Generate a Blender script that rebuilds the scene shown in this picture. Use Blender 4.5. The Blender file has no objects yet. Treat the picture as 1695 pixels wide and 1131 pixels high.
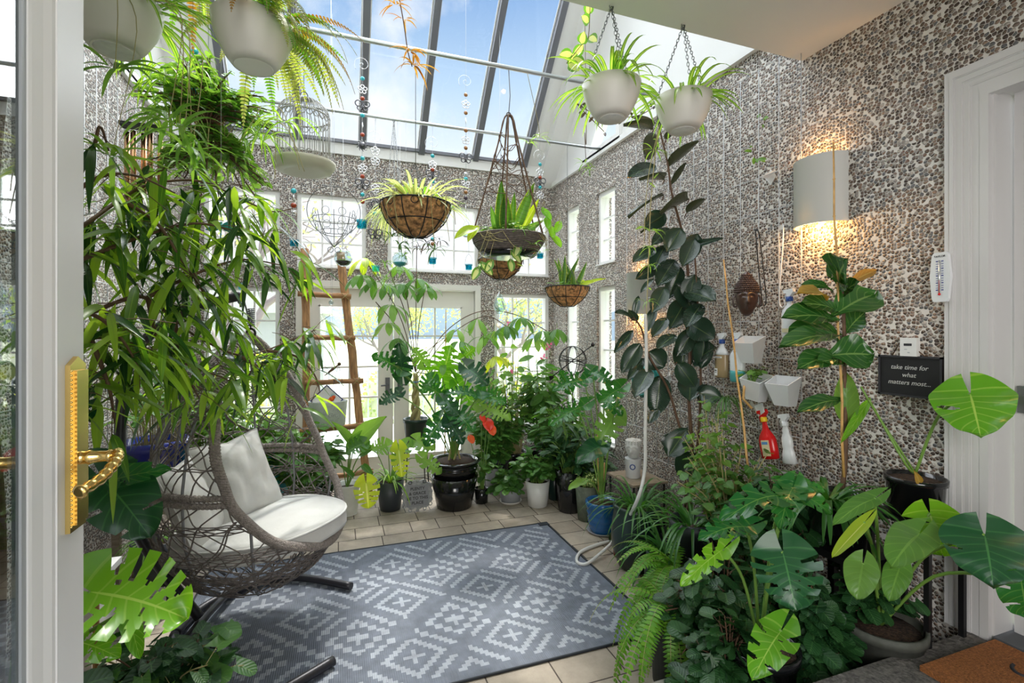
import bpy, math, random
from mathutils import Vector, Matrix, noise
R = random.Random(7)
V = Vector
PI = math.pi
scene = bpy.context.scene
COL = scene.collection

# ------------------------------------------------------------------ camera, sky, sun, exposure
FPX, YAW, EYE, CXP, HYP = 805.0, math.radians(19.65), 1.5, 847.5, 550.0
SY, CY = math.sin(YAW), math.cos(YAW)
cam = bpy.data.cameras.new('camera')
cam.sensor_width = 36.0
cam.lens = 36.0 * FPX / 1695.0
cam.shift_y = -(565.5 - HYP) / 1695.0
cam.clip_start = 0.05
cam.clip_end = 500
camo = bpy.data.objects.new('camera', cam)
camo.location = (0, 0, EYE)
camo.rotation_euler = (PI / 2, 0, -YAW)
COL.objects.link(camo)
scene.camera = camo
scene.view_settings.view_transform = 'Standard'
scene.view_settings.look = 'None'
scene.view_settings.exposure = 0.8
scene.view_settings.gamma = 1.0
scene.cycles.max_bounces = 10
scene.cycles.transparent_max_bounces = 24
scene.cycles.transmission_bounces = 6
scene.cycles.caustics_reflective = False
scene.cycles.caustics_refractive = False
scene.cycles.sample_clamp_indirect = 4.0

world = bpy.data.worlds.new('sky')
scene.world = world
world.use_nodes = True
wn, wl = world.node_tree.nodes, world.node_tree.links
wn.clear()
def wnode(t, **k):
    n = wn.new(t)
    for a, b in k.items():
        setattr(n, a, b)
    return n
wo = wnode('ShaderNodeOutputWorld')
bg = wnode('ShaderNodeBackground')
bg.inputs['Strength'].default_value = 0.72
tc = wnode('ShaderNodeTexCoord')
sep = wnode('ShaderNodeSeparateXYZ')
wl.new(tc.outputs['Generated'], sep.inputs[0])
gr = wnode('ShaderNodeValToRGB')
e = gr.color_ramp.elements
e[0].position, e[0].color = 0.0, (0.95, 0.97, 1.0, 1)
e[1].position, e[1].color = 0.82, (0.09, 0.22, 0.52, 1)
for p, c in ((0.28, (0.92, 0.96, 1.0, 1)), (0.45, (0.50, 0.67, 0.88, 1)), (0.62, (0.16, 0.33, 0.66, 1))):
    x = gr.color_ramp.elements.new(p); x.color = c
wl.new(sep.outputs[2], gr.inputs[0])
ns = wnode('ShaderNodeTexNoise'); ns.inputs['Scale'].default_value = 3.2; ns.inputs['Detail'].default_value = 7; ns.inputs['Roughness'].default_value = 0.55
wl.new(tc.outputs['Generated'], ns.inputs['Vector'])
cr = wnode('ShaderNodeValToRGB')
cr.color_ramp.elements[0].position = 0.50; cr.color_ramp.elements[1].position = 0.64
wl.new(ns.outputs[0], cr.inputs[0])
mx = wnode('ShaderNodeMix', data_type='RGBA')
wl.new(cr.outputs[0], mx.inputs[0]); wl.new(gr.outputs[0], mx.inputs[6]); mx.inputs[7].default_value = (0.88, 0.90, 0.94, 1)
wl.new(mx.outputs[2], bg.inputs['Color']); wl.new(bg.outputs[0], wo.inputs[0])

def sun(name, energy, angle, direction, color=(1, 1, 1)):
    l = bpy.data.lights.new(name, 'SUN'); l.energy = energy; l.angle = math.radians(angle); l.color = color
    o = bpy.data.objects.new(name, l); COL.objects.link(o)
    o.rotation_euler = V(direction).to_track_quat('-Z', 'Y').to_euler()
    o.location = (0, 0, 9)
    return o
sun('sun', 2.6, 5.0, (-0.22, -0.55, -1.0), (1.0, 0.95, 0.88))
sun('soft_sky_fill', 7.2, 120, (-0.28, -0.32, -1.0), (0.96, 0.98, 1.0))  # added very wide sun lamp, lifts the soft sky light indoors
hl = bpy.data.lights.new('rear_fill', 'AREA'); hl.energy = 46; hl.size = 1.6; hl.color = (1.0, 0.96, 0.9)  # added fill light behind the camera, not a fixture of the house
hlo = bpy.data.objects.new('rear_fill', hl); hlo.location = (-0.35, -1.7, 2.05); hlo.rotation_euler = V((.47, .86, -.16)).to_track_quat('-Z', 'Y').to_euler(); COL.objects.link(hlo)

# ------------------------------------------------------------------ pixel rays -> points at a real depth
def _ray(px):
    l = (px - CXP) / FPX
    return SY + l * CY, CY - l * SY
def at(px, py, Y):
    a, b = _ray(px); d = Y / b
    return V((d * a, Y, EYE + (HYP - py) / FPX * d))
def atx(px, py, X):
    a, b = _ray(px); d = X / a
    return V((X, d * b, EYE + (HYP - py) / FPX * d))
def atd(px, py, d):
    a, b = _ray(px)
    return V((d * a, d * b, EYE + (HYP - py) / FPX * d))
def atz(px, py, z=0.0):
    d = (EYE - z) * FPX / (py - HYP); a, b = _ray(px)
    return V((d * a, d * b, z))

# ------------------------------------------------------------------ mesh collector
class MB:
    def __init__(s):
        s.v = []; s.f = []; s.uv = []; s.m = []; s.sm = []
    def face(s, idx, uv=None, m=0, sm=True):
        s.f.append(idx); s.uv.append(uv); s.m.append(m); s.sm.append(sm)
    def box(s, a, b, m=0):
        x0, y0, z0 = a; x1, y1, z1 = b; o = len(s.v)
        s.v += [(x0, y0, z0), (x1, y0, z0), (x1, y1, z0), (x0, y1, z0), (x0, y0, z1), (x1, y0, z1), (x1, y1, z1), (x0, y1, z1)]
        for q in ((3, 2, 1, 0), (4, 5, 6, 7), (0, 1, 5, 4), (1, 2, 6, 5), (2, 3, 7, 6), (3, 0, 4, 7)):
            s.face([o + i for i in q], None, m, False)
        return s
    def prism(s, pts, n, m=0):
        """polygon pts (3-D) extruded by vector n"""
        o = len(s.v); k = len(pts); n = V(n)
        s.v += [tuple(p) for p in pts] + [tuple(V(p) + n) for p in pts]
        s.face(list(range(o + k - 1, o - 1, -1)), None, m, False); s.face(list(range(o + k, o + 2 * k)), None, m, False)
        for i in range(k):
            j = (i + 1) % k
            s.face([o + i, o + j, o + k + j, o + k + i], None, m, False)
        return s
    def tube(s, pts, r, n=8, m=0, closed=False, caps=True):
        pts = [V(p) for p in pts]; k = len(pts)
        rr = r if isinstance(r, (list, tuple)) else [r] * k
        o = len(s.v); prev = None
        for i, p in enumerate(pts):
            if closed: t = pts[(i + 1) % k] - pts[i - 1]
            else: t = pts[min(i + 1, k - 1)] - pts[max(i - 1, 0)]
            if t.length < 1e-9: t = V((0, 0, 1))
            t.normalize()
            if prev is None:
                a = V((0, 0, 1)) if abs(t.z) < .9 else V((1, 0, 0))
                u = t.cross(a).normalized()
            else:
                u = (prev - t * prev.dot(t))
                u = u.normalized() if u.length > 1e-6 else t.orthogonal().normalized()
            prev = u; w = t.cross(u)
            for j in range(n):
                g = 2 * PI * j / n
                q = p + (u * math.cos(g) + w * math.sin(g)) * rr[i]
                s.v.append(tuple(q))
        for i in range(k if closed else k - 1):
            a = o + i * n; b = o + ((i + 1) % k) * n
            for j in range(n):
                l = (j + 1) % n
                s.face([a + j, a + l, b + l, b + j], None, m, True)
        if caps and not closed:
            s.face([o + j for j in range(n - 1, -1, -1)], None, m, False)
            s.face([o + (k - 1) * n + j for j in range(n)], None, m, False)
        return s
    def lathe(s, prof, c=(0, 0, 0), n=24, m=0, sx=1, sy=1, M=None, wave=None):
        """prof: (r, z) from bottom to top; M optional matrix"""
        o = len(s.v); c = V(c)
        for (r, z) in prof:
            for j in range(n):
                g = 2 * PI * j / n
                q = r * (1 + (wave(g, z) if wave else 0))
                p = V((q * math.cos(g) * sx, q * math.sin(g) * sy, z))
                if M: p = M @ p
                s.v.append(tuple(p + c))
        for i in range(len(prof) - 1):
            for j in range(n):
                l = (j + 1) % n
                s.face([o + i * n + j, o + i * n + l, o + (i + 1) * n + l, o + (i + 1) * n + j], None, m, True)
        if prof[0][0] > 1e-5: s.face([o + j for j in range(n - 1, -1, -1)], None, m, False)
        if prof[-1][0] > 1e-5: s.face([o + (len(prof) - 1) * n + j for j in range(n)], None, m, False)
        return s
    def ball(s, c, r, n=10, m=0, sz=1):
        k = max(5, n // 2 + 1)
        return s.lathe([(max(1e-6, r * math.sin(PI * i / k)), -r * sz * math.cos(PI * i / k)) for i in range(k + 1)], c, n, m)
    def torus(s, c, Rr, r, nrm=(0, 0, 1), n=24, k=6, m=0, e=1.0):
        q = V(nrm).to_track_quat('Z', 'Y')
        return s.tube([V(c) + q @ V((Rr * math.cos(2 * PI * i / n), Rr * e * math.sin(2 * PI * i / n), 0)) for i in range(n)], r, k, m, True)
    def grid(s, fn, nu, nv, m=0, uvs=True):
        o = len(s.v)
        for i in range(nu + 1):
            for j in range(nv + 1):
                s.v.append(tuple(fn(i / nu, j / nv)))
        for i in range(nu):
            for j in range(nv):
                a = o + i * (nv + 1) + j
                s.face([a, a + nv + 1, a + nv + 2, a + 1], [(i / nu, j / nv), ((i + 1) / nu, j / nv), ((i + 1) / nu, (j + 1) / nv), (i / nu, (j + 1) / nv)], m, True)
        return s
    def build(s, name, mats, parent=None, loc=None, flat=False):
        me = bpy.data.meshes.new(name)
        me.from_pydata(s.v, [], s.f)
        if not isinstance(mats, (list, tuple)): mats = [mats]
        for x in mats: me.materials.append(x)
        if len(mats) > 1: me.polygons.foreach_set('material_index', s.m)
        me.polygons.foreach_set('use_smooth', [False] * len(s.f) if flat else s.sm)
        if any(u is not None for u in s.uv):
            l = me.uv_layers.new(name='UVMap'); arr = []
            for f, u in zip(s.f, s.uv):
                if u is None: arr += [0.0, 0.0] * len(f)
                else:
                    for c in u: arr += [c[0], c[1]]
            l.data.foreach_set('uv', arr)
        me.update()
        o = bpy.data.objects.new(name, me); COL.objects.link(o)
        if parent is not None: o.parent = parent
        if loc is not None: o.location = loc
        return o

def thing(name, label, cat, loc=(0, 0, 0), group=None, rz=0):
    o = bpy.data.objects.new(name, None); COL.objects.link(o); o.location = loc; o.rotation_euler.z = rz
    o.empty_display_size = .05
    o['label'] = label; o['category'] = cat
    if group: o['group'] = group
    return o
def tag(o, label, cat, group=None, kind=None):
    if label: o['label'] = label
    if cat: o['category'] = cat
    if group: o['group'] = group
    if kind: o['kind'] = kind
    return o
def struct(o, label=None):
    o['kind'] = 'structure'
    if label: o['label'] = label
    return o
def recenter(o, p):
    """move a single-mesh object's origin to p without moving its geometry"""
    p = V(p); o.data.transform(Matrix.Translation(-p)); o.location = p
    return o
def dup(root, loc, label=None, group=None, rz=None):
    r = root.copy(); COL.objects.link(r); r.location = loc
    if rz is not None: r.rotation_euler.z = rz
    if label: r['label'] = label
    if group: r['group'] = group
    for ch in list(root.children):
        c = ch.copy(); COL.objects.link(c); c.parent = r
        for g in ch.children:
            d = g.copy(); COL.objects.link(d); d.parent = c
    return r
def curve3(pts, n=8):
    """Catmull-Rom through pts"""
    pts = [V(p) for p in pts]; out = []
    k = len(pts)
    for i in range(k - 1):
        p0 = pts[max(i - 1, 0)]; p1 = pts[i]; p2 = pts[i + 1]; p3 = pts[min(i + 2, k - 1)]
        for j in range(n):
            t = j / n
            out.append(0.5 * ((2 * p1) + (p2 - p0) * t + (2 * p0 - 5 * p1 + 4 * p2 - p3) * t * t + (3 * p1 - p0 - 3 * p2 + p3) * t ** 3))
    out.append(pts[-1])
    return out
def text_mb(name, body, size, M, mat, parent, depth=0.001, bold=0.0, shear=0.0, align='CENTER', spacing=1.0, line=1.0):
    c = bpy.data.curves.new(name, 'FONT'); c.body = body; c.size = size; c.extrude = depth; c.offset = bold
    c.align_x = align; c.align_y = 'CENTER'; c.shear = shear; c.space_character = spacing; c.space_line = line; c.resolution_u = 3
    t = bpy.data.objects.new('tmp_text', c); COL.objects.link(t)
    dg = bpy.context.evaluated_depsgraph_get()
    me = bpy.data.meshes.new_from_object(t.evaluated_get(dg)); me.name = name
    bpy.data.objects.remove(t); me.transform(M); me.materials.clear(); me.materials.append(mat)
    o = bpy.data.objects.new(name, me); COL.objects.link(o)
    if parent is not None: o.parent = parent
    return o

# ------------------------------------------------------------------ materials
MT = {}
def nodes(name):
    m = bpy.data.materials.new(name); m.use_nodes = True
    nt = m.node_tree; n = nt.nodes; b = n['Principled BSDF']
    return m, n, nt.links, b
def mat(name, col, rough=.5, metal=0, spec=.5, noise_amt=0.0, noise_scale=30, bump=0.0, bscale=None, emit=None, estr=0, coat=0, stretch=None):
    m, n, l, b = nodes(name)
    b.inputs['Base Color'].default_value = (*col, 1); b.inputs['Roughness'].default_value = rough
    b.inputs['Metallic'].default_value = metal; b.inputs['Specular IOR Level'].default_value = spec
    if coat: b.inputs['Coat Weight'].default_value = coat
    if noise_amt or bump:
        tc = n.new('ShaderNodeTexCoord'); vec = tc.outputs['Object']
        if stretch:
            mp = n.new('ShaderNodeMapping'); mp.inputs['Scale'].default_value = stretch; l.new(vec, mp.inputs[0]); vec = mp.outputs[0]
        ns = n.new('ShaderNodeTexNoise'); ns.inputs['Scale'].default_value = noise_scale; ns.inputs['Detail'].default_value = 5
        l.new(vec, ns.inputs['Vector'])
        if noise_amt:
            mr = n.new('ShaderNodeMapRange'); mr.inputs[1].default_value = .3; mr.inputs[2].default_value = .7
            mr.inputs[3].default_value = 1 - noise_amt; mr.inputs[4].default_value = 1 + noise_amt
            l.new(ns.outputs[0], mr.inputs[0])
            vm = n.new('ShaderNodeVectorMath'); vm.operation = 'SCALE'; vm.inputs[0].default_value = col
            l.new(mr.outputs[0], vm.inputs['Scale']); l.new(vm.outputs[0], b.inputs['Base Color'])
        if bump:
            n2 = ns
            if bscale:
                n2 = n.new('ShaderNodeTexNoise'); n2.inputs['Scale'].default_value = bscale; n2.inputs['Detail'].default_value = 4; l.new(vec, n2.inputs['Vector'])
            bp = n.new('ShaderNodeBump'); bp.inputs['Strength'].default_value = bump; bp.inputs['Distance'].default_value = .01
            l.new(n2.outputs[0], bp.inputs['Height']); l.new(bp.outputs[0], b.inputs['Normal'])
    if emit:
        b.inputs['Emission Color'].default_value = (*emit, 1); b.inputs['Emission Strength'].default_value = estr
    MT[name] = m
    return m

def leafmat(name, c1, c2, rough=.35, transl=.3, vein=None, vn=0, vs=.6, spec=.5, edge=None, back=None, vw=.03, tcol=None, ew=.26):
    """c1..c2 random per leaf; u carries an integer leaf id"""
    m, n, l, b = nodes(name)
    uv = n.new('ShaderNodeTexCoord'); sp = n.new('ShaderNodeSeparateXYZ'); l.new(uv.outputs['UV'], sp.inputs[0])
    def mth(op, a, bb=None, cc=None):
        x = n.new('ShaderNodeMath'); x.operation = op
        for i, q in enumerate((a, bb, cc)):
            if q is None: continue
            if isinstance(q, (int, float)): x.inputs[i].default_value = q
            else: l.new(q, x.inputs[i])
        return x.outputs[0]
    fl = mth('FLOOR', sp.outputs[0]); fr = mth('FRACT', sp.outputs[0])
    wn_ = n.new('ShaderNodeTexWhiteNoise'); wn_.noise_dimensions = '1D'; l.new(fl, wn_.inputs['W'])
    mix = n.new('ShaderNodeMix'); mix.data_type = 'RGBA'
    l.new(wn_.outputs['Value'], mix.inputs[0]); mix.inputs[6].default_value = (*c1, 1); mix.inputs[7].default_value = (*c2, 1)
    col = mix.outputs[2]
    s = mth('ABSOLUTE', mth('SUBTRACT', fr, .5))       # 0 midrib .. .5 edge
    if edge:
        m2 = n.new('ShaderNodeMix'); m2.data_type = 'RGBA'
        l.new(mth('GREATER_THAN', s, ew), m2.inputs[0]); l.new(col, m2.inputs[6]); m2.inputs[7].default_value = (*edge, 1); col = m2.outputs[2]
    h = None
    if vein:
        mid = mth('LESS_THAN', s, vw)
        f = mid
        if vn:
            w = mth('FRACT', mth('MULTIPLY', mth('SUBTRACT', sp.outputs[1], mth('MULTIPLY', s, vs)), vn))
            w = mth('ABSOLUTE', mth('SUBTRACT', w, .5))
            side = mth('LESS_THAN', w, .07)
            f = mth('MAXIMUM', mid, mth('MULTIPLY', side, .45)); h = w
        m3 = n.new('ShaderNodeMix'); m3.data_type = 'RGBA'
        l.new(f, m3.inputs[0]); l.new(col, m3.inputs[6]); m3.inputs[7].default_value = (*vein, 1); col = m3.outputs[2]
    if back:
        geo = n.new('ShaderNodeNewGeometry'); m4 = n.new('ShaderNodeMix'); m4.data_type = 'RGBA'
        l.new(geo.outputs['Backfacing'], m4.inputs[0]); l.new(col, m4.inputs[6]); m4.inputs[7].default_value = (*back, 1); col = m4.outputs[2]
    l.new(col, b.inputs['Base Color']); b.inputs['Roughness'].default_value = rough; b.inputs['Specular IOR Level'].default_value = spec
    if h is not None:
        bp = n.new('ShaderNodeBump'); bp.inputs['Strength'].default_value = .35; bp.inputs['Distance'].default_value = .004
        l.new(h, bp.inputs['Height']); l.new(bp.outputs[0], b.inputs['Normal'])
    tr = n.new('ShaderNodeBsdfTranslucent'); ms = n.new('ShaderNodeMixShader'); ms.inputs[0].default_value = transl
    tm = n.new('ShaderNodeMix'); tm.data_type = 'RGBA'; tm.blend_type = 'MULTIPLY'; tm.inputs[0].default_value = 1
    l.new(col, tm.inputs[6]); tm.inputs[7].default_value = (*(tcol or (2.6, 2.4, .7)), 1); tm.clamp_result = False
    l.new(tm.outputs[2], tr.inputs[0])
    l.new(b.outputs[0], ms.inputs[1]); l.new(tr.outputs[0], ms.inputs[2]); l.new(ms.outputs[0], n['Material Output'].inputs[0])
    MT[name] = m
    return m

def glassmat(name, tint=(1, 1, 1), refl=.5, rough=0.0):
    m = bpy.data.materials.new(name); m.use_nodes = True; n = m.node_tree.nodes; l = m.node_tree.links; n.clear()
    o = n.new('ShaderNodeOutputMaterial'); t = n.new('ShaderNodeBsdfTransparent'); t.inputs[0].default_value = (*tint, 1)
    g = n.new('ShaderNodeBsdfGlossy'); g.inputs['Roughness'].default_value = rough
    fr = n.new('ShaderNodeLayerWeight'); fr.inputs[0].default_value = .5
    pw = n.new('ShaderNodeMath'); pw.operation = 'POWER'; pw.inputs[1].default_value = 4.0; l.new(fr.outputs['Facing'], pw.inputs[0])
    mu = n.new('ShaderNodeMath'); mu.operation = 'MULTIPLY_ADD'; mu.inputs[1].default_value = refl * .9; mu.inputs[2].default_value = .05 * refl; mu.use_clamp = True
    l.new(pw.outputs[0], mu.inputs[0])
    x = n.new('ShaderNodeMixShader'); l.new(mu.outputs[0], x.inputs[0]); l.new(t.outputs[0], x.inputs[1]); l.new(g.outputs[0], x.inputs[2]); l.new(x.outputs[0], o.inputs[0])
    MT[name] = m
    return m

mat('white_paint', (.80, .80, .79), .45, bump=.05, bscale=60)
mat('ceiling_paint', (.74, .72, .70), .8)
mat('cream_paint', (.78, .77, .72), .45)
mat('door_white', (.66, .65, .65), .35)
mat('gasket', (.35, .37, .39), .4)
mat('aluminium', (.16, .165, .19), .5, .3)
mat('pipe_steel', (.52, .55, .56), .35, .9)
mat('brass', (.80, .56, .20), .2, 1.0)
mat('bronze', (.62, .36, .2), .25, 1.0)
mat('dark_iron', (.02, .02, .022), .4, .5)
mat('dark_iron_light', (.12, .12, .12), .5, .4)
mat('wire', (.52, .54, .56), .6, .0)
mat('chain_steel', (.25, .26, .27), .35, .9)
mat('charcoal_tube', (.035, .034, .04), .38, .3)
mat('rattan', (.17, .145, .13), .6, noise_amt=.35, noise_scale=60, bump=.6, bscale=220)
mat('rattan_rim', (.30, .26, .235), .6, noise_amt=.3, noise_scale=90, bump=1.0, bscale=150, stretch=(1, 1, 1))
mat('grey_rib', (.22, .22, .23), .45, .2)
mat('cushion', (.62, .62, .60), .9, noise_amt=.05, noise_scale=8, bump=.35, bscale=14)
mat('wood_ladder', (.40, .21, .09), .7, noise_amt=.45, noise_scale=9, bump=.7, bscale=22, stretch=(6, 6, .8))
mat('wood_rung', (.36, .18, .075), .7, noise_amt=.45, noise_scale=9, bump=.7, bscale=22, stretch=(.8, 6, 6))
mat('wood_grey', (.33, .27, .2), .8, noise_amt=.3, noise_scale=12, stretch=(1, 8, 8))
mat('soil', (.05, .028, .016), .95, noise_amt=.7, noise_scale=90, bump=1.0, bscale=120)
mat('stem_brown', (.12, .065, .035), .7, noise_amt=.3)
mat('stem_green', (.16, .30, .05), .5)
mat('stem_straw', (.42, .36, .16), .7)
mat('bamboo', (.62, .36, .12), .45, noise_amt=.2, noise_scale=25)
mat('coir', (.55, .29, .12), .95, noise_amt=.75, noise_scale=42, bump=1.0, bscale=240)
mat('pot_white', (.74, .74, .72), .35)
mat('pot_cream', (.76, .73, .68), .45)
mat('pot_black', (.008, .009, .010), .12, spec=.6)
mat('pot_charcoal', (.035, .042, .052), .45)
mat('pot_blue', (.008, .10, .30), .12, coat=.5)
mat('pot_cobalt', (.01, .02, .28), .12, coat=.5)
mat('pot_green', (.012, .032, .026), .3)
mat('pot_olive', (.10, .12, .085), .6, noise_amt=.3)
mat('pot_grey', (.30, .31, .33), .55)
mat('pot_terra', (.32, .085, .045), .5)
mat('pot_taupe', (.085, .09, .075), .7, noise_amt=.25)
mat('stone_grey', (.38, .39, .40), .85, noise_amt=.25, noise_scale=40, bump=.5)
mat('stone_dark', (.07, .07, .075), .9)
mat('stone_light', (.66, .66, .64), .7, noise_amt=.1)
mat('black_board', (.010, .010, .011), .7)
mat('chalk', (.6, .6, .58), .9)
mat('teal_plastic', (.02, .22, .20), .35)
mat('turq', (.05, .42, .45), .3)
mat('turq_bead', (.05, .50, .58), .1)
mat('red_bead', (.42, .06, .02), .1)
mat('amber_bead', (.35, .16, .05), .15)
mat('silver', (.7, .71, .73), .2, 1.0)
mat('pewter', (.13, .13, .14), .35, .9)
mat('hose_white', (.66, .67, .65), .35)
mat('red_plastic', (.62, .01, .012), .25)
mat('yellow_plastic', (.85, .55, .02), .35)
mat('blue_plastic', (.012, .06, .28), .3)
mat('bottle_white', (.78, .80, .82), .3)
mat('bottle_tan', (.36, .26, .14), .25)
mat('liquid_teal', (.10, .46, .48), .2)
mat('label_cream', (.70, .62, .38), .6)
mat('label_white', (.8, .8, .78), .6)
mat('label_blue', (.1, .25, .5), .6)
mat('ink', (.03, .03, .035), .7)
mat('sconce_white', (.86, .86, .83), .6)
mat('buddha_brown', (.055, .026, .018), .3, noise_amt=.2, noise_scale=20, spec=.6)
mat('red_flower', (.85, .04, .02), .35)
mat('orange_flower', (.9, .12, .02), .4)
mat('pink_flower', (.75, .10, .25), .5)
mat('white_metal_pail', (.62, .66, .63), .45, noise_amt=.08)
mat('navy_edge', (.01, .02, .12), .4)
mat('mask_inner', (.02, .01, .008), .6)
mat('slab', (.12, .11, .10), .85, noise_amt=.6, noise_scale=70, bump=.8, bscale=90)
mat('kerb', (.36, .34, .31), .85, noise_amt=.35, noise_scale=45, bump=.6, bscale=70)
mat('threshold_grey', (.10, .105, .115), .6)
mat('coir_mat', (.36, .13, .035), .95, noise_amt=.4, noise_scale=150, bump=1.0, bscale=220)
mat('rug_dark', (.135, .155, .195), .75, noise_amt=.18, noise_scale=16)
mat('rug_light', (.31, .34, .39), .7, noise_amt=.18, noise_scale=16)
mat('rug_edge', (.015, .02, .028), .7)
mat('sky_bulb', (1, .62, .25), .5, emit=(1, .55, .2), estr=14)
mat('cage_white', (.36, .36, .35), .5, noise_amt=.2)
mat('plate_cream', (.56, .54, .44), .4)
mat('outside_grey', (.45, .47, .5), .8)
mat('bark_outside', (.30, .26, .25), .9)
mat('deck_grey', (.55, .56, .57), .8)
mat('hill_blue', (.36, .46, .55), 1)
mat('grass_out', (.52, .56, .38), 1, noise_amt=.3, noise_scale=3)
glassmat('pane_glass', (.97, .98, .98), .35)
glassmat('door_glass', (.80, .84, .83), 1.6)
glassmat('orb_glass', (.78, .88, .90), 2.2)
glassmat('teal_glass', (.08, .60, .68), .8)
glassmat('teal_glass_pale', (.45, .85, .88), .8)

def rugbump(m):
    n, l = m.node_tree.nodes, m.node_tree.links
    b = n['Principled BSDF']; tc = n.new('ShaderNodeTexCoord'); w = n.new('ShaderNodeTexWave')
    w.inputs['Scale'].default_value = 34; w.bands_direction = 'X'; l.new(tc.outputs['Object'], w.inputs[0])
    bp = n.new('ShaderNodeBump'); bp.inputs['Strength'].default_value = .6; bp.inputs['Distance'].default_value = .002
    l.new(w.outputs[0], bp.inputs['Height']); l.new(bp.outputs[0], b.inputs['Normal'])
rugbump(MT['rug_dark']); rugbump(MT['rug_light'])

def pebble_material():
    m, n, l, b = nodes('pebble_dash')
    tc = n.new('ShaderNodeTexCoord'); sp0 = n.new('ShaderNodeSeparateXYZ'); l.new(tc.outputs['Object'], sp0.inputs[0])
    def mth(op, a, bb=None, cc=None, clamp=False):
        x = n.new('ShaderNodeMath'); x.operation = op; x.use_clamp = clamp
        for i, q in enumerate((a, bb, cc)):
            if q is None: continue
            if isinstance(q, (int, float)): x.inputs[i].default_value = q
            else: l.new(q, x.inputs[i])
        return x.outputs[0]
    cb = n.new('ShaderNodeCombineXYZ'); l.new(mth('ADD', sp0.outputs[0], sp0.outputs[1]), cb.inputs[0]); l.new(mth('MULTIPLY', sp0.outputs[2], 1.12), cb.inputs[1])
    nz = n.new('ShaderNodeTexNoise'); nz.inputs['Scale'].default_value = 45; nz.inputs['Detail'].default_value = 2; l.new(cb.outputs[0], nz.inputs['Vector'])
    ad = n.new('ShaderNodeMix'); ad.data_type = 'RGBA'; ad.blend_type = 'LINEAR_LIGHT'; ad.inputs[0].default_value = .006
    l.new(cb.outputs[0], ad.inputs[6]); l.new(nz.outputs['Color'], ad.inputs[7])
    SC = 60
    v = n.new('ShaderNodeTexVoronoi'); v.voronoi_dimensions = '2D'; v.inputs['Scale'].default_value = SC; v.inputs['Randomness'].default_value = .88
    ve = n.new('ShaderNodeTexVoronoi'); ve.voronoi_dimensions = '2D'; ve.feature = 'DISTANCE_TO_EDGE'; ve.inputs['Scale'].default_value = SC; ve.inputs['Randomness'].default_value = .88
    l.new(ad.outputs[2], v.inputs['Vector']); l.new(ad.outputs[2], ve.inputs['Vector'])
    dome = mth('SUBTRACT', 1.0, mth('MULTIPLY', mth('POWER', v.outputs['Distance'], 2.0), 3.3), clamp=True)     # round pebble profile
    ed = n.new('ShaderNodeMapRange'); ed.interpolation_type = 'SMOOTHSTEP'; ed.inputs[1].default_value = .02; ed.inputs[2].default_value = .13; l.new(ve.outputs[0], ed.inputs[0])
    prof = mth('MULTIPLY', mth('POWER', dome, .5), ed.outputs[0])
    mk = n.new('ShaderNodeMapRange'); mk.interpolation_type = 'SMOOTHSTEP'; mk.inputs[1].default_value = .24; mk.inputs[2].default_value = .46; l.new(prof, mk.inputs[0])
    sp = n.new('ShaderNodeSeparateColor'); l.new(v.outputs['Color'], sp.inputs[0])
    r1 = n.new('ShaderNodeValToRGB'); el = r1.color_ramp.elements; r1.color_ramp.interpolation = 'CONSTANT'
    el[0].position = 0; el[0].color = (.075, .052, .04, 1); el[1].position = .93; el[1].color = (.52, .47, .42, 1)
    for p, c in ((.16, (.15, .105, .08, 1)), (.34, (.23, .18, .145, 1)), (.5, (.15, .15, .155, 1)), (.62, (.30, .21, .155, 1)), (.76, (.34, .30, .27, 1)), (.86, (.22, .13, .09, 1))):
        x = el.new(p); x.color = c
    l.new(sp.outputs[0], r1.inputs[0])
    gt = mth('GREATER_THAN', sp.outputs[1], .06); mask = mth('MULTIPLY', gt, mk.outputs[0])
    mm = n.new('ShaderNodeMix'); mm.data_type = 'RGBA'; l.new(mask, mm.inputs[0]); mm.inputs[6].default_value = (.70, .665, .62, 1); l.new(r1.outputs[0], mm.inputs[7])
    l.new(mm.outputs[2], b.inputs['Base Color']); b.inputs['Roughness'].default_value = .5
    bp = n.new('ShaderNodeBump'); bp.inputs['Strength'].default_value = 1.0; bp.inputs['Distance'].default_value = .010
    l.new(mth('MULTIPLY', prof, gt), bp.inputs['Height']); l.new(bp.outputs[0], b.inputs['Normal'])
    MT['pebble'] = m
pebble_material()

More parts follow.
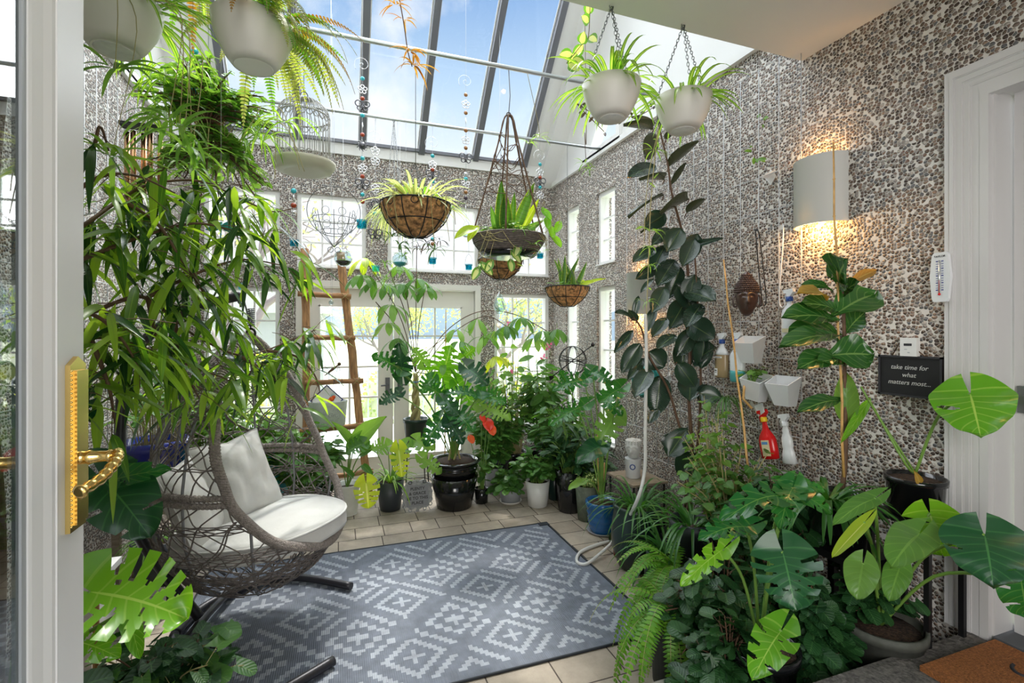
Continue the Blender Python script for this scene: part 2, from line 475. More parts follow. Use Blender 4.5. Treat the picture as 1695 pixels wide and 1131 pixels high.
def paver_material():
    m, n, l, b = nodes('concrete_pavers')
    tc = n.new('ShaderNodeTexCoord')
    br = n.new('ShaderNodeTexBrick'); br.inputs['Scale'].default_value = 1
    br.inputs['Brick Width'].default_value = .30; br.inputs['Row Height'].default_value = .205; br.inputs['Mortar Size'].default_value = .0035
    br.offset = .42; br.squash = .68; br.squash_frequency = 2; br.inputs['Bias'].default_value = 0
    br.inputs['Color1'].default_value = (.40, .345, .275, 1); br.inputs['Color2'].default_value = (.31, .265, .21, 1); br.inputs['Mortar'].default_value = (.05, .035, .025, 1)
    l.new(tc.outputs['Object'], br.inputs['Vector'])
    ns = n.new('ShaderNodeTexNoise'); ns.inputs['Scale'].default_value = 4; ns.inputs['Detail'].default_value = 9; ns.inputs['Roughness'].default_value = .7
    l.new(tc.outputs['Object'], ns.inputs['Vector'])
    mr = n.new('ShaderNodeMapRange'); mr.inputs[1].default_value = .3; mr.inputs[2].default_value = .7; mr.inputs[3].default_value = .72; mr.inputs[4].default_value = 1.25
    l.new(ns.outputs[0], mr.inputs[0])
    vm = n.new('ShaderNodeVectorMath'); vm.operation = 'SCALE'; l.new(br.outputs['Color'], vm.inputs[0]); l.new(mr.outputs[0], vm.inputs['Scale'])
    l.new(vm.outputs[0], b.inputs['Base Color']); b.inputs['Roughness'].default_value = .75
    n2 = n.new('ShaderNodeTexNoise'); n2.inputs['Scale'].default_value = 140; l.new(tc.outputs['Object'], n2.inputs['Vector'])
    mu = n.new('ShaderNodeMath'); mu.operation = 'MULTIPLY_ADD'; mu.inputs[1].default_value = -4; l.new(br.outputs['Fac'], mu.inputs[0]); l.new(n2.outputs[0], mu.inputs[2])
    bp = n.new('ShaderNodeBump'); bp.inputs['Strength'].default_value = .5; bp.inputs['Distance'].default_value = .003
    l.new(mu.outputs[0], bp.inputs['Height']); l.new(bp.outputs[0], b.inputs['Normal'])
    MT['pavers'] = m
paver_material()

# leaf materials
leafmat('lf_ficus', (.055, .16, .022), (.27, .43, .06), .3, .45, vein=(.22, .36, .06), vn=0, vw=.025)
leafmat('lf_ficus_dark', (.012, .05, .015), (.03, .10, .02), .22, .12, vein=(.06, .14, .04), vw=.02, spec=.65)
leafmat('lf_rubber', (.012, .034, .022), (.022, .052, .034), .18, .05, vein=(.08, .13, .05), vn=26, vs=.25, vw=.018, back=(.05, .06, .03), spec=.65)
leafmat('lf_fiddle', (.018, .085, .018), (.035, .13, .025), .25, .15, vein=(.16, .30, .08), vn=6, vs=.7, vw=.025)
leafmat('lf_fiddle_dry', (.32, .17, .04), (.38, .24, .06), .5, .3, vein=(.45, .35, .12), vn=6, vs=.7)
leafmat('lf_monstera', (.014, .11, .025), (.04, .19, .03), .22, .22, vein=(.12, .28, .06), vn=7, vs=.5, vw=.014)
leafmat('lf_monstera_deep', (.006, .055, .02), (.014, .085, .025), .36, .08, vein=(.05, .18, .05), vn=7, vs=.5, vw=.012)
leafmat('lf_monstera_lime', (.11, .34, .02), (.20, .46, .02), .26, .3, vein=(.35, .55, .10), vn=7, vs=.5, vw=.014)
leafmat('lf_bright', (.10, .26, .045), (.21, .39, .08), .35, .38, tcol=(2.0, 1.8, .8), vein=(.2, .4, .08), vn=6)
leafmat('lf_mid', (.04, .14, .028), (.10, .24, .05), .4, .28, vein=(.12, .26, .06), vn=6)
leafmat('lf_dark', (.008, .045, .013), (.024, .09, .022), .45, .12, vein=(.05, .14, .04), vn=6)
leafmat('lf_spider', (.10, .28, .03), (.20, .40, .05), .4, .35, edge=None, vein=(.5, .62, .25), vw=.10)
leafmat('lf_spider_pale', (.60, .66, .30), (.68, .72, .42), .45, .45, edge=(.25, .42, .10), ew=.36, tcol=(1.3, 1.25, .8))
leafmat('lf_spider_dark', (.03, .13, .02), (.06, .19, .03), .4, .25)
leafmat('lf_fern', (.08, .26, .02), (.16, .36, .03), .5, .35)
leafmat('lf_fern_pale', (.30, .42, .08), (.46, .50, .16), .5, .4, tcol=(1.5, 1.4, .7))
leafmat('lf_fern_brown', (.28, .12, .03), (.36, .2, .05), .6, .35)
leafmat('lf_snake', (.03, .12, .02), (.10, .24, .03), .35, .2, edge=(.40, .48, .08), vein=(.02, .06, .02), vn=12, vs=0, vw=.0, ew=.41)
leafmat('lf_yellow', (.30, .44, .03), (.44, .52, .05), .4, .35, vein=(.6, .65, .2))
leafmat('lf_varieg', (.50, .58, .28), (.62, .66, .38), .4, .35, edge=(.09, .24, .04))
leafmat('lf_outside', (.45, .55, .12), (.7, .68, .12), .8, .3)
leafmat('lf_outside_g', (.30, .42, .20), (.42, .52, .25), .8, .3)
leafmat('lf_purple', (.05, .04, .06), (.09, .06, .09), .4, .2)
leafmat('petal_pink', (.80, .15, .35), (.85, .3, .5), .5, .3, tcol=(1.2, .8, .9))

# ------------------------------------------------------------------ leaves
LID = [0]
def lid():
    LID[0] += 1
    return LID[0] % 997
def w_lance(t): return 2.15 * min(1, t) ** .5 * (1 - min(1, t)) ** .92
def w_strap(t): return min(1, .45 + 3 * t) * (1 - t ** 3) ** .8
def w_oval(t): return max(0, math.sin(PI * t ** .85)) ** .62
def w_ovate(t): return max(0, math.sin(PI * (.06 + .94 * t) ** .62)) ** .8
def w_obov(t): return max(0, math.sin(PI * t ** 1.45)) ** .75 * .98 + .02
def w_heart(t): return max(0, (1 - t ** 1.9)) ** .66 * (.10 + .90 * math.sin(min(1, t / .32) * PI / 2) ** .62)
def w_round(t): return max(0, 1 - (1.12 * (t - .42)) ** 2 * (2.2 if t > .42 else 1.2)) ** .5
PROF = dict(lance=w_lance, strap=w_strap, oval=w_oval, ovate=w_ovate, obov=w_obov, heart=w_heart, round=w_round)

def blade(mb, p, d, L, W, n=6, droop=.6, fold=.25, prof='lance', m=0, roll=0.0):
    """slender leaf that starts along d and bends down"""
    p = V(p); d = V(d).normalized(); f = PROF[prof]
    s = d.cross(V((0, 0, 1)))
    s = s.normalized() if s.length > .05 else V((math.cos(roll), math.sin(roll), 0))
    if roll: s = Matrix.Rotation(roll, 3, d) @ s
    o = len(mb.v); k = lid()
    for i in range(n + 1):
        t = i / n; w = W * .5 * max(.02, f(t)); nr = s.cross(d)
        mb.v += [tuple(p - s * w + nr * fold * w), tuple(p), tuple(p + s * w + nr * fold * w)]
        p = p + d * (L / n); d = V((d.x, d.y, d.z - droop / n)).normalized()
    for i in range(n):
        a = o + 3 * i; t0, t1 = i / n, (i + 1) / n
        mb.face([a, a + 1, a + 4, a + 3], [(k + .02, t0), (k + .5, t0), (k + .5, t1), (k + .02, t1)], m)
        mb.face([a + 1, a + 2, a + 5, a + 4], [(k + .5, t0), (k + .98, t0), (k + .98, t1), (k + .5, t1)], m)

def leaf(mb, base, tip, W, face=(0, -.5, 1), prof='oval', n=8, cols=4, arch=.12, cup=.15, wave=0.0, sweep=0.0, m=0, slits=0, holes=0, rng=None, curl=0.0, cuts=None):
    """broad leaf from base (petiole point) to tip; face = rough direction its upper side looks; slits = cuts per side"""
    rng = rng or R
    base, tip = V(base), V(tip); ax = tip - base; L = ax.length; ax.normalize()
    fc = V(face); fc = fc - ax * fc.dot(ax)
    if fc.length < .01: fc = ax.orthogonal()
    fc.normalize(); sd = ax.cross(fc).normalized(); f = PROF[prof]; k = lid()
    heart = prof in ('heart', 'round')
    if slits or cuts:
        n = 30 if cols < 8 else 44
    ph = rng.uniform(0, 6)
    cutl = {}
    for sg in (-1, 1):
        if slits:
            o_ = rng.uniform(-.2, .2)
            cutl[sg] = [(.12 + (q + .5 + o_ + rng.uniform(-.15, .15)) / slits * .72, 1.05, rng.uniform(.026, .044), rng.uniform(.55, .86)) for q in range(slits)] + [(.14 + (q + .5) / slits * .6, .26, .018, .10) for q in range(slits) if rng.random() < .35]
        elif cuts: cutl[sg] = [c[1:] for c in cuts if c[0] == sg]
    o = len(mb.v); C = cols
    for i in range(n + 1):
        t = i / n; w = W * .5 * max(.012, f(t))
        for j in range(-C, C + 1):
            s = j / C; a = abs(s)
            sw = sweep if not heart else (-(.40 if prof == 'heart' else .3) * (1 - t) ** 3 + (.16 + sweep) * t * (1 - t) * 2)
            al = t * L + sw * L * a ** 1.4
            e = W * (cup * a * a) + arch * L * math.sin(PI * min(1, max(0, al / L))) - curl * L * (al / L) ** 2
            e += wave * W * math.sin(t * 17 + ph + (1.7 if s > 0 else 0)) * a ** 2
            mb.v.append(tuple(base + ax * al + sd * (w * s) + fc * e))
    for i in range(n):
        tm = (i + .5) / n
        for j in range(-C, C):
            sm_ = abs((j + .5) / C); sg = 1 if j >= 0 else -1
            if cutl:
                drop = False
                for (tc_, sc_, rt_, rs_) in cutl[sg]:
                    if ((tm - tc_) / rt_) ** 2 + ((sm_ - sc_) / rs_) ** 2 < 1: drop = True
                if drop: continue
            a = o + i * (2 * C + 1) + j + C; b_ = a + 2 * C + 1
            u0, u1 = .5 + .48 * j / C, .5 + .48 * (j + 1) / C
            mb.face([a, a + 1, b_ + 1, b_], [(k + u0, i / n), (k + u1, i / n), (k + u1, (i + 1) / n), (k + u0, (i + 1) / n)], m)

def rdir(r=R, zlo=-1, zhi=1):
    z = r.uniform(zlo, zhi); a = r.uniform(0, 2 * PI); q = math.sqrt(max(0, 1 - z * z))
    return V((q * math.cos(a), q * math.sin(a), z))
def rosette(mb, c, n, L, W, droop=1.8, up=(.3, 1.2), prof='strap', fold=.3, m=0, spread=.02, rng=R, nseg=7):
    for i in range(n):
        a = rng.uniform(0, 2 * PI); z = rng.uniform(*up)
        d = V((math.cos(a), math.sin(a), z)); l = L * rng.uniform(.65, 1.1)
        blade(mb, V(c) + V((math.cos(a), math.sin(a), 0)) * spread * rng.random(), d, l, W * rng.uniform(.8, 1.15), nseg, droop * rng.uniform(.7, 1.3), fold, prof, m)
def frond(mb, p, d, L, W, droop=1.4, pairs=18, m=0, stem_m=None, rng=R):
    p = V(p); d = V(d).normalized(); s = d.cross(V((0, 0, 1)))
    s = s.normalized() if s.length > .05 else V((1, 0, 0))
    st = L / pairs; pts = [p.copy()]
    for i in range(pairs):
        p = p + d * st; d = V((d.x, d.y, d.z - droop / pairs)).normalized(); pts.append(p.copy())
        t = (i + 1) / pairs; w = W * .5 * (min(1, .5 + 2 * t) * (1 - t ** 2.2) + .05)
        nr = s.cross(d)
        for sg in (-1, 1):
            k = lid(); o = len(mb.v); h = st * .42
            q = p + s * sg * w + d * st * .35 - nr * w * .12
            mb.v += [tuple(p - d * h), tuple(p + d * h * .6), tuple(p + s * sg * w * .6 - d * h * .7), tuple(p + s * sg * w * .6 + d * h), tuple(q)]
            mb.face([o, o + 1, o + 3, o + 2] if sg > 0 else [o + 1, o, o + 2, o + 3], [(k + .3, 0), (k + .7, 0), (k + .7, .6), (k + .3, .6)], m)
            mb.face([o + 2, o + 3, o + 4] if sg > 0 else [o + 3, o + 2, o + 4], [(k + .3, .6), (k + .7, .6), (k + .5, 1)], m)
    return pts
def palmate(mb, c, n, L, W, rng=R, droop=.9, m=0, out=None):
    a0 = rng.uniform(0, 6)
    for i in range(n):
        a = a0 + 2 * PI * i / n + rng.uniform(-.15, .15)
        d = V((math.cos(a), math.sin(a), rng.uniform(-.5, .05)))
        if out: d += V(out) * .5
        blade(mb, c, d, L * rng.uniform(.8, 1.1), W, 6, droop * 1.3, .15, 'obov', m)
def bush(mf, ms, c, rx, ry, h, nst, per, L, W, prof='round', face_up=.9, m=0, ms_m=0, rng=R, petiole=.5, hang=0.0, stem_r=.0025, arch=.05, low=.35, n=5, cols=2, sr=.25):
    """stems from the soil at c up and outwards; leaves on the outer part of each"""
    c = V(c)
    for i in range(nst):
        a = rng.uniform(0, 2 * PI); q = math.sqrt(rng.random())
        e = V((rx * q * math.cos(a), ry * q * math.sin(a), h * (1 - .45 * q * q) * rng.uniform(.55, 1.0) - hang * q))
        b = c + V((e.x * sr, e.y * sr, 0)); top = c + e; mid = (b + top) / 2 + V((-e.x * .12, -e.y * .12, .12 * h))
        pts = curve3([b, mid, top], 4); ms.tube(pts, [stem_r * 1.3] * (len(pts) - 1) + [stem_r * .6], 4, ms_m, caps=False)
        for j in range(per):
            t = low + (1 - low) * (j + rng.random()) / per
            p = pts[min(len(pts) - 1, int(t * (len(pts) - 1)))] + rdir(rng) * .01
            od = V((p.x - c.x, p.y - c.y, 0)); od = od.normalized() if od.length > .01 else V((1, 0, 0))
            d = (od * .7 + rdir(rng, -.4, .5)).normalized(); l = L * rng.uniform(.6, 1.15)
            pb = p + d * l * petiole + V((0, 0, l * petiole * .5))
            ms.tube([p, pb], stem_r * .5, 3, ms_m, caps=False)
            d2 = (d + V((0, 0, -.35))).normalized()
            leaf(mf, pb, pb + d2 * l, W * l / L, (od * (1 - face_up) + V((rng.uniform(-.35, .35), rng.uniform(-.35, .35), face_up + .2))), prof, n, cols, arch, .08, .02, 0, m, rng=rng)

# ------------------------------------------------------------------ pots
def pot(parent, r, h, rb=None, mt='pot_white', style='plain', c=(0, 0, 0), n=28, name='pot', soil=True, sr=None):
    rb = rb if rb else r * .75; c = V(c); t = .006 + r * .03
    if style == 'plain': pr_ = [(rb * .9, 0), (rb, .004), (r, h), (r - t, h), (r - t * 1.3, h * .82), (.001, h * .8)]
    elif style == 'rim': pr_ = [(rb * .9, 0), (rb, .004), (r * .93, h * .86), (r, h * .86), (r * 1.01, h), (r * .92, h), (r * .9, h * .85), (.001, h * .82)]
    elif style == 'round': pr_ = [(rb * .7, 0), (rb, .01), (r * 1.06, h * .32), (r * 1.1, h * .6), (r * .98, h * .9), (r * 1.02, h * .95), (r, h), (r * .9, h), (r * .88, h * .88), (.001, h * .85)]
    elif style == 'bands':
        pr_ = [(rb * .85, 0), (rb, .006)]
        for q in range(1, 5): z = h * q / 5.4; rr = rb + (r - rb) * min(1, (q / 5) ** .6) ; pr_ += [(rr, z - .005), (rr - .003, z), (rr, z + .005)]
        pr_ += [(r, h * .86), (r * 1.03, h * .92), (r, h), (r * .9, h), (r * .88, h * .88), (.001, h * .85)]
    elif style == 'fancy': pr_ = [(rb * .8, 0), (rb, .01), (r * .93, h * .55), (r * .95, h * .62), (r * .90, h * .64), (r * .93, h * .82), (r * 1.0, h * .88), (r * 1.05, h * .96), (r * 1.02, h), (r * .9, h), (r * .87, h * .88), (.001, h * .86)]
    elif style == 'hang': pr_ = [(r * .46, 0), (r * .48, .004), (r * .50, 0), (r * .66, h * .17), (r * .84, h * .45), (r * .95, h * .72), (r, h), (r * .95, h), (r * .86, h * .78), (.001, h * .74)]
    elif style == 'bowl': pr_ = [(r * .5, 0), (r * .75, h * .3), (r * .95, h * .75), (r, h), (r * .95, h), (r * .9, h * .85), (.001, h * .8)]
    o = MB().lathe(pr_, c, n).build(name, MT[mt], parent)
    if soil:
        MB().lathe([(.001, h * .80), (r * .9, h * .86), (r * .88, h * .9), (.001, h * .93)] if style not in ('hang', 'bowl') else [(.001, h * .8), (r * .9, h * .86), (.001, h * .95)], c, 20).build('soil', MT['soil'], parent)
    return o
def saucer(parent, r, mt='pot_grey', c=(0, 0, 0)):
    return MB().lathe([(r * .85, -.0), (r, .02), (r * .96, .02), (r * .8, .006), (.001, .005)], c, 26).build('saucer', MT[mt], parent)
def chain(mb, a, b, link=.022, r=.0016):
    a, b = V(a), V(b); L = (b - a).length; k = max(2, int(L / (link * .72))); d = (b - a).normalized(); u = d.orthogonal().normalized(); w = d.cross(u)
    for i in range(k):
        c = a + (b - a) * (i + .5) / k; q = u if i % 2 else w
        pts = [c + d * (link * .5 * math.cos(g)) + q * (link * .26 * math.sin(g)) for g in [2 * PI * j / 7 for j in range(7)]]
        mb.tube(pts, r, 3, 0, True)
def line(a, b, sag=0, n=6):
    a, b = V(a), V(b)
    return [a + (b - a) * i / n - V((0, 0, sag * math.sin(PI * i / n))) for i in range(n + 1)]
# ------------------------------------------------------------------ the room
XL, XR, YB, PT = -1.3, 2.3, 5.05, 3.14      # left wall, right wall, back wall, top of pebble dash
TAN = math.tan(math.radians(48))
def roof(y): return 3.35 + (YB - y) * TAN
def wall_cells(mb, axis, c0, c1, u0, u1, z0, z1, holes, m=0):
    us = sorted({u0, u1, *[h[0] for h in holes], *[h[1] for h in holes]}); zs = sorted({z0, z1, *[h[2] for h in holes], *[h[3] for h in holes]})
    for a, b_ in zip(us, us[1:]):
        for c, d in zip(zs, zs[1:]):
            mu, mz = (a + b_) / 2, (c + d) / 2
            if any(h[0] < mu < h[1] and h[2] < mz < h[3] for h in holes): continue
            if axis == 'Y': mb.box((a, c0, c), (b_, c1, d), m)
            else: mb.box((c0, a, c), (c1, b_, d), m)
    return mb
struct(MB().box((XL - .2, -.25, -.1), (XR + .2, YB + .2, 0)).build('floor', MT['pavers']))
struct(MB().box((XL, -.25, 0), (XR, 1.17, .35)).build('trim_1', MT['slab']), 'raised aggregate entry slab')
struct(MB().box((XL, 1.17, 0), (XR, 1.56, .17)).build('trim_2', MT['kerb']), 'lower stone step in front of the entry slab')
BW = [(-.37, .26, 2.12, 2.83), (.47, 1.42, 2.12, 2.83), (1.60, 2.25, 2.12, 2.83), (-1.14, -.52, 2.12, 2.83),
      (1.60, 2.25, .47, 1.92), (-1.14, -.52, .47, 1.92), (-.38, 1.44, 0, 2.0)]
struct(wall_cells(MB(), 'Y', YB, YB + .16, XL - .16, XR + .16, 0, 3.24, BW).build('wall_back', MT['pebble']))
RW = [(3.737, 4.057, 2.12, 2.80), (4.42, 4.72, 2.12, 2.80), (3.737, 4.057, .47, 1.92), (4.42, 4.72, .47, 1.92), (.2, 1.11, .35, 2.43)]
struct(wall_cells(MB(), 'X', XR, XR + .16, -.25, YB, 0, PT, RW).build('wall_right', MT['pebble']))
struct(wall_cells(MB(), 'X', XL - .16, XL, -.25, YB, 0, PT, []).build('wall_left', MT['pebble']))
struct(wall_cells(MB(), 'Y', -.40, -.25, XL - .16, XR + .16, 0, 2.93, [(-.40, 1.4, .35, 2.43)]).build('wall_front', MT['pebble']))
struct(MB().box((XL - .16, -.40, 2.93), (XR, 1.9, 3.03)).build('ceiling', MT['ceiling_paint']))
struct(MB().box((.95, .95, 2.925), (1.28, 1.27, 2.932)).build('trim_3', MT['dark_iron']), 'dark ceiling vent at the top edge')
struct(MB().box((XL - .1, 1.82, 3.03), (XR + .1, 1.9, roof(1.9))).build('wall_upper', MT['white_paint']))
for nm, x0, x1 in (('wall_gable_right', XR, XR + .1), ('wall_gable_left', XL - .1, XL)):
    g = MB(); n = (x1 - x0, 0, 0)
    P_ = lambda pts: g.prism([(x0, y, z) for y, z in pts], n)
    P_([(1.9, PT), (YB + .16, PT), (YB + .16, 3.22), (1.9, 3.22)])
    P_([(1.9, 3.22), (3.65, 3.22), (3.65, roof(3.65)), (1.9, roof(1.9))])
    P_([(3.65, 3.88), (4.245, 3.22), (YB + .16, 3.22), (YB + .16, 3.35), (3.65, roof(3.65))])
    struct(g.build(nm, MT['white_paint']))
# triangular gable windows
for i, (xa, sg) in enumerate(((XR, 1), (XL, -1))):
    w = thing('window_%d' % (1 + i), 'white framed triangular gable window', 'window'); w['kind'] = 'structure'; del w['category']
    f = MB(); tri = [V((xa, 4.30, 3.17)), V((xa, 3.62, 3.17)), V((xa, 3.62, 3.95))]; inn = [V((xa, 4.17, 3.23)), V((xa, 3.68, 3.23)), V((xa, 3.68, 3.79))]
    for a in range(3):
        b_ = (a + 1) % 3; f.prism([tri[a], tri[b_], inn[b_], inn[a]], (-sg * .03, 0, 0))
    f.build('window_frame', MT['white_paint'], w)
    MB().prism([p + V((sg * .04, 0, 0)) for p in inn], (sg * .005, 0, 0)).build('pane', MT['pane_glass'], w)
struct(MB().box((XL, YB - .02, 3.24), (XR, YB + .16, 3.36)).build('trim_4', MT['white_paint']), 'white eave board above the back wall')
struct(MB().box((XR - .03, 1.9, PT), (XR, YB, PT + .05)).build('trim_5', MT['white_paint']), 'white ledge on top of the right wall')
struct(MB().box((XL, 1.9, PT), (XL + .03, YB, PT + .05)).build('trim_6', MT['white_paint']), 'white ledge on top of the left wall')
# raked boards beside the glass
def raked(x0, x1, y0, y1, dz0, dz1, m='white_paint'):
    return MB().prism([(x0, y0, roof(y0) + dz0), (x0, y1, roof(y1) + dz0), (x0, y1, roof(y1) + dz1), (x0, y0, roof(y0) + dz1)], (x1 - x0, 0, 0))
for i, (x0, x1, a, b_) in enumerate(((1.955, 2.14, -.02, .10), (2.12, 2.30, -.22, .10), (-1.14, -.95, -.02, .10), (-1.30, -1.12, -.22, .10))):
    struct(raked(x0, x1, 1.9, YB, a, b_).build('trim_%d' % (7 + i), MT['white_paint']), 'white raked board beside the roof glass')
# skylight: rafters, eave bar, glass
sk = thing('window_3', 'sloping roof glass with dark aluminium rafters', 'window'); sk['kind'] = 'structure'; del sk['category']
for x in (-.935, -.355, .225, .805, 1.38, 1.94):
    raked(x - .03, x + .03, 1.9, YB - .03, -.06, .03).build('rafter', MT['aluminium'], sk)
    raked(x - .042, x + .042, 1.9, YB, .03, .04).build('rafter_cap', MT['white_paint'], sk)
MB().box((-.95, YB - .05, 3.345), (1.955, YB - .01, 3.375)).build('eave_bar', MT['aluminium'], sk)
MB().prism([(-.95, 1.9, roof(1.9) + .045), (1.955, 1.9, roof(1.9) + .045), (1.955, YB, roof(YB) + .045), (-.95, YB, roof(YB) + .045)], (0, 0, .006)).build('pane', MT['pane_glass'], sk)

WN = [4]
def window(axis, c, u0, u1, z0, z1, cols, rows, inward):
    """frame in the reveal; c = coordinate of the room face; inward = sign pointing to the room"""
    w = thing('window_%d' % WN[0], 'white muntin window', 'window'); WN[0] += 1; w['kind'] = 'structure'; del w['category']
    def bx(mb, a0, a1, b0, b1, d0, d1):
        lo, hi = sorted((c - inward * d0, c - inward * d1))
        if axis == 'Y': mb.box((a0, lo, b0), (a1, hi, b1))
        else: mb.box((lo, a0, b0), (hi, a1, b1))
    f = MB(); t = .038
    for (a0, a1, b0, b1) in ((u0, u0 + t, z0, z1), (u1 - t, u1, z0, z1), (u0 + t, u1 - t, z0, z0 + t), (u0 + t, u1 - t, z1 - t, z1)):
        bx(f, a0, a1, b0, b1, .02, .11)
    bx(f, u0 - .0, u1 + .0, z0 - .0, z0 + .012, -.015, .02)
    f.build('window_frame', MT['white_paint'], w)
    mu = MB()
    for i in range(1, cols): x = u0 + t + (u1 - u0 - 2 * t) * i / cols; bx(mu, x - .008, x + .008, z0 + t, z1 - t, .05, .08)
    for i in range(1, rows): z = z0 + t + (z1 - z0 - 2 * t) * i / rows; bx(mu, u0 + t, u1 - t, z - .008, z + .008, .052, .078)
    if mu.v: mu.build('muntins', MT['white_paint'], w)
    g = MB(); bx(g, u0 + t, u1 - t, z0 + t, z1 - t, .063, .067); g.build('pane', MT['pane_glass'], w)
for h, c_, r_ in zip(BW[:6], (3, 4, 3, 3, 3, 3), (3, 3, 3, 3, 5, 5)): window('Y', YB, *h, c_, r_, -1)
for h, r_ in zip(RW[:4], (3, 3, 5, 5)): window('X', XR, *h, 1 if h[0] > 0 else 2, r_, -1)

# french doors in the back wall
d1 = thing('door_1', 'white french doors in the back wall', 'door'); d1['kind'] = 'structure'; del d1['category']
f = MB(); y0, y1 = YB + .0, YB + .10
f.box((-.38, y0 - .02, 0), (-.32, y1, 2.0)); f.box((1.38, y0 - .02, 0), (1.44, y1, 2.0)); f.box((-.32, y0 - .02, 1.94), (1.38, y1, 2.0)); f.box((-.32, y0, 0), (1.38, y1, .03))
f.build('door_frame', MT['cream_paint'], d1)
for a, b_ in ((-.315, .525), (.535, 1.375)):
    f = MB(); st = .135; z0, z1 = .035, 1.935
    f.box((a, y0 + .02, z0), (a + st, y0 + .065, z1)); f.box((b_ - st, y0 + .02, z0), (b_, y0 + .065, z1)); f.box((a + st, y0 + .02, z0), (b_ - st, y0 + .065, z0 + .2)); f.box((a + st, y0 + .02, z1 - .17), (b_ - st, y0 + .065, z1))
    f.build('door_leaf', MT['cream_paint'], d1)
    mu = MB(); u0, u1, v0, v1 = a + st, b_ - st, z0 + .2, z1 - .17
    mu.box(((u0 + u1) / 2 - .009, y0 + .03, v0), ((u0 + u1) / 2 + .009, y0 + .055, v1))
    for i in range(1, 5): z = v0 + (v1 - v0) * i / 5; mu.box((u0, y0 + .031, z - .009), (u1, y0 + .054, z + .009))
    for (p, q, r, s_) in ((u0, u0 + .014, v0, v1), (u1 - .014, u1, v0, v1), (u0, u1, v0, v0 + .014), (u0, u1, v1 - .014, v1)): mu.box((p, y0 + .012, r), (q, y0 + .02, s_))
    mu.build('muntins', MT['cream_paint'], d1)
    MB().box((u0, y0 + .04, v0), (u1, y0 + .045, v1)).build('pane', MT['pane_glass'], d1)
for x in (.47, .59):
    h = MB().box((x - .022, y0 + .008, .86), (x + .022, y0 + .02, 1.04)).tube([(x, y0 + .01, .97), (x, y0 - .04, .97), (x + (.07 if x > .5 else -.07), y0 - .045, .965)], .008, 8)
    h.build('door_handle', MT['pewter'], d1)
# right interior door with moulded casing
d2 = thing('door_2', 'white panelled interior door with moulded casing', 'door'); d2['kind'] = 'structure'; del d2['category']
cs = MB()
prof = [(0, .022), (.018, .032), (.03, .03), (.034, .024), (.055, .022), (.06, .016), (.075, .018), (.08, .012), (.105, .010), (.12, .016), (.132, .010)]
zt = 2.52
for i in range(len(prof) - 1):
    (a, ha), (b_, hb) = prof[i], prof[i + 1]; h = (ha + hb) / 2
    cs.box((XR - h - .01, 1.24 - b_, .35), (XR + .02, 1.24 - a, zt - a)); cs.box((XR - h - .01, .05, zt - b_), (XR + .02, 1.24 - b_, zt - a))
cs.build('casing', MT['door_white'], d2)
MB().box((XR, 1.10, .35), (XR + .16, 1.115, 2.43)).box((XR, .2, 2.40), (XR + .16, 1.10, 2.43)).build('jamb', MT['door_white'], d2)
lf = MB().box((XR + .10, .2, .37), (XR + .14, 1.09, 2.40))
lf.build('door_leaf', MT['door_white'], d2)
pn = MB()
for (a, b_, c, d) in ((.32, .58, 1.45, 2.25), (.68, .96, 1.45, 2.25), (.32, .58, .55, 1.25), (.68, .96, .55, 1.25)): pn.box((XR + .09, a, c), (XR + .10, b_, d))
pn.build('door_panel', MT['door_white'], d2)
MB().box((XR + .085, 1.02, 1.20), (XR + .1, 1.075, 1.30)).tube([(XR + .09, 1.045, 1.25), (XR + .05, 1.045, 1.25)], .018, 12).build('door_handle', MT['chain_steel'], d2)
MB().box((XR - .01, .2, .35), (XR + .16, 1.10, .37)).build('threshold', MT['threshold_grey'], d2)

# open glass door leaf at the left with brass hardware
d3 = thing('door_3', 'open white glazed door leaf with brass handle plate', 'door'); d3['kind'] = 'structure'; del d3['category']
xa, xb, ye = -.402, -.360, .903
f = MB(); f.box((xa, ye - .072, .37), (xb, ye, 2.42)); f.box((xa, -.02, .37), (xb, .05, 2.42)); f.box((xa, .05, .37), (xb, ye - .072, .57)); f.box((xa, .05, 2.30), (xb, ye - .072, 2.42))
f.build('door_leaf', MT['door_white'], d3)
bd = MB()
for s_, x in ((1, xb), (-1, xa)):
    xm = (xa + xb) / 2
    bd.prism([(x - s_ * .002, ye - .072, .57), (x - s_ * .003, ye - .078, .57), (x - s_ * .008, ye - .088, .57), (x - s_ * .012, ye - .104, .57), (x - s_ * .014, ye - .108, .57), (xm, ye - .108, .57), (xm, ye - .072, .57)], (0, 0, 1.73))
bd.build('glazing_bead', MT['door_white'], d3)
MB().box((xa + .016, ye - .118, .57), (xb - .016, ye - .108, 2.30)).build('gasket', MT['gasket'], d3)
MB().box((xa + .019, .05, .57), (xb - .019, ye - .118, 2.30)).build('pane', MT['door_glass'], d3)
pzc = 1.335
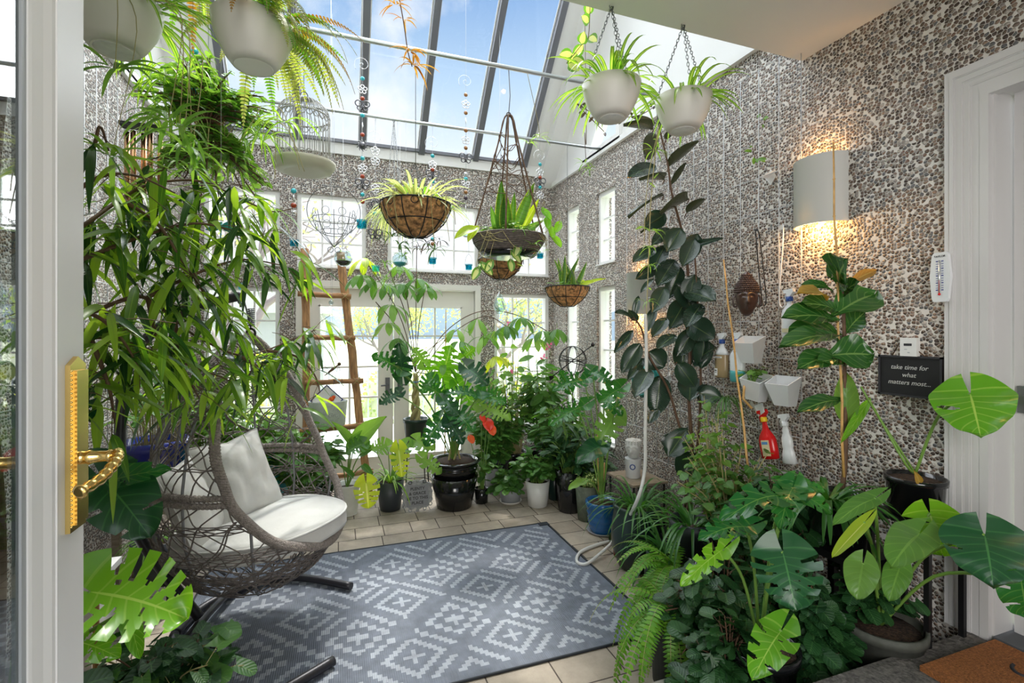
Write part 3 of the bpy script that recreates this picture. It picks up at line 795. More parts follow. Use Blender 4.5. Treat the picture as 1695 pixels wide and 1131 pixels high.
for sg, x in ((1, xb), (-1, xa)):
    p = MB(); hh, hw, yc = .118, .0225, ye - .030
    o_ = [(x, yc - hw, pzc - hh), (x, yc + hw, pzc - hh), (x, yc + hw, pzc + hh), (x, yc, pzc + hh + .012), (x, yc - hw, pzc + hh)]
    p.prism(o_, (sg * .006, 0, 0))
    for s_ in (-1,):
        for k in range(36): p.ball((x + sg * .006, yc + s_ * (hw - .003), pzc - hh + .008 + k * (2 * hh - .016) / 35), .0017, 6)
    p.prism([(x + sg * .006, yc - .013, pzc - hh + .008), (x + sg * .006, yc + .020, pzc - hh + .008), (x + sg * .006, yc + .020, pzc + hh - .008), (x + sg * .006, yc - .013, pzc + hh - .008)], (sg * .004, 0, 0))
    pl = p.build('handle_plate', MT['brass'], d3)
    hz = 1.318
    h = MB().lathe([(.0125, 0), (.0125, .006), (.0095, .009), (.009, .016), (.0110, .020), (.009, .024), (.008, .040), (.0100, .044), (.008, .048)], (x, yc, hz), 16, M=Matrix.Rotation(sg * PI / 2, 3, 'Y'))
    pts = curve3([(x + sg * .046, yc, hz), (x + sg * .054, yc - .003, hz + .003), (x + sg * .057, yc - .022, hz - .006), (x + sg * .052, yc - .052, hz - .020), (x + sg * .040, yc - .085, hz - .028)], 8)
    h.tube(pts, [.0074 + .0010 * math.sin(i * 2.1) for i in range(len(pts) - 3)] + [.008, .010, .006], 10)
    h.build('door_handle', MT['brass'], d3)
    MB().ball((x + sg * .007, yc, pzc - .07), .008, 8).build('keyhole_cover', MT['brass'], d3)

# wire trellises
def trellis(x, y0, y1, z0, z1, label, sg):
    t = thing('wire_trellis', label, 'trellis', (x, (y0 + y1) / 2, z0))
    m = MB(); yc = (y0 + y1) / 2; ny = round((y1 - y0) / .135); nz = round((z1 - z0) / .2)
    for i in range(ny + 1): y = -(y1 - y0) / 2 + (y1 - y0) * i / ny; m.tube([(0, y, 0), (0, y, z1 - z0)], .0026, 5)
    for i in range(nz + 1): z = (z1 - z0) * i / nz; m.tube([(.003, -(y1 - y0) / 2, z), (.003, (y1 - y0) / 2, z)], .0026, 5)
    m.build('wire_grid', MT['wire'], t)
    for (yy, zz) in ((-.5, .25), (-.5, .75), (.3, .25), (.3, .75)):
        b_ = MB(); y = yy * (y1 - y0) * .7; z = zz * (z1 - z0)
        dx = sg * (abs((XR if sg > 0 else XL) - x) - .004)
        b_.prism([(0, y - .002, z), (dx, y - .03, z + .03), (dx, y + .03, z + .0), (0, y + .002, z - .01)], (0, 0, .004)); b_.prism([(dx - sg * .003, y - .035, z), (dx - sg * .003, y, z + .045), (dx - sg * .003, y + .035, z), (dx - sg * .003, y, z - .045)], (sg * .003, 0, 0))
        b_.build('wall_bracket', MT['bottle_white'], t)
trellis(2.235, 1.85, 3.45, .55, 2.98, 'galvanised wire grid trellis fixed on the right pebble wall behind the spray bottles', 1)
trellis(-1.24, 1.9, 4.2, .6, 2.95, 'galvanised wire grid trellis on the left pebble wall behind the long leaved ficus', -1)

# roof pipes
for nm, y, z, lb in (('hanging_rail', 2.935, 3.19, 'upper galvanised pipe across the skylight, nearer the entry'), ('hanging_rail', 3.95, 3.19, 'lower galvanised pipe across the skylight, nearer the back wall')):
    o = MB().tube([(XL, 0, 0), (XR - .03, 0, 0)], .013, 12).build(nm, MT['pipe_steel'], loc=(0, y, z)); tag(o, lb, 'pipe')

# ------------------------------------------------------------------ outside
struct(MB().box((-60, 5.3, -.6), (60, 140, -.5)).build('ground_outside', MT['grass_out']))
struct(MB().box((2.5, -10, -.6), (60, 5.3, -.5)).build('ground_side', MT['grass_out']))
struct(MB().box((-6, 5.22, -.12), (8, 8.4, -.05)).build('deck_outside', MT['deck_grey']))
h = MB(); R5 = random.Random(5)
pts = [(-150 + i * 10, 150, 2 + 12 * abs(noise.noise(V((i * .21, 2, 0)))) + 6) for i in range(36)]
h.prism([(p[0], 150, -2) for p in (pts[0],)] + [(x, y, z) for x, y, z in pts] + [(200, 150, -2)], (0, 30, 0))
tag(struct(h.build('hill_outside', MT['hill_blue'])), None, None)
rl = thing('deck_railing', 'pale deck railing with thin balusters outside the back windows', 'railing', (0, 8.3, -.05))
MB().box((-6, -.03, .92), (8, .03, .97)).box((-6, -.02, .1), (8, .02, .14)).build('rail', MT['white_paint'], rl)
b_ = MB()
for i in range(93): b_.box((-6 + i * .15, -.01, .14), (-5.98 + i * .15, .01, .92))
b_.build('balusters', MT['outside_grey'], rl)
hs = thing('neighbouring_roof', 'grey gabled roof seen through the back left window', 'building', at(425, 560, 14))
MB().box((-1.6, 0, -2), (1.6, 2, .7)).build('wall', MT['outside_grey'], hs)
MB().prism([(-2.0, -.2, .65), (2.0, -.2, .65), (1.0, -.2, 1.3), (-.9, -.2, 1.3)], (0, 2.4, 0)).build('roof', MT['deck_grey'], hs)
def out_tree(x, y, hgt, seed, label, leafm, nl, crown):
    r = random.Random(seed); t = thing('garden_tree', label, 'tree', (x, y, -.5), 'trees beyond the back windows')
    tb, lb = MB(), MB()
    def grow(p, d, l, rad, dep):
        q = p + d * l; tb.tube([p, (p + q) / 2 + rdir(r) * l * .06, q], [rad, rad * .85, rad * .7], 6, caps=False)
        if dep == 0 or dep == 1:
            for _ in range(nl):
                c = q + rdir(r) * crown * r.random(); d_ = rdir(r); leaf(lb, c, c + d_ * .09, .06, rdir(r), 'oval', 2, 1, 0, 0, rng=r)
            if dep == 0: return
        for _ in range(3 if dep > 2 else 2): grow(q, (d + rdir(r) * .75 + V((0, 0, .12))).normalized(), l * r.uniform(.62, .85), rad * .62, dep - 1)
    grow(V((0, 0, 0)), V((r.uniform(-.15, .15), 0, 1)).normalized(), hgt * .28, hgt * .028, 5)
    tb.build('trunk', MT['bark_outside'], t)
    if lb.v: lb.build('foliage', MT[leafm], t)
out_tree(-1.6, 9.4, 5.2, 3, 'bare branched grey tree beyond the left french door', 'lf_outside_g', 3, .3)
out_tree(-3.4, 11, 5.5, 8, 'bare branched grey tree behind the upper left window', 'lf_outside_g', 4, .4)
out_tree(1.5, 17, 3.6, 12, 'low leafy green tree beyond the right french door', 'lf_outside_g', 14, .7)
out_tree(4.6, 14, 4.2, 15, 'leafy green tree beyond the back right window', 'lf_outside_g', 12, .7)
def out_shrub(x, y, rr, hh, seed, label, lm):
    r = random.Random(seed); t = thing('garden_shrub', label, 'shrub', (x, y, -.5), 'clipped shrubs beyond the french doors')
    lb = MB()
    for i in range(1300):
        d = rdir(r, -.1, 1); p = V((d.x * rr, d.y * rr, d.z * hh)) * r.uniform(.86, 1.03); leaf(lb, p, p + (d + rdir(r)) * .06, .06, d, 'oval', 2, 1, 0, 0, rng=r)
    MB().lathe([(rr * .9, 0), (rr * .93, hh * .3), (rr * .8, hh * .6), (rr * .45, hh * .86), (.001, hh * .95)], n=18).build('branches', MT['grass_out'], t)
    lb.build('foliage', MT[lm], t)
out_shrub(-1.38, 9.2, .75, 1.65, 31, 'rounded yellow green shrub beyond the left french door', 'lf_outside')
out_shrub(1.15, 9.9, .8, 1.5, 32, 'rounded green shrub beyond the right french door', 'lf_outside_g')
out_shrub(3.5, 10.2, .9, 1.35, 33, 'rounded yellow green shrub beyond the back right window', 'lf_outside')
# ------------------------------------------------------------------ rug
def rug():
    x0, x1, ya, yb = -.76, 1.53, 2.03, 3.50; c = .02
    nx, ny = int(round((x1 - x0) / c)), int(round((yb - ya) / c)); cx, cy = .815, 3.21
    t = thing('area_rug', 'blue grey outdoor rug with stepped pale diamond pattern on the pavers', 'rug', (x0, ya, 0))
    m = MB(); rr = random.Random(2)
    hz = lambda i, j: .007 + .0015 * math.sin(i * .21) * math.sin(j * .17) + (.004 * max(0, 1 - abs(i - 38) / 4)) * .5
    for i in range(nx + 1):
        for j in range(ny + 1): m.v.append((i * c, j * c, hz(i, j)))
    for i in range(nx):
        for j in range(ny):
            gx = round((x0 + (i + .5) * c - cx) / c); gy = round((ya + (j + .5) * c - cy) / c)
            light = 0
            if min(i, j, nx - 1 - i, ny - 1 - j) >= 3:
                p = 12
                best = 99
                for a in range(-14, 15):
                    for b_ in (-5, -4, -3, -2, -1, 0, 1):
                        if (a + b_) % 2: continue
                        dx, dy = abs(gx - a * p), abs(gy - b_ * p)
                        if dx + dy < best: best = dx + dy; ab = (a, b_); sx, sy = gx - a * p, gy - b_ * p
                if best <= 1 or (abs(sx) <= 2 and sy == 0) or (abs(sy) <= 2 and sx == 0): light = 1
                elif 6 <= best <= 7: light = 1
                elif best == 12 or (best == 11 and sx > 0):
                    sgn = sx * sy
                    u = (gx - gy) % 24; 
                    md = min(abs(sx), abs(sy))
                    if sgn >= 0: light = 1 if (md >= 2 or (ab[0] // 2 + ab[1]) % 3 == 0) else 0
                    else: light = 1 if (md >= 3 and not ((ab[0] + ab[1] * 3) % 8 == 0)) else 0
            a = i * (ny + 1) + j
            m.face([a, a + ny + 1, a + ny + 2, a + 1], None, light, True)
    m.build('woven_field', [MT['rug_dark'], MT['rug_light']], t)
    w, l = x1 - x0, yb - ya
    e = MB(); 
    for a, b_ in (((0, 0), (w, 0)), ((w, 0), (w, l)), ((w, l), (0, l)), ((0, l), (0, 0))): e.tube(line((*a, .006), (*b_, .006)), .006, 6)
    e.box((w - .03, -.004, .0), (w + .012, .17, .0125)).box((w - .07, l - .05, 0), (w + .01, l + .004, .0125))
    e.build('edge_binding', MT['rug_edge'], t)
rug()

# ------------------------------------------------------------------ egg chair, cushions, stand
CC = V((-.39, 2.76, .22)); CR = math.radians(-22)
WT = [0, .04, .12, .25, .4, .6, .8, 1.0, 1.14, 1.22, 1.26]
AT = [.06, .20, .33, .43, .475, .475, .43, .33, .21, .10, .02]
def interp(x, xs, ys):
    if x <= xs[0]: return ys[0]
    for i in range(len(xs) - 1):
        if x <= xs[i + 1]:
            t = (x - xs[i]) / (xs[i + 1] - xs[i]); return ys[i] + (ys[i + 1] - ys[i]) * t
    return ys[-1]
def egg(w, al, k=1.0):
    a = interp(w, WT, AT) * k
    return V((-a * .90 * math.cos(al) + .02 - .05 * w, a * math.sin(al), w))
RW_, RA_ = [.24, .27, .33, .42, .55, .75, 1.0, 1.2, 1.26], [180, 158, 138, 124, 112, 103, 98, 94, 90]
def lim(w): return math.radians(interp(w, RW_, RA_)) if w > .24 else PI * 1.01
eg = thing('hanging_egg_chair', 'grey brown wicker egg chair hanging above the rug at the left', 'chair', CC, rz=CR)
rim = []
ws = [1.26, 1.2, 1.1, 1.0, .88, .75, .64, .55, .47, .40, .345, .30, .265]
for w in ws: rim.append(egg(w, lim(w)))
rim.append(egg(.243, PI))
for w in reversed(ws[1:]): rim.append(egg(w, -lim(w)))
rim.append(rim[0])
rp = curve3(rim, 5)[:-1]
m = MB(); m.tube(rp, .021, 10, 0, True)
k = len(rp)
for i in range(0, k):      # wrapped cane
    p = rp[i]; q = rp[(i + 1) % k]
    for f_ in (0, .5):
        c_ = p + (q - p) * f_; m.torus(c_, .0215, .0045, (q - p) + V((.012, .01, .008)), 10, 5)
m.build('rim', MT['rattan_rim'], eg)
for sg in (-1, 1):         # arm-level double bars
    m = MB()
    for dz in (0, .03):
        pts = [egg(.56 + dz + .02 * j / 8, sg * (lim(.56) - math.radians(75) * j / 8)) for j in range(9)]; m.tube(pts, .013, 7)
        for p, q in zip(pts, pts[1:]):
            for f_ in (0, .25, .5, .75): m.torus(p + (q - p) * f_, .0135, .003, q - p, 8, 4)
    m.build('arm_bar', MT['rattan_rim'], eg)
m = MB()
for a in (0, 28, 58, 85, -28, -58, -85, 120, -120, 150, -150, 180):
    al = math.radians(a); pts = [egg(w, al, .985) for w in [i * .042 for i in range(1, 30)] if abs(al) <= lim(w) + .01]
    if len(pts) > 1: m.tube(pts, .006, 6)
m.build('frame_rib', MT['grey_rib'], eg)
m = MB(); r1 = random.Random(4)
def strand(f, w0, w1, n=44, r=.0034):
    run = []
    for i in range(n + 1):
        w = w0 + (w1 - w0) * i / n; al = f(w); al = (al + PI) % (2 * PI) - PI
        if abs(al) <= lim(w): run.append(egg(w, al, 1.0 + .008 * math.sin(i * 1.3)))
        else:
            if len(run) > 1: m.tube(run, r, 4, caps=False)
            run = []
    if len(run) > 1: m.tube(run, r, 4, caps=False)
for i in range(34):
    a0 = 2 * PI * i / 34
    for sg in (-1, 1):
        kk = sg * r1.uniform(1.9, 2.3); ph = r1.uniform(-.06, .06)
        strand(lambda w: a0 + ph + kk * w + .05 * math.sin(w * 30), .10, 1.24)
for w0, cnt, sp in ((.90, 7, .008), (.44, 6, .007), (.30, 6, .009), (.16, 7, .012), (.70, 2, .007), (1.0, 8, .009), (1.09, 12, .009)):
    for q in range(cnt):
        run = []
        for i in range(81):
            al = -PI + 2 * PI * i / 80; w = w0 + q * sp + .004 * math.sin(i * 1.9 + q * 2)
            if abs(al) <= lim(w): run.append(egg(w, al, 1.0 + .012 * math.sin(i * 1.6 + q * PI)))
            elif len(run) > 1: m.tube(run, .0026, 4, caps=False); run = []
        if len(run) > 1: m.tube(run, .0026, 4, caps=False)
for i in range(120):       # dense tangle under the seat
    a0 = r1.uniform(-PI, PI); w0 = r1.uniform(.0, .2); kk = r1.choice((-1, 1)) * r1.uniform(3, 8)
    strand(lambda w: a0 + kk * (w - w0), w0, w0 + r1.uniform(.06, .14), 10, .0032)
m.build('wicker_weave', MT['rattan'], eg)
tp = MB().torus((-.03, 0, 1.275), .022, .006, (0, 1, 0), 14, 6)
tp.build('hanging_ring', MT['dark_iron'], eg)
ch = MB(); cr_ = Matrix.Rotation(CR, 3, 'Z'); topw = CC + cr_ @ V((-.03, 0, 1.30))
TIP = at(404, 497, 2.74)
ch.tube([TIP + V((0, 0, -.0)), topw + V((0, 0, .0))], .004, 6)
hx = [topw + V((.016 * math.cos(g), .016 * math.sin(g), .01 + (TIP.z - topw.z - .05) * g / (2 * PI * 9))) for g in [2 * PI * i / 10 for i in range(91)]]
ch.tube(hx, .003, 4)
recenter(tag(ch.build('suspension_spring', MT['pewter']), 'coiled metal spring between stand tip and wicker egg chair', 'spring'), topw)
def pillow(w, h, d, seed, wr=.022):
    r_ = random.Random(seed); o1 = r_.uniform(0, 9)
    def fn(u, v, sg):
        x, y = 2 * u - 1, 2 * v - 1
        e = max(0, (1 - abs(x) ** 2.6)) ** .6 * max(0, (1 - abs(y) ** 2.6)) ** .6
        sc = 1 - .13 * (1 - abs(x)) * abs(y) - .13 * (1 - abs(y)) * abs(x)
        wv = wr * (noise.noise(V((x * 2.3 + o1, y * 2.3, sg))) + .6 * noise.noise(V((x * 6 + o1, y * 2, sg * 2)))) * e
        return V((x * w / 2 * sc, y * h / 2 * sc, sg * (d / 2 * e) + wv))
    m = MB(); m.grid(lambda u, v: fn(u, v, 1), 22, 22).grid(lambda u, v: fn(1 - u, v, -1), 22, 22)
    for sg in (0, 1):
        m.tube([fn(i / 20, sg, 0) for i in range(21)], .004, 5); m.tube([fn(sg, i / 20, 0) for i in range(21)], .004, 5)
    return m
def place_pillow(w, h, d, seed, loc, fwd, label, tilt=0):
    o = pillow(w, h, d, seed).build('throw_pillow', MT['cushion']); tag(o, label, 'pillow', 'pale grey pillows in the egg chair')
    z = V(fwd).normalized(); y = (V((0, 0, 1)) - z * z.z).normalized(); x = y.cross(z)
    M = Matrix((x, y, z)).transposed() @ Matrix.Rotation(tilt, 3, 'Z')
    o.rotation_euler = M.to_euler(); o.location = loc
    return o
def C_(x, y, z): return CC + cr_ @ V((x, y, z))
place_pillow(.44, .46, .16, 3, C_(-.16, .12, .50), cr_ @ V((1, -.25, .45)), 'pale grey pillow with a twisted top corner on the right side of the egg chair', .05)
place_pillow(.42, .44, .15, 5, C_(-.22, -.16, .46), cr_ @ V((1, .35, .5)), 'pale grey pillow behind the wicker on the left side of the egg chair', -.12)
m = MB()
def cush(u, v):
    a = 2 * PI * u; r_ = v * 2
    if r_ <= 1: q, z = r_, .045 + .02 * (1 - r_ ** 2)
    else: q, z = 1, .045 - .09 * (r_ - 1)
    if v > .97: q = .9
    q2 = q * (1 + .02 * math.sin(5 * a))
    return V((.40 * q2 * math.cos(a), .37 * q2 * math.sin(a), z + .006 * noise.noise(V((math.cos(a) * 2 * q, math.sin(a) * 2 * q, 1)))))
m.grid(cush, 40, 14).tube([V((.402 * (1 + .02 * math.sin(5 * a)) * math.cos(a), .372 * (1 + .02 * math.sin(5 * a)) * math.sin(a), .04)) for a in [2 * PI * i / 40 for i in range(40)]], .006, 6, 0, True)
o = m.build('seat_cushion', MT['cushion']); tag(o, 'round pale grey seat cushion in the wicker egg chair', 'cushion'); o.location = C_(.03, .0, .285); o.rotation_euler = (0, -.08, CR)

st = thing('egg_chair_stand', 'charcoal tubular C shaped stand of the egg chair with curved feet', 'stand', (-.72, 2.74, 0))
LO = -V((-.72, 2.74, 0))
pp = [at(x, y, 2.74) + LO for x, y in ((330, 1022), (300, 985), (258, 930), (226, 880), (206, 815), (199, 745), (200, 690), (206, 630), (232, 572), (290, 524), (345, 503), (403, 489))]
m = MB().tube(curve3(pp, 5), .023, 12); m.build('curved_pole', MT['charcoal_tube'], st)
MB().tube([pp[-1] + V((-.02, 0, -.003)), pp[-1] + V((-.012, 0, -.06))], .005, 6).torus(pp[-1] + V((-.01, 0, -.03)), .014, .004, (0, 1, 0), 12, 5).build('eye_bolt', MT['pewter'], st)
for nm, pts in (('foot', [(-.74, 2.74, .05), (-.70, 2.95, .035), (-.58, 3.10, .035), (-.40, 3.19, .035), (-.20, 3.15, .035), (.07, 2.95, .035)]),
                ('foot', [(-.74, 2.74, .05), (-.72, 2.50, .035), (-.60, 2.26, .035), (-.42, 2.14, .035), (-.25, 2.17, .035), (-.02, 2.31, .035)]),
                ('crossbar', [(-.55, 3.13, .06), (-.64, 2.75, .075), (-.72, 2.28, .04)])):
    MB().tube(curve3([V(p) + LO for p in pts], 6), .021, 12).build(nm, MT['charcoal_tube'], st)

# ------------------------------------------------------------------ ladder with pail
def log(mb, a, b_, r, seed, n=9):
    rr = random.Random(seed); a, b_ = V(a), V(b_)
    pts = [a + (b_ - a) * i / n + rdir(rr) * r * .14 for i in range(n + 1)]
    mb.tube(pts, [r * rr.uniform(.92, 1.08) for _ in pts], 9)
LY = 4.66
ld = thing('log_ladder', 'rustic peeled log ladder leaning by the left french door', 'ladder', (0, 0, 0))
def lpt(px, py): return at(px, py, 4.55 + .28 * (824 - py) / 412)
base_l = (lpt(508, 815), lpt(505, 412)); base_r = (lpt(611, 815), lpt(563, 418))
O_ = V((-.05, 4.6, 0)); ld.location = O_
for a, b_, sd in ((*base_l, 1), (*base_r, 2)):
    a = V((a.x, a.y, 0)); m = MB(); log(m, a - O_, b_ - O_, .036, sd, 12); m.build('side_rail', MT['wood_ladder'], ld)
for i, (xa_, ya_, xb_, yb_) in enumerate(((494, 487, 581, 492), (503, 558, 588, 560), (506, 633, 601, 629), (497, 712, 609, 702), (513, 792, 617, 777))):
    a, b_ = lpt(xa_, ya_) - O_ + V((0, -.05, 0)), lpt(xb_, yb_) - O_ + V((0, -.05, 0))
    m = MB(); log(m, a, b_, .024, 10 + i, 8); rg = m.build('rung', MT['wood_rung'], ld)
    for e in (a.lerp(b_, .14), a.lerp(b_, .88)):
        k_ = MB()
        for s_ in (-1, 1): k_.tube([e + V((-.03, -.026, -.03 * s_)), e + V((.03, -.026, .03 * s_)), e + V((.03, .03, .03 * s_)), e + V((-.03, .03, -.03 * s_))], .003, 4, 0, True)
        k_.build('lashing', MT['stem_straw'], rg)
pc = at(543, 705, 4.47)
pl = thing('metal_pail', 'white painted metal wall pail with faded lettering hung on the log ladder', 'pail', pc)
MB().lathe([(.135, 0), (.14, .005), (.158, .205), (.162, .215), (.153, .215), (.13, .02), (.001, .015)], (0, 0, 0), 28, sy=.6).build('pail_body', MT['white_metal_pail'], pl)
MB().tube([(-.155, -.02, .19), (-.17, -.03, .14), (-.16, -.02, .12)], .003, 5).build('handle_loop', MT['pewter'], pl)
M_ = Matrix.Translation((.035, -.088, .125)) @ Matrix.Rotation(PI / 2 - .06, 4, 'X')
text_mb('lettering', 'Gather\n& Grow', .05, M_, MT['stone_grey'], pl, .0012, shear=.3)
sw = MB()
for q in range(10):
    a = 2 * PI * q / 10; sw.tube([V((.035 + (.068 + .008 * math.sin(g * 2)) * math.cos(a + g * .12), -.0905 - .004 * abs(math.cos(a)), .12 + .062 * math.sin(a + g * .12))) for g in range(5)], .0016, 4)
sw.build('embossed_wreath', MT['stone_grey'], pl)
pt = thing('picture_tile', 'small blue edged picture tile standing in the metal pail', 'tile', pc + V((-.01, .0, .13)))
dm = lambda r_, y: [(0, y, -r_ + .09), (r_, y, .09), (0, y, r_ + .09), (-r_, y, .09)]
MB().prism(dm(.135, 0), (0, .008, 0)).build('frame', MT['navy_edge'], pt)
MB().prism(dm(.122, -.001), (0, .002, 0)).build('tile_face', MT['label_white'], pt)
b_ = MB()
for (x, z, r_) in ((.04, .10, .022), (.02, .085, .018), (.055, .115, .016)): b_.lathe([(.001, 0), (r_, .0005), (.001, .001)], (x, -.003, z), 10, M=Matrix.Rotation(PI / 2, 3, 'X'))
b_.build('painted_fish', MT['orange_flower'], pt)
b_ = MB()
for i in range(5): b_.prism([(.035 + .005 * i, -.003, .12), (.03 + .011 * i, -.003, .165 - abs(i - 2) * .008), (.04 + .005 * i, -.003, .12)], (0, .001, 0))
b_.build('painted_seaweed', MT['turq'], pt)

# ------------------------------------------------------------------ stone sign
sg_ = at(691, 845, 4.08); sg_.z = 0
s = thing('garden_sign', 'grey cast stone plaque reading PLENTY & GRACE BE TO THIS PLACE leaning between pots', 'sign', sg_)
W2, H2 = .125, .25
m = MB(); out = []
for i in range(64):
    a = 2 * PI * i / 64; c_, s_ = math.cos(a), math.sin(a)
    q = 1 / max(abs(c_), abs(s_)); r_ = min(q, 1.12) * (1 + .055 * math.sin(a * 12)); out.append(V((c_ * r_ * W2 * .98, 0, .02 + H2 / 2 + s_ * r_ * H2 * .46)))
m.prism(out, (0, .022, 0)); m.build('scrolled_frame', MT['stone_grey'], s)
m = MB()
for cx_ in (-1, 1):
    for cz in (.06, .13, .21):
        m.torus((cx_ * .108, -.002, cz), .014, .004, (0, 1, 0), 12, 5); m.torus((cx_ * .06, -.002, .025 if cz < .1 else .25), .013, .004, (0, 1, 0), 12, 5)
m.ball((0, -.002, .262), .014, 8).ball((0, -.002, .018), .014, 8)
m.build('scroll_relief', MT['stone_grey'], s)
MB().box((-.092, -.004, .05), (.092, .002, .225)).build('text_panel', MT['pot_grey'], s)
text_mb('lettering', 'PLENTY\n& GRACE\nBE TO THIS\nPLACE', .034, Matrix.Translation((0, -.005, .138)) @ Matrix.Rotation(PI / 2, 4, 'X'), MT['stone_dark'], s, .001, .0006, line=1.15)

# ------------------------------------------------------------------ right wall: sconces, sign, gadgets
def sconce(p, label, h=.335):
    t = thing('wall_sconce', label, 'wall lamp', p, 'half round wall sconces on the right wall')
    m = MB(); r0, n = .135, 20
    for rr, fl in ((r0, False), (r0 - .008, True)):
        o = len(m.v)
        for i in range(n + 1):
            a = -PI / 2 + PI * i / n; x, y = -rr * .85 * math.cos(a), rr * math.sin(a); m.v += [(x, y, 0), (x, y, h)]
        for i in range(n):
            f_ = [o + 2 * i, o + 2 * i + 2, o + 2 * i + 3, o + 2 * i + 1]; m.face(f_ if fl else f_[::-1], None, 0, True)
    k = 2 * (n + 1)
    for i in range(n):
        for zz in (0, 1):
            a, b_ = 2 * i + zz, 2 * i + 2 + zz; m.face([a, b_, k + b_, k + a], None, 0, False)
    m.build('lamp_shade', MT['sconce_white'], t)
    MB().box((-.012, -.06, .06), (0, .06, h - .06)).tube([(-.01, 0, h / 2), (-.05, 0, h / 2)], .012, 8).build('back_plate', MT['label_white'], t)
    MB().ball((-.055, 0, h / 2 - .03), .024, 12).build('bulb', MT['sky_bulb'], t)
    for dz in (-.02, h + .02):
        l = bpy.data.lights.new('sconce_light', 'POINT'); l.energy = 2.4 if dz < 0 else .7; l.color = (1, .52, .16); l.shadow_soft_size = .03
        lo = bpy.data.objects.new('sconce_light', l); COL.objects.link(lo); lo.parent = t; lo.location = (-.06, 0, dz)
    return t
sconce((XR, 1.785, 2.035), 'large white half cylinder wall sconce glowing amber above the fiddle leaf fig')
sconce((XR, 3.33, 1.64), 'white half cylinder wall sconce half hidden behind the rubber plant leaves')
t = thing('chalkboard_sign', 'small black chalkboard sign reading take time for what matters most', 'sign', (XR - .012, 1.375, 1.225))
MB().box((-.012, -.12, 0), (0, .12, .172)).build('board', MT['black_board'], t)
f = MB()
for a, b_ in (((-.016, -.122, 0), (0, .122, .008)), ((-.016, -.122, .166), (0, .122, .174)), ((-.016, -.122, 0), (0, -.114, .174)), ((-.016, .114, 0), (0, .122, .174))): f.box(a, b_)
f.build('frame', MT['ink'], t)
TR = Matrix(((0, 0, -1, 0), (-1, 0, 0, 0), (0, 1, 0, 0), (0, 0, 0, 1)))
text_mb('chalk_lettering', 'take time for\nwhat\nmatters most...', .027, Matrix.Translation((-.0135, 0, .092)) @ TR, MT['chalk'], t, .0004, shear=.25, line=1.2)
MB().tube([(-.006, .07, .172), (-.004, .03, .25), (-.006, -.06, .172)], .0025, 5).build('hanging_cord', MT['stem_brown'], t)
t = thing('wall_control', 'small white wall mounted control box with dark display above the chalkboard', 'thermostat', (XR - .012, 1.372, 1.398))
MB().box((-.022, -.032, 0), (0, .032, .078)).build('case', MT['label_white'], t)
MB().box((-.0235, -.014, .044), (-.021, .016, .054)).build('display', MT['ink'], t)
MB().box((-.0235, .004, .028), (-.0215, .014, .031)).box((-.0235, -.006, .014), (-.0215, .002, .018)).build('marks', MT['outside_grey'], t)
t = thing('wall_thermometer', 'white wall thermometer with red bulb on the door casing', 'thermometer', (XR - .045, 1.243, 1.62), rz=-.12)
o_ = [(0, -.030, .012), (0, -.024, 0), (0, .024, 0), (0, .030, .012), (0, .038, .1), (0, .030, .185), (0, .022, .196), (0, -.022, .196), (0, -.030, .185), (0, -.038, .1)]
MB().prism(o_, (-.012, 0, 0)).build('case', MT['bottle_white'], t)
MB().tube([(-.014, 0, .03), (-.014, 0, .165)], .0022, 6).build('tube', MT['silver'], t)
MB().ball((-.014, 0, .03), .005, 8).tube([(-.0155, 0, .03), (-.0155, 0, .085)], .0012, 5).build('red_spirit', MT['red_plastic'], t)
b_ = MB()
for i in range(13):
    z = .045 + i * .0095
    for s_ in (-1, 1): b_.box((-.0128, s_ * .010 - .004, z), (-.0118, s_ * .010 + .004, z + (.0035 if i % 3 == 0 else .0018)))
b_.build('scale_marks', MT['pot_cobalt'], t)
text_mb('lettering', 'TAYLOR', .011, Matrix.Translation((-.0128, 0, .180)) @ TR, MT['ink'], t, .0004)

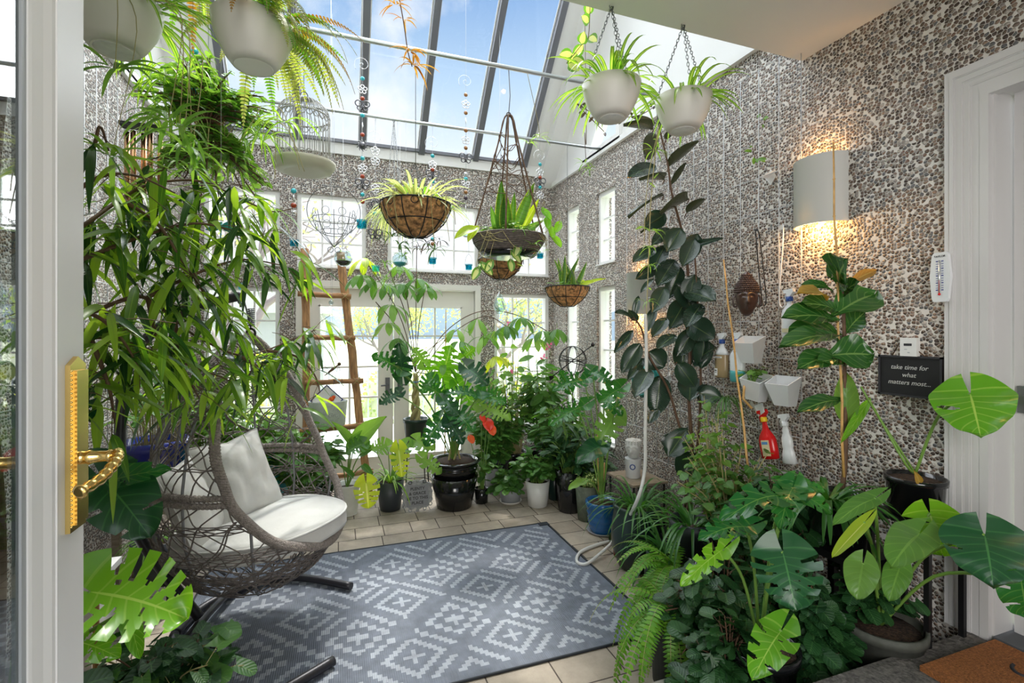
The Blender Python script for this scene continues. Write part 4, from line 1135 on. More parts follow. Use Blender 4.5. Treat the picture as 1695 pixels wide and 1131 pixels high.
def bottle(kind, p, label, lean=0.0, h=.28):
    names = dict(tan=('bottle_tan', 'bottle_white', 'blue_plastic'), teal=('bottle_white', 'bottle_white', 'blue_plastic'), white=('bottle_white', 'bottle_white', 'blue_plastic'), red=('red_plastic', 'red_plastic', 'yellow_plastic'), plain=('bottle_white', 'bottle_white', 'bottle_white'))[kind]
    t = thing('spray_bottle', label, 'spray bottle', p, 'spray bottles hung on the wire trellis'); t.rotation_euler = (lean, 0, 0)
    s_ = h / .28; wd_ = 1.16
    if kind == 'red': pr_ = [(.036, 0), (.046, .004), (.048, .05), (.046, .105), (.040, .125), (.020, .165), (.015, .195), (.014, .215)]
    elif kind == 'plain': pr_ = [(.030, 0), (.038, .004), (.032, .06), (.026, .085), (.030, .10), (.028, .14), (.020, .165), (.022, .18), (.016, .2), (.014, .215)]
    else: pr_ = [(.034, 0), (.040, .004), (.041, .05), (.041, .135), (.036, .155), (.018, .185), (.014, .20), (.014, .215)]
    MB().lathe([(r_ * s_ * (wd_ if z < .16 else 1), z * s_) for r_, z in pr_], (0, 0, 0), 20, sx=.62).build('bottle_body', MT[names[0]], t)
    if kind == 'tan': MB().lathe([(.0415 * s_ * wd_, .138 * s_), (.0365 * s_ * wd_, .156 * s_), (.0185 * s_, .186 * s_), (.0145 * s_, .215 * s_)], (0, 0, 0), 20, sx=.635).build('empty_shoulder', MT['bottle_white'], t)
    if kind == 'teal': MB().lathe([(.0345 * s_ * wd_, -.001), (.0408 * s_ * wd_, .004), (.0415 * s_ * wd_, .05 * s_), (.0414 * s_ * wd_, .06 * s_), (.001, .06 * s_)], (0, 0, 0), 20, sx=.635).build('teal_liquid', MT['liquid_teal'], t)
    MB().lathe([(.017 * s_, .205 * s_), (.018 * s_, .208 * s_), (.017 * s_, .23 * s_), (.010 * s_, .232 * s_)], (0, 0, 0), 14).build('collar', MT[names[2]], t)
    hd = MB(); z = .232 * s_
    if kind != 'plain' or True:
        hd.prism([(-.010, .032 * s_, z + .034), (-.010, -.026 * s_, z + .040), (-.010, -.030 * s_, z + .022), (-.010, -.006, z - .002), (-.010, .012, z - .002), (-.010, .014, z + .016), (-.010, .032 * s_, z + .018)], (.020, 0, 0))
        hd.tube([(0, .016, z + .018), (0, .026, z + .0), (0, .022, z - .03)], .004, 5)
    hd.build('trigger_head', MT['red_plastic' if kind == 'red' else 'bottle_white'], t)
    if kind == 'red':
        MB().tube([(0, .032 * s_, z + .027), (0, .040 * s_, z + .027)], .007, 8).build('nozzle', MT['yellow_plastic'], t)
        lb = MB(); lb.box((-.0365, -.034, .018), (-.03, .012, .10)); lb.build('paper_label', MT['label_cream'], t)
        MB().box((-.0372, -.030, .078), (-.0364, .008, .092)).build('label_stripe', MT['label_blue'], t)
    if kind == 'tan':
        MB().box((-.0312, -.03, .118), (-.029, .03, .128)).box((-.0312, .006, .012), (-.029, .030, .055)).build('paper_label', MT['label_white'], t)
        MB().box((-.0318, -.02, .1215), (-.031, .022, .1245)).box((-.0318, .010, .03), (-.031, .026, .033)).box((-.0318, .010, .04), (-.031, .026, .046)).build('label_print', MT['ink'], t)
    if kind == 'white': MB().box((-.0312, -.028, .03), (-.029, .02, .05)).build('paper_label', MT['label_cream'], t)
    return t
bottle('tan', atx(1195, 625, 2.19), 'spray bottle of tan liquid with blue collar, leftmost on the trellis')
bottle('teal', atx(1221, 632, 2.19), 'clear white spray bottle one quarter full of teal liquid, beside the tan bottle', 0, .30)
bottle('white', atx(1307, 560, 2.19), 'white spray bottle with blue collar behind the fiddle leaf fig leaves', 0, .26)
bottle('red', atx(1276, 760, 2.19), 'red spray bottle with yellow neck hanging low on the trellis', -.22, .27)
bottle('plain', atx(1308, 768, 2.19), 'plain white ribbed spray bottle hanging beside the red spray bottle', -.16, .26)
def pocket(p, label, s=1.0, lean=0.0):
    t = thing('pocket_planter', label, 'planter', p, 'white pocket planters on the trellis'); t.rotation_euler = (lean, 0, .15)
    w, h = .070 * s, .152 * s; m = MB()
    o = len(m.v)
    # outer: back plane x=.0, front x=-d ; slanted top
    for (q, wd, dd) in ((0, .62, .06), (1, 1, .105)):
        for (x, y) in ((0, -wd * w), (0, wd * w), (-dd * s, wd * w * .9), (-dd * s, -wd * w * .9)):
            z = 0 if q == 0 else (h if x == 0 else h * .74)
            m.v.append((x, y, z))
    for (x, y) in ((-.006, -w * .93), (-.006, w * .93), (-.098 * s, w * .82), (-.098 * s, -w * .82)): m.v.append((x, y, h if x > -.01 else h * .75))
    for (x, y) in ((-.01, -w * .6), (-.01, w * .6), (-.055 * s, w * .55), (-.055 * s, -w * .55)): m.v.append((x, y, .02))
    m.face([0, 1, 2, 3], None, 0, False)
    for i in range(4):
        j = (i + 1) % 4
        m.face([i, i + 4, j + 4, j], None, 0, False); m.face([i + 4, i + 8, j + 8, j + 4], None, 0, False); m.face([i + 8, i + 12, j + 12, j + 8], None, 0, False)
    m.face([12, 15, 14, 13], None, 0, False)
    m.build('pocket_body', MT['bottle_white'], t)
    MB().tube([(0, -w * .5, h * .9), (.03, -w * .5, h * .95), (.03, -w * .5, h * .8)], .003, 5).tube([(0, w * .5, h * .9), (.03, w * .5, h * .95), (.03, w * .5, h * .8)], .003, 5).build('hook', MT['bottle_white'], t)
    return t
pocket(atx(1249, 601, 2.20), 'empty white pocket planter beside the teal liquid spray bottle', 1.0)
pk2 = pocket(atx(1256, 662, 2.20), 'white pocket planter holding a small leafy cutting', 1.0, .15)
pocket(atx(1305, 671, 2.20), 'empty white pocket planter above the white ribbed spray bottle', 1.0)
o = MB().tube(curve3([atx(1265, 507, 2.225), atx(1268, 495, 2.2), atx(1263, 440, 2.225), atx(1256, 386, 2.225), atx(1251, 382, 2.225), atx(1252, 400, 2.225), atx(1259, 478, 2.225), atx(1262, 503, 2.21), atx(1255, 508, 2.2)], 5), .003, 6).build('hanging_hook', MT['dark_iron'])
recenter(tag(o, 'long thin black wire hook hanging beside the carved head mask', 'hook'), atx(1260, 385, 2.225))
o = MB().tube(curve3([atx(1297, 372, 2.225), atx(1295, 420, 2.225), atx(1290, 490, 2.225), atx(1293, 508, 2.215), atx(1299, 506, 2.2), atx(1298, 497, 2.2)], 5), .0035, 6).build('hanging_hook', MT['bottle_white'])
recenter(tag(o, 'long white wire hook hanging on the trellis below the large sconce', 'hook'), atx(1296, 375, 2.225))
o = MB().prism([atx(1249, 672, 2.20), atx(1262, 667, 2.18), atx(1266, 682, 2.17), atx(1256, 690, 2.19)], (-.003, 0, 0)).build('paper_tag', MT['bottle_white']); recenter(tag(o, 'small white plastic tag dangling below the pocket planters', 'tag'), atx(1255, 680, 2.19))

# carved head mask
mc = atx(1236, 490, 2.15)
t = thing('carved_head_mask', 'dark brown carved wooden serene head mask with curled hair on the trellis', 'mask', mc, rz=.85); t.rotation_euler.x = 0
def face_pt(u, v):
    a = (u - .5) * PI; b_ = (v - .5) * PI
    x, y, z = -math.cos(b_) * math.cos(a), math.cos(b_) * math.sin(a), math.sin(b_)
    w = 1 if z > 0 else 1 + .22 * z
    X, Y, Z = x * .062, y * .058 * w, z * .100 - .015
    ny = y / .0001 if False else y
    nose = math.exp(-(y * 5.2) ** 2) * (math.exp(-((z + .12) * 3.6) ** 2)) * .020 + math.exp(-(y * 4.2) ** 2) * math.exp(-((z + .26) * 9) ** 2) * .012
    brow = .006 * math.exp(-((z - .24 + .55 * (abs(y) - .3) ** 2) * 12) ** 2) * (abs(y) < .75)
    eye = -.007 * math.exp(-((abs(y) - .36) * 5) ** 2 - ((z - .12) * 9) ** 2) + .007 * math.exp(-((abs(y) - .36) * 7) ** 2 - ((z - .05) * 10) ** 2)
    lip = .009 * math.exp(-(y * 4) ** 2) * (math.exp(-((z + .45) * 18) ** 2) + math.exp(-((z + .56) * 18) ** 2)) - .004 * math.exp(-(y * 4) ** 2) * math.exp(-((z + .505) * 30) ** 2)
    chin = .008 * math.exp(-(y * 3) ** 2 - ((z + .8) * 6) ** 2)
    return V((X - 1.7 * (nose * .8 + brow + eye + lip) - chin, Y, Z))
MB().grid(face_pt, 40, 48).build('face', MT['buddha_brown'], t)
hr = MB()
def skull(a, b_, k=1): return V((-.058 * math.cos(b_) * math.cos(a) * k, .062 * math.cos(b_) * math.sin(a) * k, .03 + .085 * math.sin(b_) * k))
hr.lathe([(.060, 0), (.061, .02), (.050, .05), (.030, .075), (.022, .10), (.010, .115), (.001, .12)], (.002, 0, .018), 20, sx=.92)
for i in range(9):
    z = .022 + i * .0115; rr = interp(z - .018, [0, .02, .05, .075, .10, .115], [.061, .062, .051, .031, .023, .011]); kk = max(4, int(PI * rr / .0105))
    for j in range(kk + 1):
        a = -PI / 2 + PI * j / kk; hr.ball((-rr * math.cos(a) * .95, rr * math.sin(a), z), .0066, 7)
hr.build('curled_hair', MT['buddha_brown'], t)
for s_ in (-1, 1): MB().torus((0, s_ * .058, -.03), .012, .006, (1, .2 * s_, 0), 14, 6, e=2.6).build('ear', MT['buddha_brown'], t)

# hose, reel
hp = [(1068, 520), (1070, 580), (1069, 650), (1068, 720), (1067, 780), (1052, 835), (1030, 870)]
pts = [atx(x, y, 1.72 - .012 * i) for i, (x, y) in enumerate(hp)]
pts = [atd(x, y, 2.9) for x, y in hp[:6]] + [atz(1018, 892, .10), atz(992, 918, .03), atz(970, 934, .015), atz(955, 930, .015), atz(960, 915, .015), atz(985, 903, .015), atz(1012, 896, .015)]
o = MB().tube(curve3(pts, 7), .0105, 10).build('garden_hose', MT['hose_white']); recenter(tag(o, 'white garden hose dropping from the rubber plant and looping on the floor by the rug', 'hose'), pts[8])
rc = atx(1068, 630, 2.12)
t = thing('hose_reel', 'teal plastic coiled hose behind the rubber plant stems', 'hose reel', rc)
m = MB()
for i in range(7): m.torus((-.035 + i * .014, 0, 0), .105 + .01 * (i % 2), .010, (1, 0, 0), 26, 7)
m.build('hose_coil', MT['teal_plastic'], t)
MB().tube([(-.06, 0, 0), (.10, 0, 0)], .05, 14).build('drum', MT['teal_plastic'], t)

# doormat
t = thing('doormat', 'brown coir doormat with black curl motif at the right door', 'mat', (1.86, .35, .35))
MB().box((0, 0, 0), (.42, .74, .018)).build('mat_body', MT['coir_mat'], t)
MB().tube([V((.31 + .05 * math.cos(g), .60 + .035 * math.sin(g), .018)) for g in [PI * .55 + i * .25 for i in range(16)]], .006, 5).tube([V((.2 + .05 * math.cos(g), .4 + .035 * math.sin(g), .018)) for g in [PI * .5 + i * .25 for i in range(16)]], .006, 5).build('curl_motif', MT['ink'], t)

# armillary sphere garden stake
ac = at(948, 597, 3.85)
t = thing('armillary_sphere', 'black iron armillary sphere with arrow on a scrolled stake among the back right plants', 'garden ornament', (ac.x, ac.y, .02))
zc = ac.z - .02
m = MB()
for nr_ in ((1, 0, 0), (0, 1, 0), (.7, .7, 0), (.7, -.7, 0), (0, 0, 1), (.4, 0, 1)): m.torus((0, 0, zc), .125, .004, nr_, 34, 5)
m.build('rings', MT['dark_iron'], t)
MB().tube([(-.19, 0, zc - .13), (.19, 0, zc + .13)], .005, 6).ball((.2, 0, zc + .137), .02, 8).prism([(-.19, -.002, zc - .13), (-.23, -.002, zc - .13), (-.215, -.002, zc - .17), (-.18, -.002, zc - .145)], (0, .004, 0)).build('arrow', MT['dark_iron'], t)
m = MB().tube([(0, 0, 0), (0, 0, zc - .12)], .006, 6)
for s_ in (-1, 1):
    m.tube([V((s_ * (.06 + .05 * math.cos(g) * (1 - g / 14)), 0, zc - .42 + .05 * math.sin(g) * (1 - g / 14))) for g in [i * .4 for i in range(24)]], .004, 5)
m.build('stake', MT['dark_iron'], t)

# small shelf with planter head and tub
t = thing('small_shelf', 'low dark shelf on the right wall under the stone head planter', 'shelf', atx(1048, 790, 2.1))
sz = t.location.z
MB().box((-.12, -.18, -.015), (.18, .18, 0)).build('shelf_board', MT['wood_grey'], t)
for x, y in ((-.1, -.16), (-.1, .16), (.16, -.16), (.16, .16)): MB().tube([(x, y, -.015), (x, y, -sz)], .008, 6).build('leg', MT['dark_iron'], t)
tb = t.location + V((0, 0, 0))
tt = thing('white_tub', 'white plastic tub with blue mark under the stone head planter', 'tub', tb)
MB().lathe([(.05, 0), (.055, .004), (.06, .14), (.062, .145), (.055, .145), (.001, .142)], n=24).build('tub_body', MT['bottle_white'], tt)
MB().torus((-.035, -.045, .09), .018, .004, (.6, .8, 0), 14, 5).build('blue_mark', MT['blue_plastic'], tt)
tt = thing('head_planter', 'pale stone serene head shaped planter on the white tub by the sconce wall', 'planter', tb + V((0, 0, .146)), rz=.75)
def face2(u, v):
    p = face_pt(u, v); return V((p.x * .85, p.y, p.z * .80 + .085))
MB().grid(face2, 30, 36).build('face', MT['stone_light'], tt)
MB().lathe([(.03, 0), (.042, .01), (.045, .06), (.056, .10), (.056, .135), (.048, .135), (.001, .12)], (.012, 0, 0), 20).build('head_bowl', MT['stone_light'], tt)
m = MB()
for i in range(3):
    for j in range(16): a = 2 * PI * j / 16; m.ball((.012 + .056 * math.cos(a), .056 * math.sin(a), .103 + i * .012), .0075, 6)
m.build('curled_hair', MT['stone_light'], tt)

# ------------------------------------------------------------------ hanging ornaments
def fl_mb(mb, c, r, m=0):
    for k in range(5):
        a = 2 * PI * k / 5 + PI / 2; q = V(c) + V((math.cos(a) * r * .6, 0, math.sin(a) * r * .6)); mb.torus(q, r * .36, r * .10, (0, 1, 0), 10, 4, m)
    mb.ball(c, r * .2, 6, m)
def butterfly_mb(mb, c, r):
    c = V(c)
    for s_ in (-1, 1):
        mb.torus(c + V((s_ * r * .55, 0, r * .3)), r * .42, r * .09, (0, 1, 0), 12, 4); mb.torus(c + V((s_ * r * .4, 0, -r * .35)), r * .30, r * .09, (0, 1, 0), 10, 4)
        mb.tube([c + V((0, 0, r * .4)), c + V((s_ * r * .25, 0, r * .85))], r * .03, 4)
    mb.tube([c + V((0, 0, -r * .6)), c + V((0, 0, r * .5))], r * .09, 5)
def sun_mb(mb, c, r):
    c = V(c); mb.torus(c, r * .55, r * .14, (0, 1, 0), 16, 5)
    for k in range(10):
        a = 2 * PI * k / 10; mb.tube([c + V((math.cos(a + q * .25) * r * (.6 + q * .18), 0, math.sin(a + q * .25) * r * (.6 + q * .18))) for q in range(3)], r * .07, 4)
def bead_string(px, Y, items, label, top):
    """items: (kind, py); hangs from height top"""
    if Y > 3.8 and items[0][1] > 200: Y = 3.95; top = 3.182
    elif Y > 3.0: top = roof(Y) - .06
    p0 = at(px, items[0][1], Y); t = thing('bead_string', label, 'bead string', (p0.x, Y, top), 'beaded metal garlands hanging under the skylight')
    O = V((p0.x, Y, top)); last = at(px, items[-1][1], Y).z
    MB().tube([(0, 0, 0), (0, 0, last - top)], .0011, 4).build('thread', MT['wire'], t)
    for kd, py in items:
        z = at(px, py, Y).z - top; c = (0, 0, z)
        if kd in ('t', 'r', 'a', 'w', 'p'):
            MB().ball(c, .014 if kd != 'w' else .011, 9).torus(c, .015, .002, (0, 1, 0), 12, 4).build('glass_bead', MT[dict(t='turq_bead', r='red_bead', a='amber_bead', w='silver', p='lf_purple')[kd]], t)
        elif kd == 'f': m = MB(); fl_mb(m, c, .036); m.build('flower_charm', MT['silver'], t)
        elif kd == 'b': m = MB(); butterfly_mb(m, c, .055); m.build('butterfly_charm', MT['pewter'], t)
        elif kd == 's': m = MB(); sun_mb(m, c, .05); m.build('sun_charm', MT['pewter'], t)
        elif kd == 'o': m = MB(); sun_mb(m, c, .045); m.ball(c, .025, 8); m.build('mirror_charm', MT['pewter'], t)
        elif kd == 'v': MB().tube([V((.0016 * g * 4 * math.cos(g), 0, z + .0016 * g * 4 * math.sin(g))) for g in [i * .35 for i in range(30)]], .0015, 4).build('wire_spiral', MT['silver'], t)
        elif kd == 'k': MB().lathe([(.001, -.03), (.006, 0), (.001, .03)], c, 6).build('long_bead', MT['silver'], t)
    return t
PZ = 3.176
bead_string(600, 3.90, [('v', 107), ('t', 130), ('f', 148), ('r', 163), ('b', 175), ('t', 191), ('k', 208), ('r', 223), ('o', 241), ('t', 262), ('f', 279), ('r', 292), ('b', 305), ('t', 322), ('r', 334)], 'long bead string with two butterflies in front of the left rafter', 3.75)
bead_string(621, 4.2, [('v', 228), ('f', 250), ('f', 267), ('f', 312), ('s', 338), ('t', 354), ('f', 367), ('b', 388)], 'bead string with a black sun charm left of the large coir basket', 3.4)
bead_string(716, 4.2, [('v', 237), ('t', 258), ('f', 273), ('r', 281), ('b', 290), ('t', 301), ('f', 311), ('t', 396), ('a', 404)], 'bead string passing behind the right side of the large coir basket', 3.4)
bead_string(771, 3.90, [('v', 135), ('a', 157), ('f', 173), ('a', 187), ('k', 200), ('a', 216), ('f', 232), ('a', 245), ('b', 262), ('w', 288), ('t', 296), ('f', 305), ('a', 318), ('p', 328), ('k', 345)], 'long amber bead string between the middle rafters', 3.72)
bead_string(894, 4.2, [('v', 258), ('t', 272), ('f', 285), ('r', 294), ('b', 302), ('t', 310), ('f', 323)], 'short bead string at the right end of the roof glass', 3.35)
bead_string(486, 3.3, [('t', 316), ('k', 328), ('r', 340), ('w', 352)], 'short bead string below the birdcage plate', 2.36)
bead_string(322, 2.6, [('t', 85), ('f', 103), ('k', 130), ('t', 150), ('f', 168), ('r', 183), ('s', 200), ('t', 229)], 'bead string among the hanging plants at the upper left', 3.3)
bead_string(672, 3.96, [('w', 380), ('w', 391), ('w', 400), ('w', 409), ('w', 418), ('w', 427), ('w', 436)], 'plain silver bead string below the large coir basket', 2.6)
bead_string(658, 4.15, [('f', 385), ('k', 400)], 'tiny single flower charm string near the hanging glass orb', 2.6)

def votive(px, py, Y, label, s=1.0, gm='teal_glass', top=None):
    if Y > 3.8: Y = 3.95; top = 3.182
    p = at(px, py, Y); t = thing('hanging_votive', label, 'candle holder', p, 'small glass votive holders on wires')
    r_, h = .030 * s, .052 * s
    MB().lathe([(r_ * .9, 0), (r_ * 1.0, .004), (r_ * 1.02, h * .75), (r_ * 1.18, h * .8), (r_ * 1.18, h), (r_ * 1.08, h), (r_ * .85, .01), (.001, .01)], n=16).build('glass_cup', MT[gm], t)
    MB().torus((0, 0, h * .85), r_ * 1.2, .0015, (0, 0, 1), 16, 4).tube([V((r_ * 1.2 * math.cos(a), 0, h * .85 + .10 * s * math.sin(a))) for a in [PI * i / 12 for i in range(13)]], .0013, 4).tube([(0, 0, h * .85 + .1 * s), (0, 0, (top or p.z + .4) - p.z)], .0011, 4).build('wire_handle', MT['wire'], t)
votive(599, 378, 3.90, 'teal glass votive at the foot of the butterfly bead string', 1.2)
votive(487, 408, 3.9, 'teal glass votive left of the log ladder top', .95, top=3.17)
votive(622, 450, 4.1, 'pale teal votive above the pachira leaves', .95, 'teal_glass_pale', 2.45)
votive(716, 437, 4.1, 'teal glass votive under the right side of the large coir basket', .95, 'teal_glass', 2.4)
votive(776, 447, 4.2, 'dark teal votive left of the snake plant basket', .9, 'teal_glass', 2.9)
votive(894, 428, 4.3, 'teal votive half hidden right of the snake plant basket', .9, 'teal_glass', 3.2)
votive(402, 480, 4.0, 'pale teal votive above the tip of the chair stand', .95, 'teal_glass_pale', 3.1)
votive(772, 392, 3.90, 'clear green votive beside the yellow leaves of the snake plant basket', .9, 'orb_glass', 2.5)
def orb(px, py, Y, r, label, fill, top=3.18):
    p = at(px, py, Y); t = thing('glass_orb', label, 'terrarium', p, 'clear glass orbs hanging on threads')
    MB().ball((0, 0, 0), r, 22).build('glass_globe', MT['orb_glass'], t)
    m = MB(); k = 6; m.lathe([(.001, -r * .93), (r * .55, -r * .75), (r * .82, -r * .45), (r * .8, -r * .36), (.001, -r * .3)], n=18); m.build('filling', MT[fill], t)
    if fill == 'soil' or fill == 'lf_mid':
        b_ = MB(); rosette(b_, (0, 0, -r * .4), 12, r * .8, .008, 1.2, (.2, 1.4)); b_.build('air_plant', MT['lf_bright'], t)
    MB().lathe([(.008, r * .97), (.010, r * 1.05), (.004, r * 1.15)], n=10).tube([(0, 0, r), (0, 0, top - p.z)], .0014, 4).build('hanging_thread', MT['bottle_white'], t)
orb(568, 427, 3.94, .068, 'clear glass orb with moss and air plant in front of the ladder top', 'soil')
orb(662, 430, 3.94, .062, 'clear glass orb with turquoise sand below the large coir basket', 'turq')
p = at(827, 502, 4.2); t = thing('glass_teardrop', 'faceted clear glass teardrop terrarium below the rear coir basket', 'terrarium', p)
MB().lathe([(.02, -.10), (.055, -.06), (.062, -.02), (.03, .06), (.001, .11)], n=7).build('glass_body', MT['orb_glass'], t)
MB().tube([(0, 0, .11), (0, 0, roof(4.2) - .06 - p.z)], .0013, 4).build('hanging_thread', MT['wire'], t)
b_ = MB(); rosette(b_, (0, 0, -.07), 9, .06, .008, 1.2, (.6, 1.8)); b_.build('air_plant', MT['lf_mid'], t)
p = at(548, 501, 4.2); t = thing('crystal_ball', 'small faceted crystal ball hanging on a thread before the ladder', 'crystal', p)
MB().ball((0, 0, 0), .020, 9).build('crystal', MT['orb_glass'], t, flat=True); MB().tube([(0, 0, .02), (0, 0, roof(4.2) - .06 - p.z)], .0014, 4).build('hanging_thread', MT['bottle_white'], t)
p = at(403, 272, 2.7); t = thing('glass_suncatcher', 'round glass suncatcher with an orange centre among the upper left plants', 'suncatcher', p)
MB().lathe([(.001, -.004), (.042, -.003), (.042, .003), (.001, .004)], n=24, M=Matrix.Rotation(PI / 2, 3, 'X')).build('glass_disc', MT['label_white'], t)
MB().ball((-.004, -.004, .005), .018, 12).build('orange_centre', MT['yellow_plastic'], t); MB().tube([(0, 0, .042), (0, 0, roof(2.7) - .06 - p.z)], .001, 4).build('thread', MT['wire'], t)
p = at(366, 376, 2.35); t = thing('turquoise_dragonfly', 'turquoise painted dragonfly hanging in the long leaved ficus', 'ornament', p)
m = MB()
for s_ in (-1, 1):
    for a in (.45, -.25): m.lathe([(.001, 0), (.011, .015), (.013, .035), (.001, .06)], (0, 0, 0), 8, sy=.15, M=Matrix.Rotation(s_ * (PI / 2 - a), 3, 'Y'))
m.build('wings', MT['turq'], t); MB().tube([(0, 0, .02), (0, -.01, -.05)], [.006, .002], 6).build('body', MT['turq_bead'], t); MB().tube([(0, 0, .02), (0, 0, roof(2.35) - .06 - p.z)], .001, 4).build('thread', MT['wire'], t)
# whirligig bird
p = at(550, 612, 4.35); t = thing('hanging_bird_mobile', 'thin wire bird mobile with clear wings hanging before the ladder', 'mobile', p)
MB().tube([(-.06, 0, -.05), (0, 0, 0), (.05, 0, .04)], [.003, .012, .004], 8).ball((.055, 0, .045), .016, 8).build('bird_body', MT['stem_brown'], t)
MB().tube([(-.20, 0, -.04), (-.05, 0, .03), (.02, -.05, -.10)], .0018, 4).tube([(.05, 0, .04), (.0, 0, -.16)], .0016, 4).tube([(.05, 0, .04), (.09, 0, -.14)], .0016, 4).build('wire_legs', MT['pewter'], t)
m = MB(); leaf(m, (0, 0, .02), (-.10, -.03, -.02), .035, (0, -1, .3), 'oval', 5, 2); leaf(m, (.02, 0, .02), (.04, -.05, -.10), .03, (0, -1, .3), 'oval', 5, 2); m.build('wing', MT['orb_glass'], t)
MB().tube([(.0, 0, .01), (0, 0, roof(4.35) + .04 - p.z)], .001, 4).build('thread', MT['wire'], t)

# birdcage on a plate
pcg = at(503, 283, 2.935)
t = thing('hanging_birdcage', 'ornate white wire birdcage on a cream plate hanging from the upper pipe', 'birdcage', pcg)
MB().lathe([(.10, -.012), (.145, .0), (.165, .03), (.17, .045), (.160, .045), (.14, .012), (.001, .004)], n=34).build('plate', MT['plate_cream'], t)
m = MB(); rr, h0, h1 = .135, .05, .30
for i in range(34):
    a = 2 * PI * i / 34; m.tube([V((rr * math.cos(a), rr * math.sin(a), h0)), V((rr * math.cos(a), rr * math.sin(a), h1))], .0021, 4)
    m.tube([V((rr * math.cos(a) * math.cos(q), rr * math.sin(a) * math.cos(q), h1 + .10 * math.sin(q))) for q in [PI / 2 * j / 6 for j in range(7)]], .0021, 4)
m.build('cage_bars', MT['cage_white'], t)
for z, dz in ((h0, .018), (h1, -.018)):
    m = MB(); m.torus((0, 0, z), rr, .004, n=34)
    for i in range(24): a = 2 * PI * i / 24; m.torus((rr * math.cos(a), rr * math.sin(a), z + dz), .015, .0028, (math.cos(a), math.sin(a), 0), 10, 4)
    m.build('scrolled_band', MT['cage_white'], t)
MB().torus((0, 0, h1 + .12), .02, .003, (0, 1, 0), 14, 5).tube([(0, 0, h1 + .14), (0, 0, 3.17 - pcg.z)], .002, 5).build('hook', MT['dark_iron_light'], t)
# heart shaped wire hanger
ph_ = at(553, 372, 3.9); t = thing('wire_basket_hanger', 'empty scrolled wire hanging basket left of the large coir basket', 'wire basket', ph_)
m = MB(); m.torus((0, 0, .10), .19, .0028, (0, 1, .0), 40, 5)
for z, r_ in ((.04, .155), (-.05, .10)): m.torus((0, 0, z), r_, .0025, (0, 0, 1), 30, 4)
for i in range(8):
    a = 2 * PI * i / 8; m.tube(curve3([V((.16 * math.cos(a), .16 * math.sin(a), .08)), V((.13 * math.cos(a), .13 * math.sin(a), -.02)), V((.07 * math.cos(a), .07 * math.sin(a), -.10)), V((0, 0, -.17))], 4), .0022, 4)
    for z, r_ in ((.075, .15), (-.02, .13)): m.torus((r_ * math.cos(a + .39), r_ * math.sin(a + .39), z), .028, .0018, (math.cos(a + .39), math.sin(a + .39), 0), 12, 4)
for s_ in (-1, 1): m.torus((s_ * .025, 0, -.19), .02, .0025, (0, 1, 0), 12, 4)
m.build('scrolled_wire', MT['dark_iron_light'], t); MB().tube([(0, 0, .29), (0, 0, 3.18 - ph_.z)], .0015, 4).build('hanging_wire', MT['wire'], t)
# wind chime
pw = at(236, 213, 2.75); t = thing('wind_chime', 'bronze tube wind chime hanging at the left wall', 'wind chime', pw)
MB().box((-.085, -.03, 0), (.085, .03, .016)).build('chime_board', MT['ink'], t)
for i in range(5):
    x = -.065 + i * .033; l = .30 + .06 * math.sin(i * 1.3 + .5)
    MB().tube([(x, .012 * (-1) ** i, -.02), (x, .012 * (-1) ** i, -.03 - l)], .0115, 10).build('chime_tube', MT['bronze'], t)
MB().tube([(-.06, 0, .016), (0, 0, .2), (.06, 0, .016)], .001, 4).tube([(0, 0, .2), (0, 0, .8)], .001, 4).build('cord', MT['wire'], t)
# ------------------------------------------------------------------ plants
CAMP = V((0, 0, EYE))
def tocam(p, up=.35): 
    d = (CAMP - V(p)).normalized(); return d + V((0, 0, up))
class Plant:
    def __init__(s, name, label, cat, loc, group=None):
        s.loc = V(loc); s.t = thing(name, label, cat, s.loc, group); s.f = {}; s.st = {}
    def L(s, p): return V(p) - s.loc
    def mf(s, m='lf_mid'): return s.f.setdefault(m, MB())
    def ms(s, m='stem_green'): return s.st.setdefault(m, MB())
    def hleaf(s, b, tip, W, mt, face=None, name='leaf', **k):
        """a large leaf as its own part, world coordinates"""
        m = MB(); leaf(m, s.L(b), s.L(tip), W, face if face is not None else tocam(b), **k); m.build(name, MT[mt], s.t)
    def done(s):
        for i, (m, mb) in enumerate(s.f.items()):
            if mb.v: mb.build('foliage', MT[m], s.t)
        for m, mb in s.st.items():
            if mb.v: mb.build('stems', MT[m], s.t)
        return s.t

# ---- rubber plant
RX = V((2.0, 2.45, 0))
P = Plant('rubber_plant', 'tall rubber plant with dark glossy oval leaves against the right pebble wall', 'plant', RX)
pot(P.t, .15, .26, .11, 'pot_charcoal', 'rim')
def capx(p, px, py, X=2.17): return p if p.x < X else atx(px, py, X)
def rub(px, py, dd=0.0): return capx(at(px, py, 2.46 + .30 * (900 - py) / 700 + dd), px, py)
def trunk(P, pts, r0, r1, mt='stem_brown', n=7):
    pts = curve3([P.L(p) for p in pts], 5); k = len(pts)
    P.ms(mt).tube(pts, [r0 + (r1 - r0) * i / (k - 1) for i in range(k)], n)
trunk(P, [RX + V((0, 0, .2)), rub(1146, 780), rub(1140, 650), rub(1143, 560), rub(1138, 440), rub(1128, 380), rub(1112, 320), rub(1105, 270), rub(1092, 215)], .013, .006)
trunk(P, [RX + V((.03, .05, .2)), rub(1136, 760), rub(1120, 690), rub(1104, 640), rub(1075, 590), rub(1062, 545), rub(1047, 524)], .010, .005)
trunk(P, [RX + V((-.03, .0, .2)), rub(1152, 760), rub(1160, 640), rub(1156, 520), rub(1150, 420)], .011, .005)
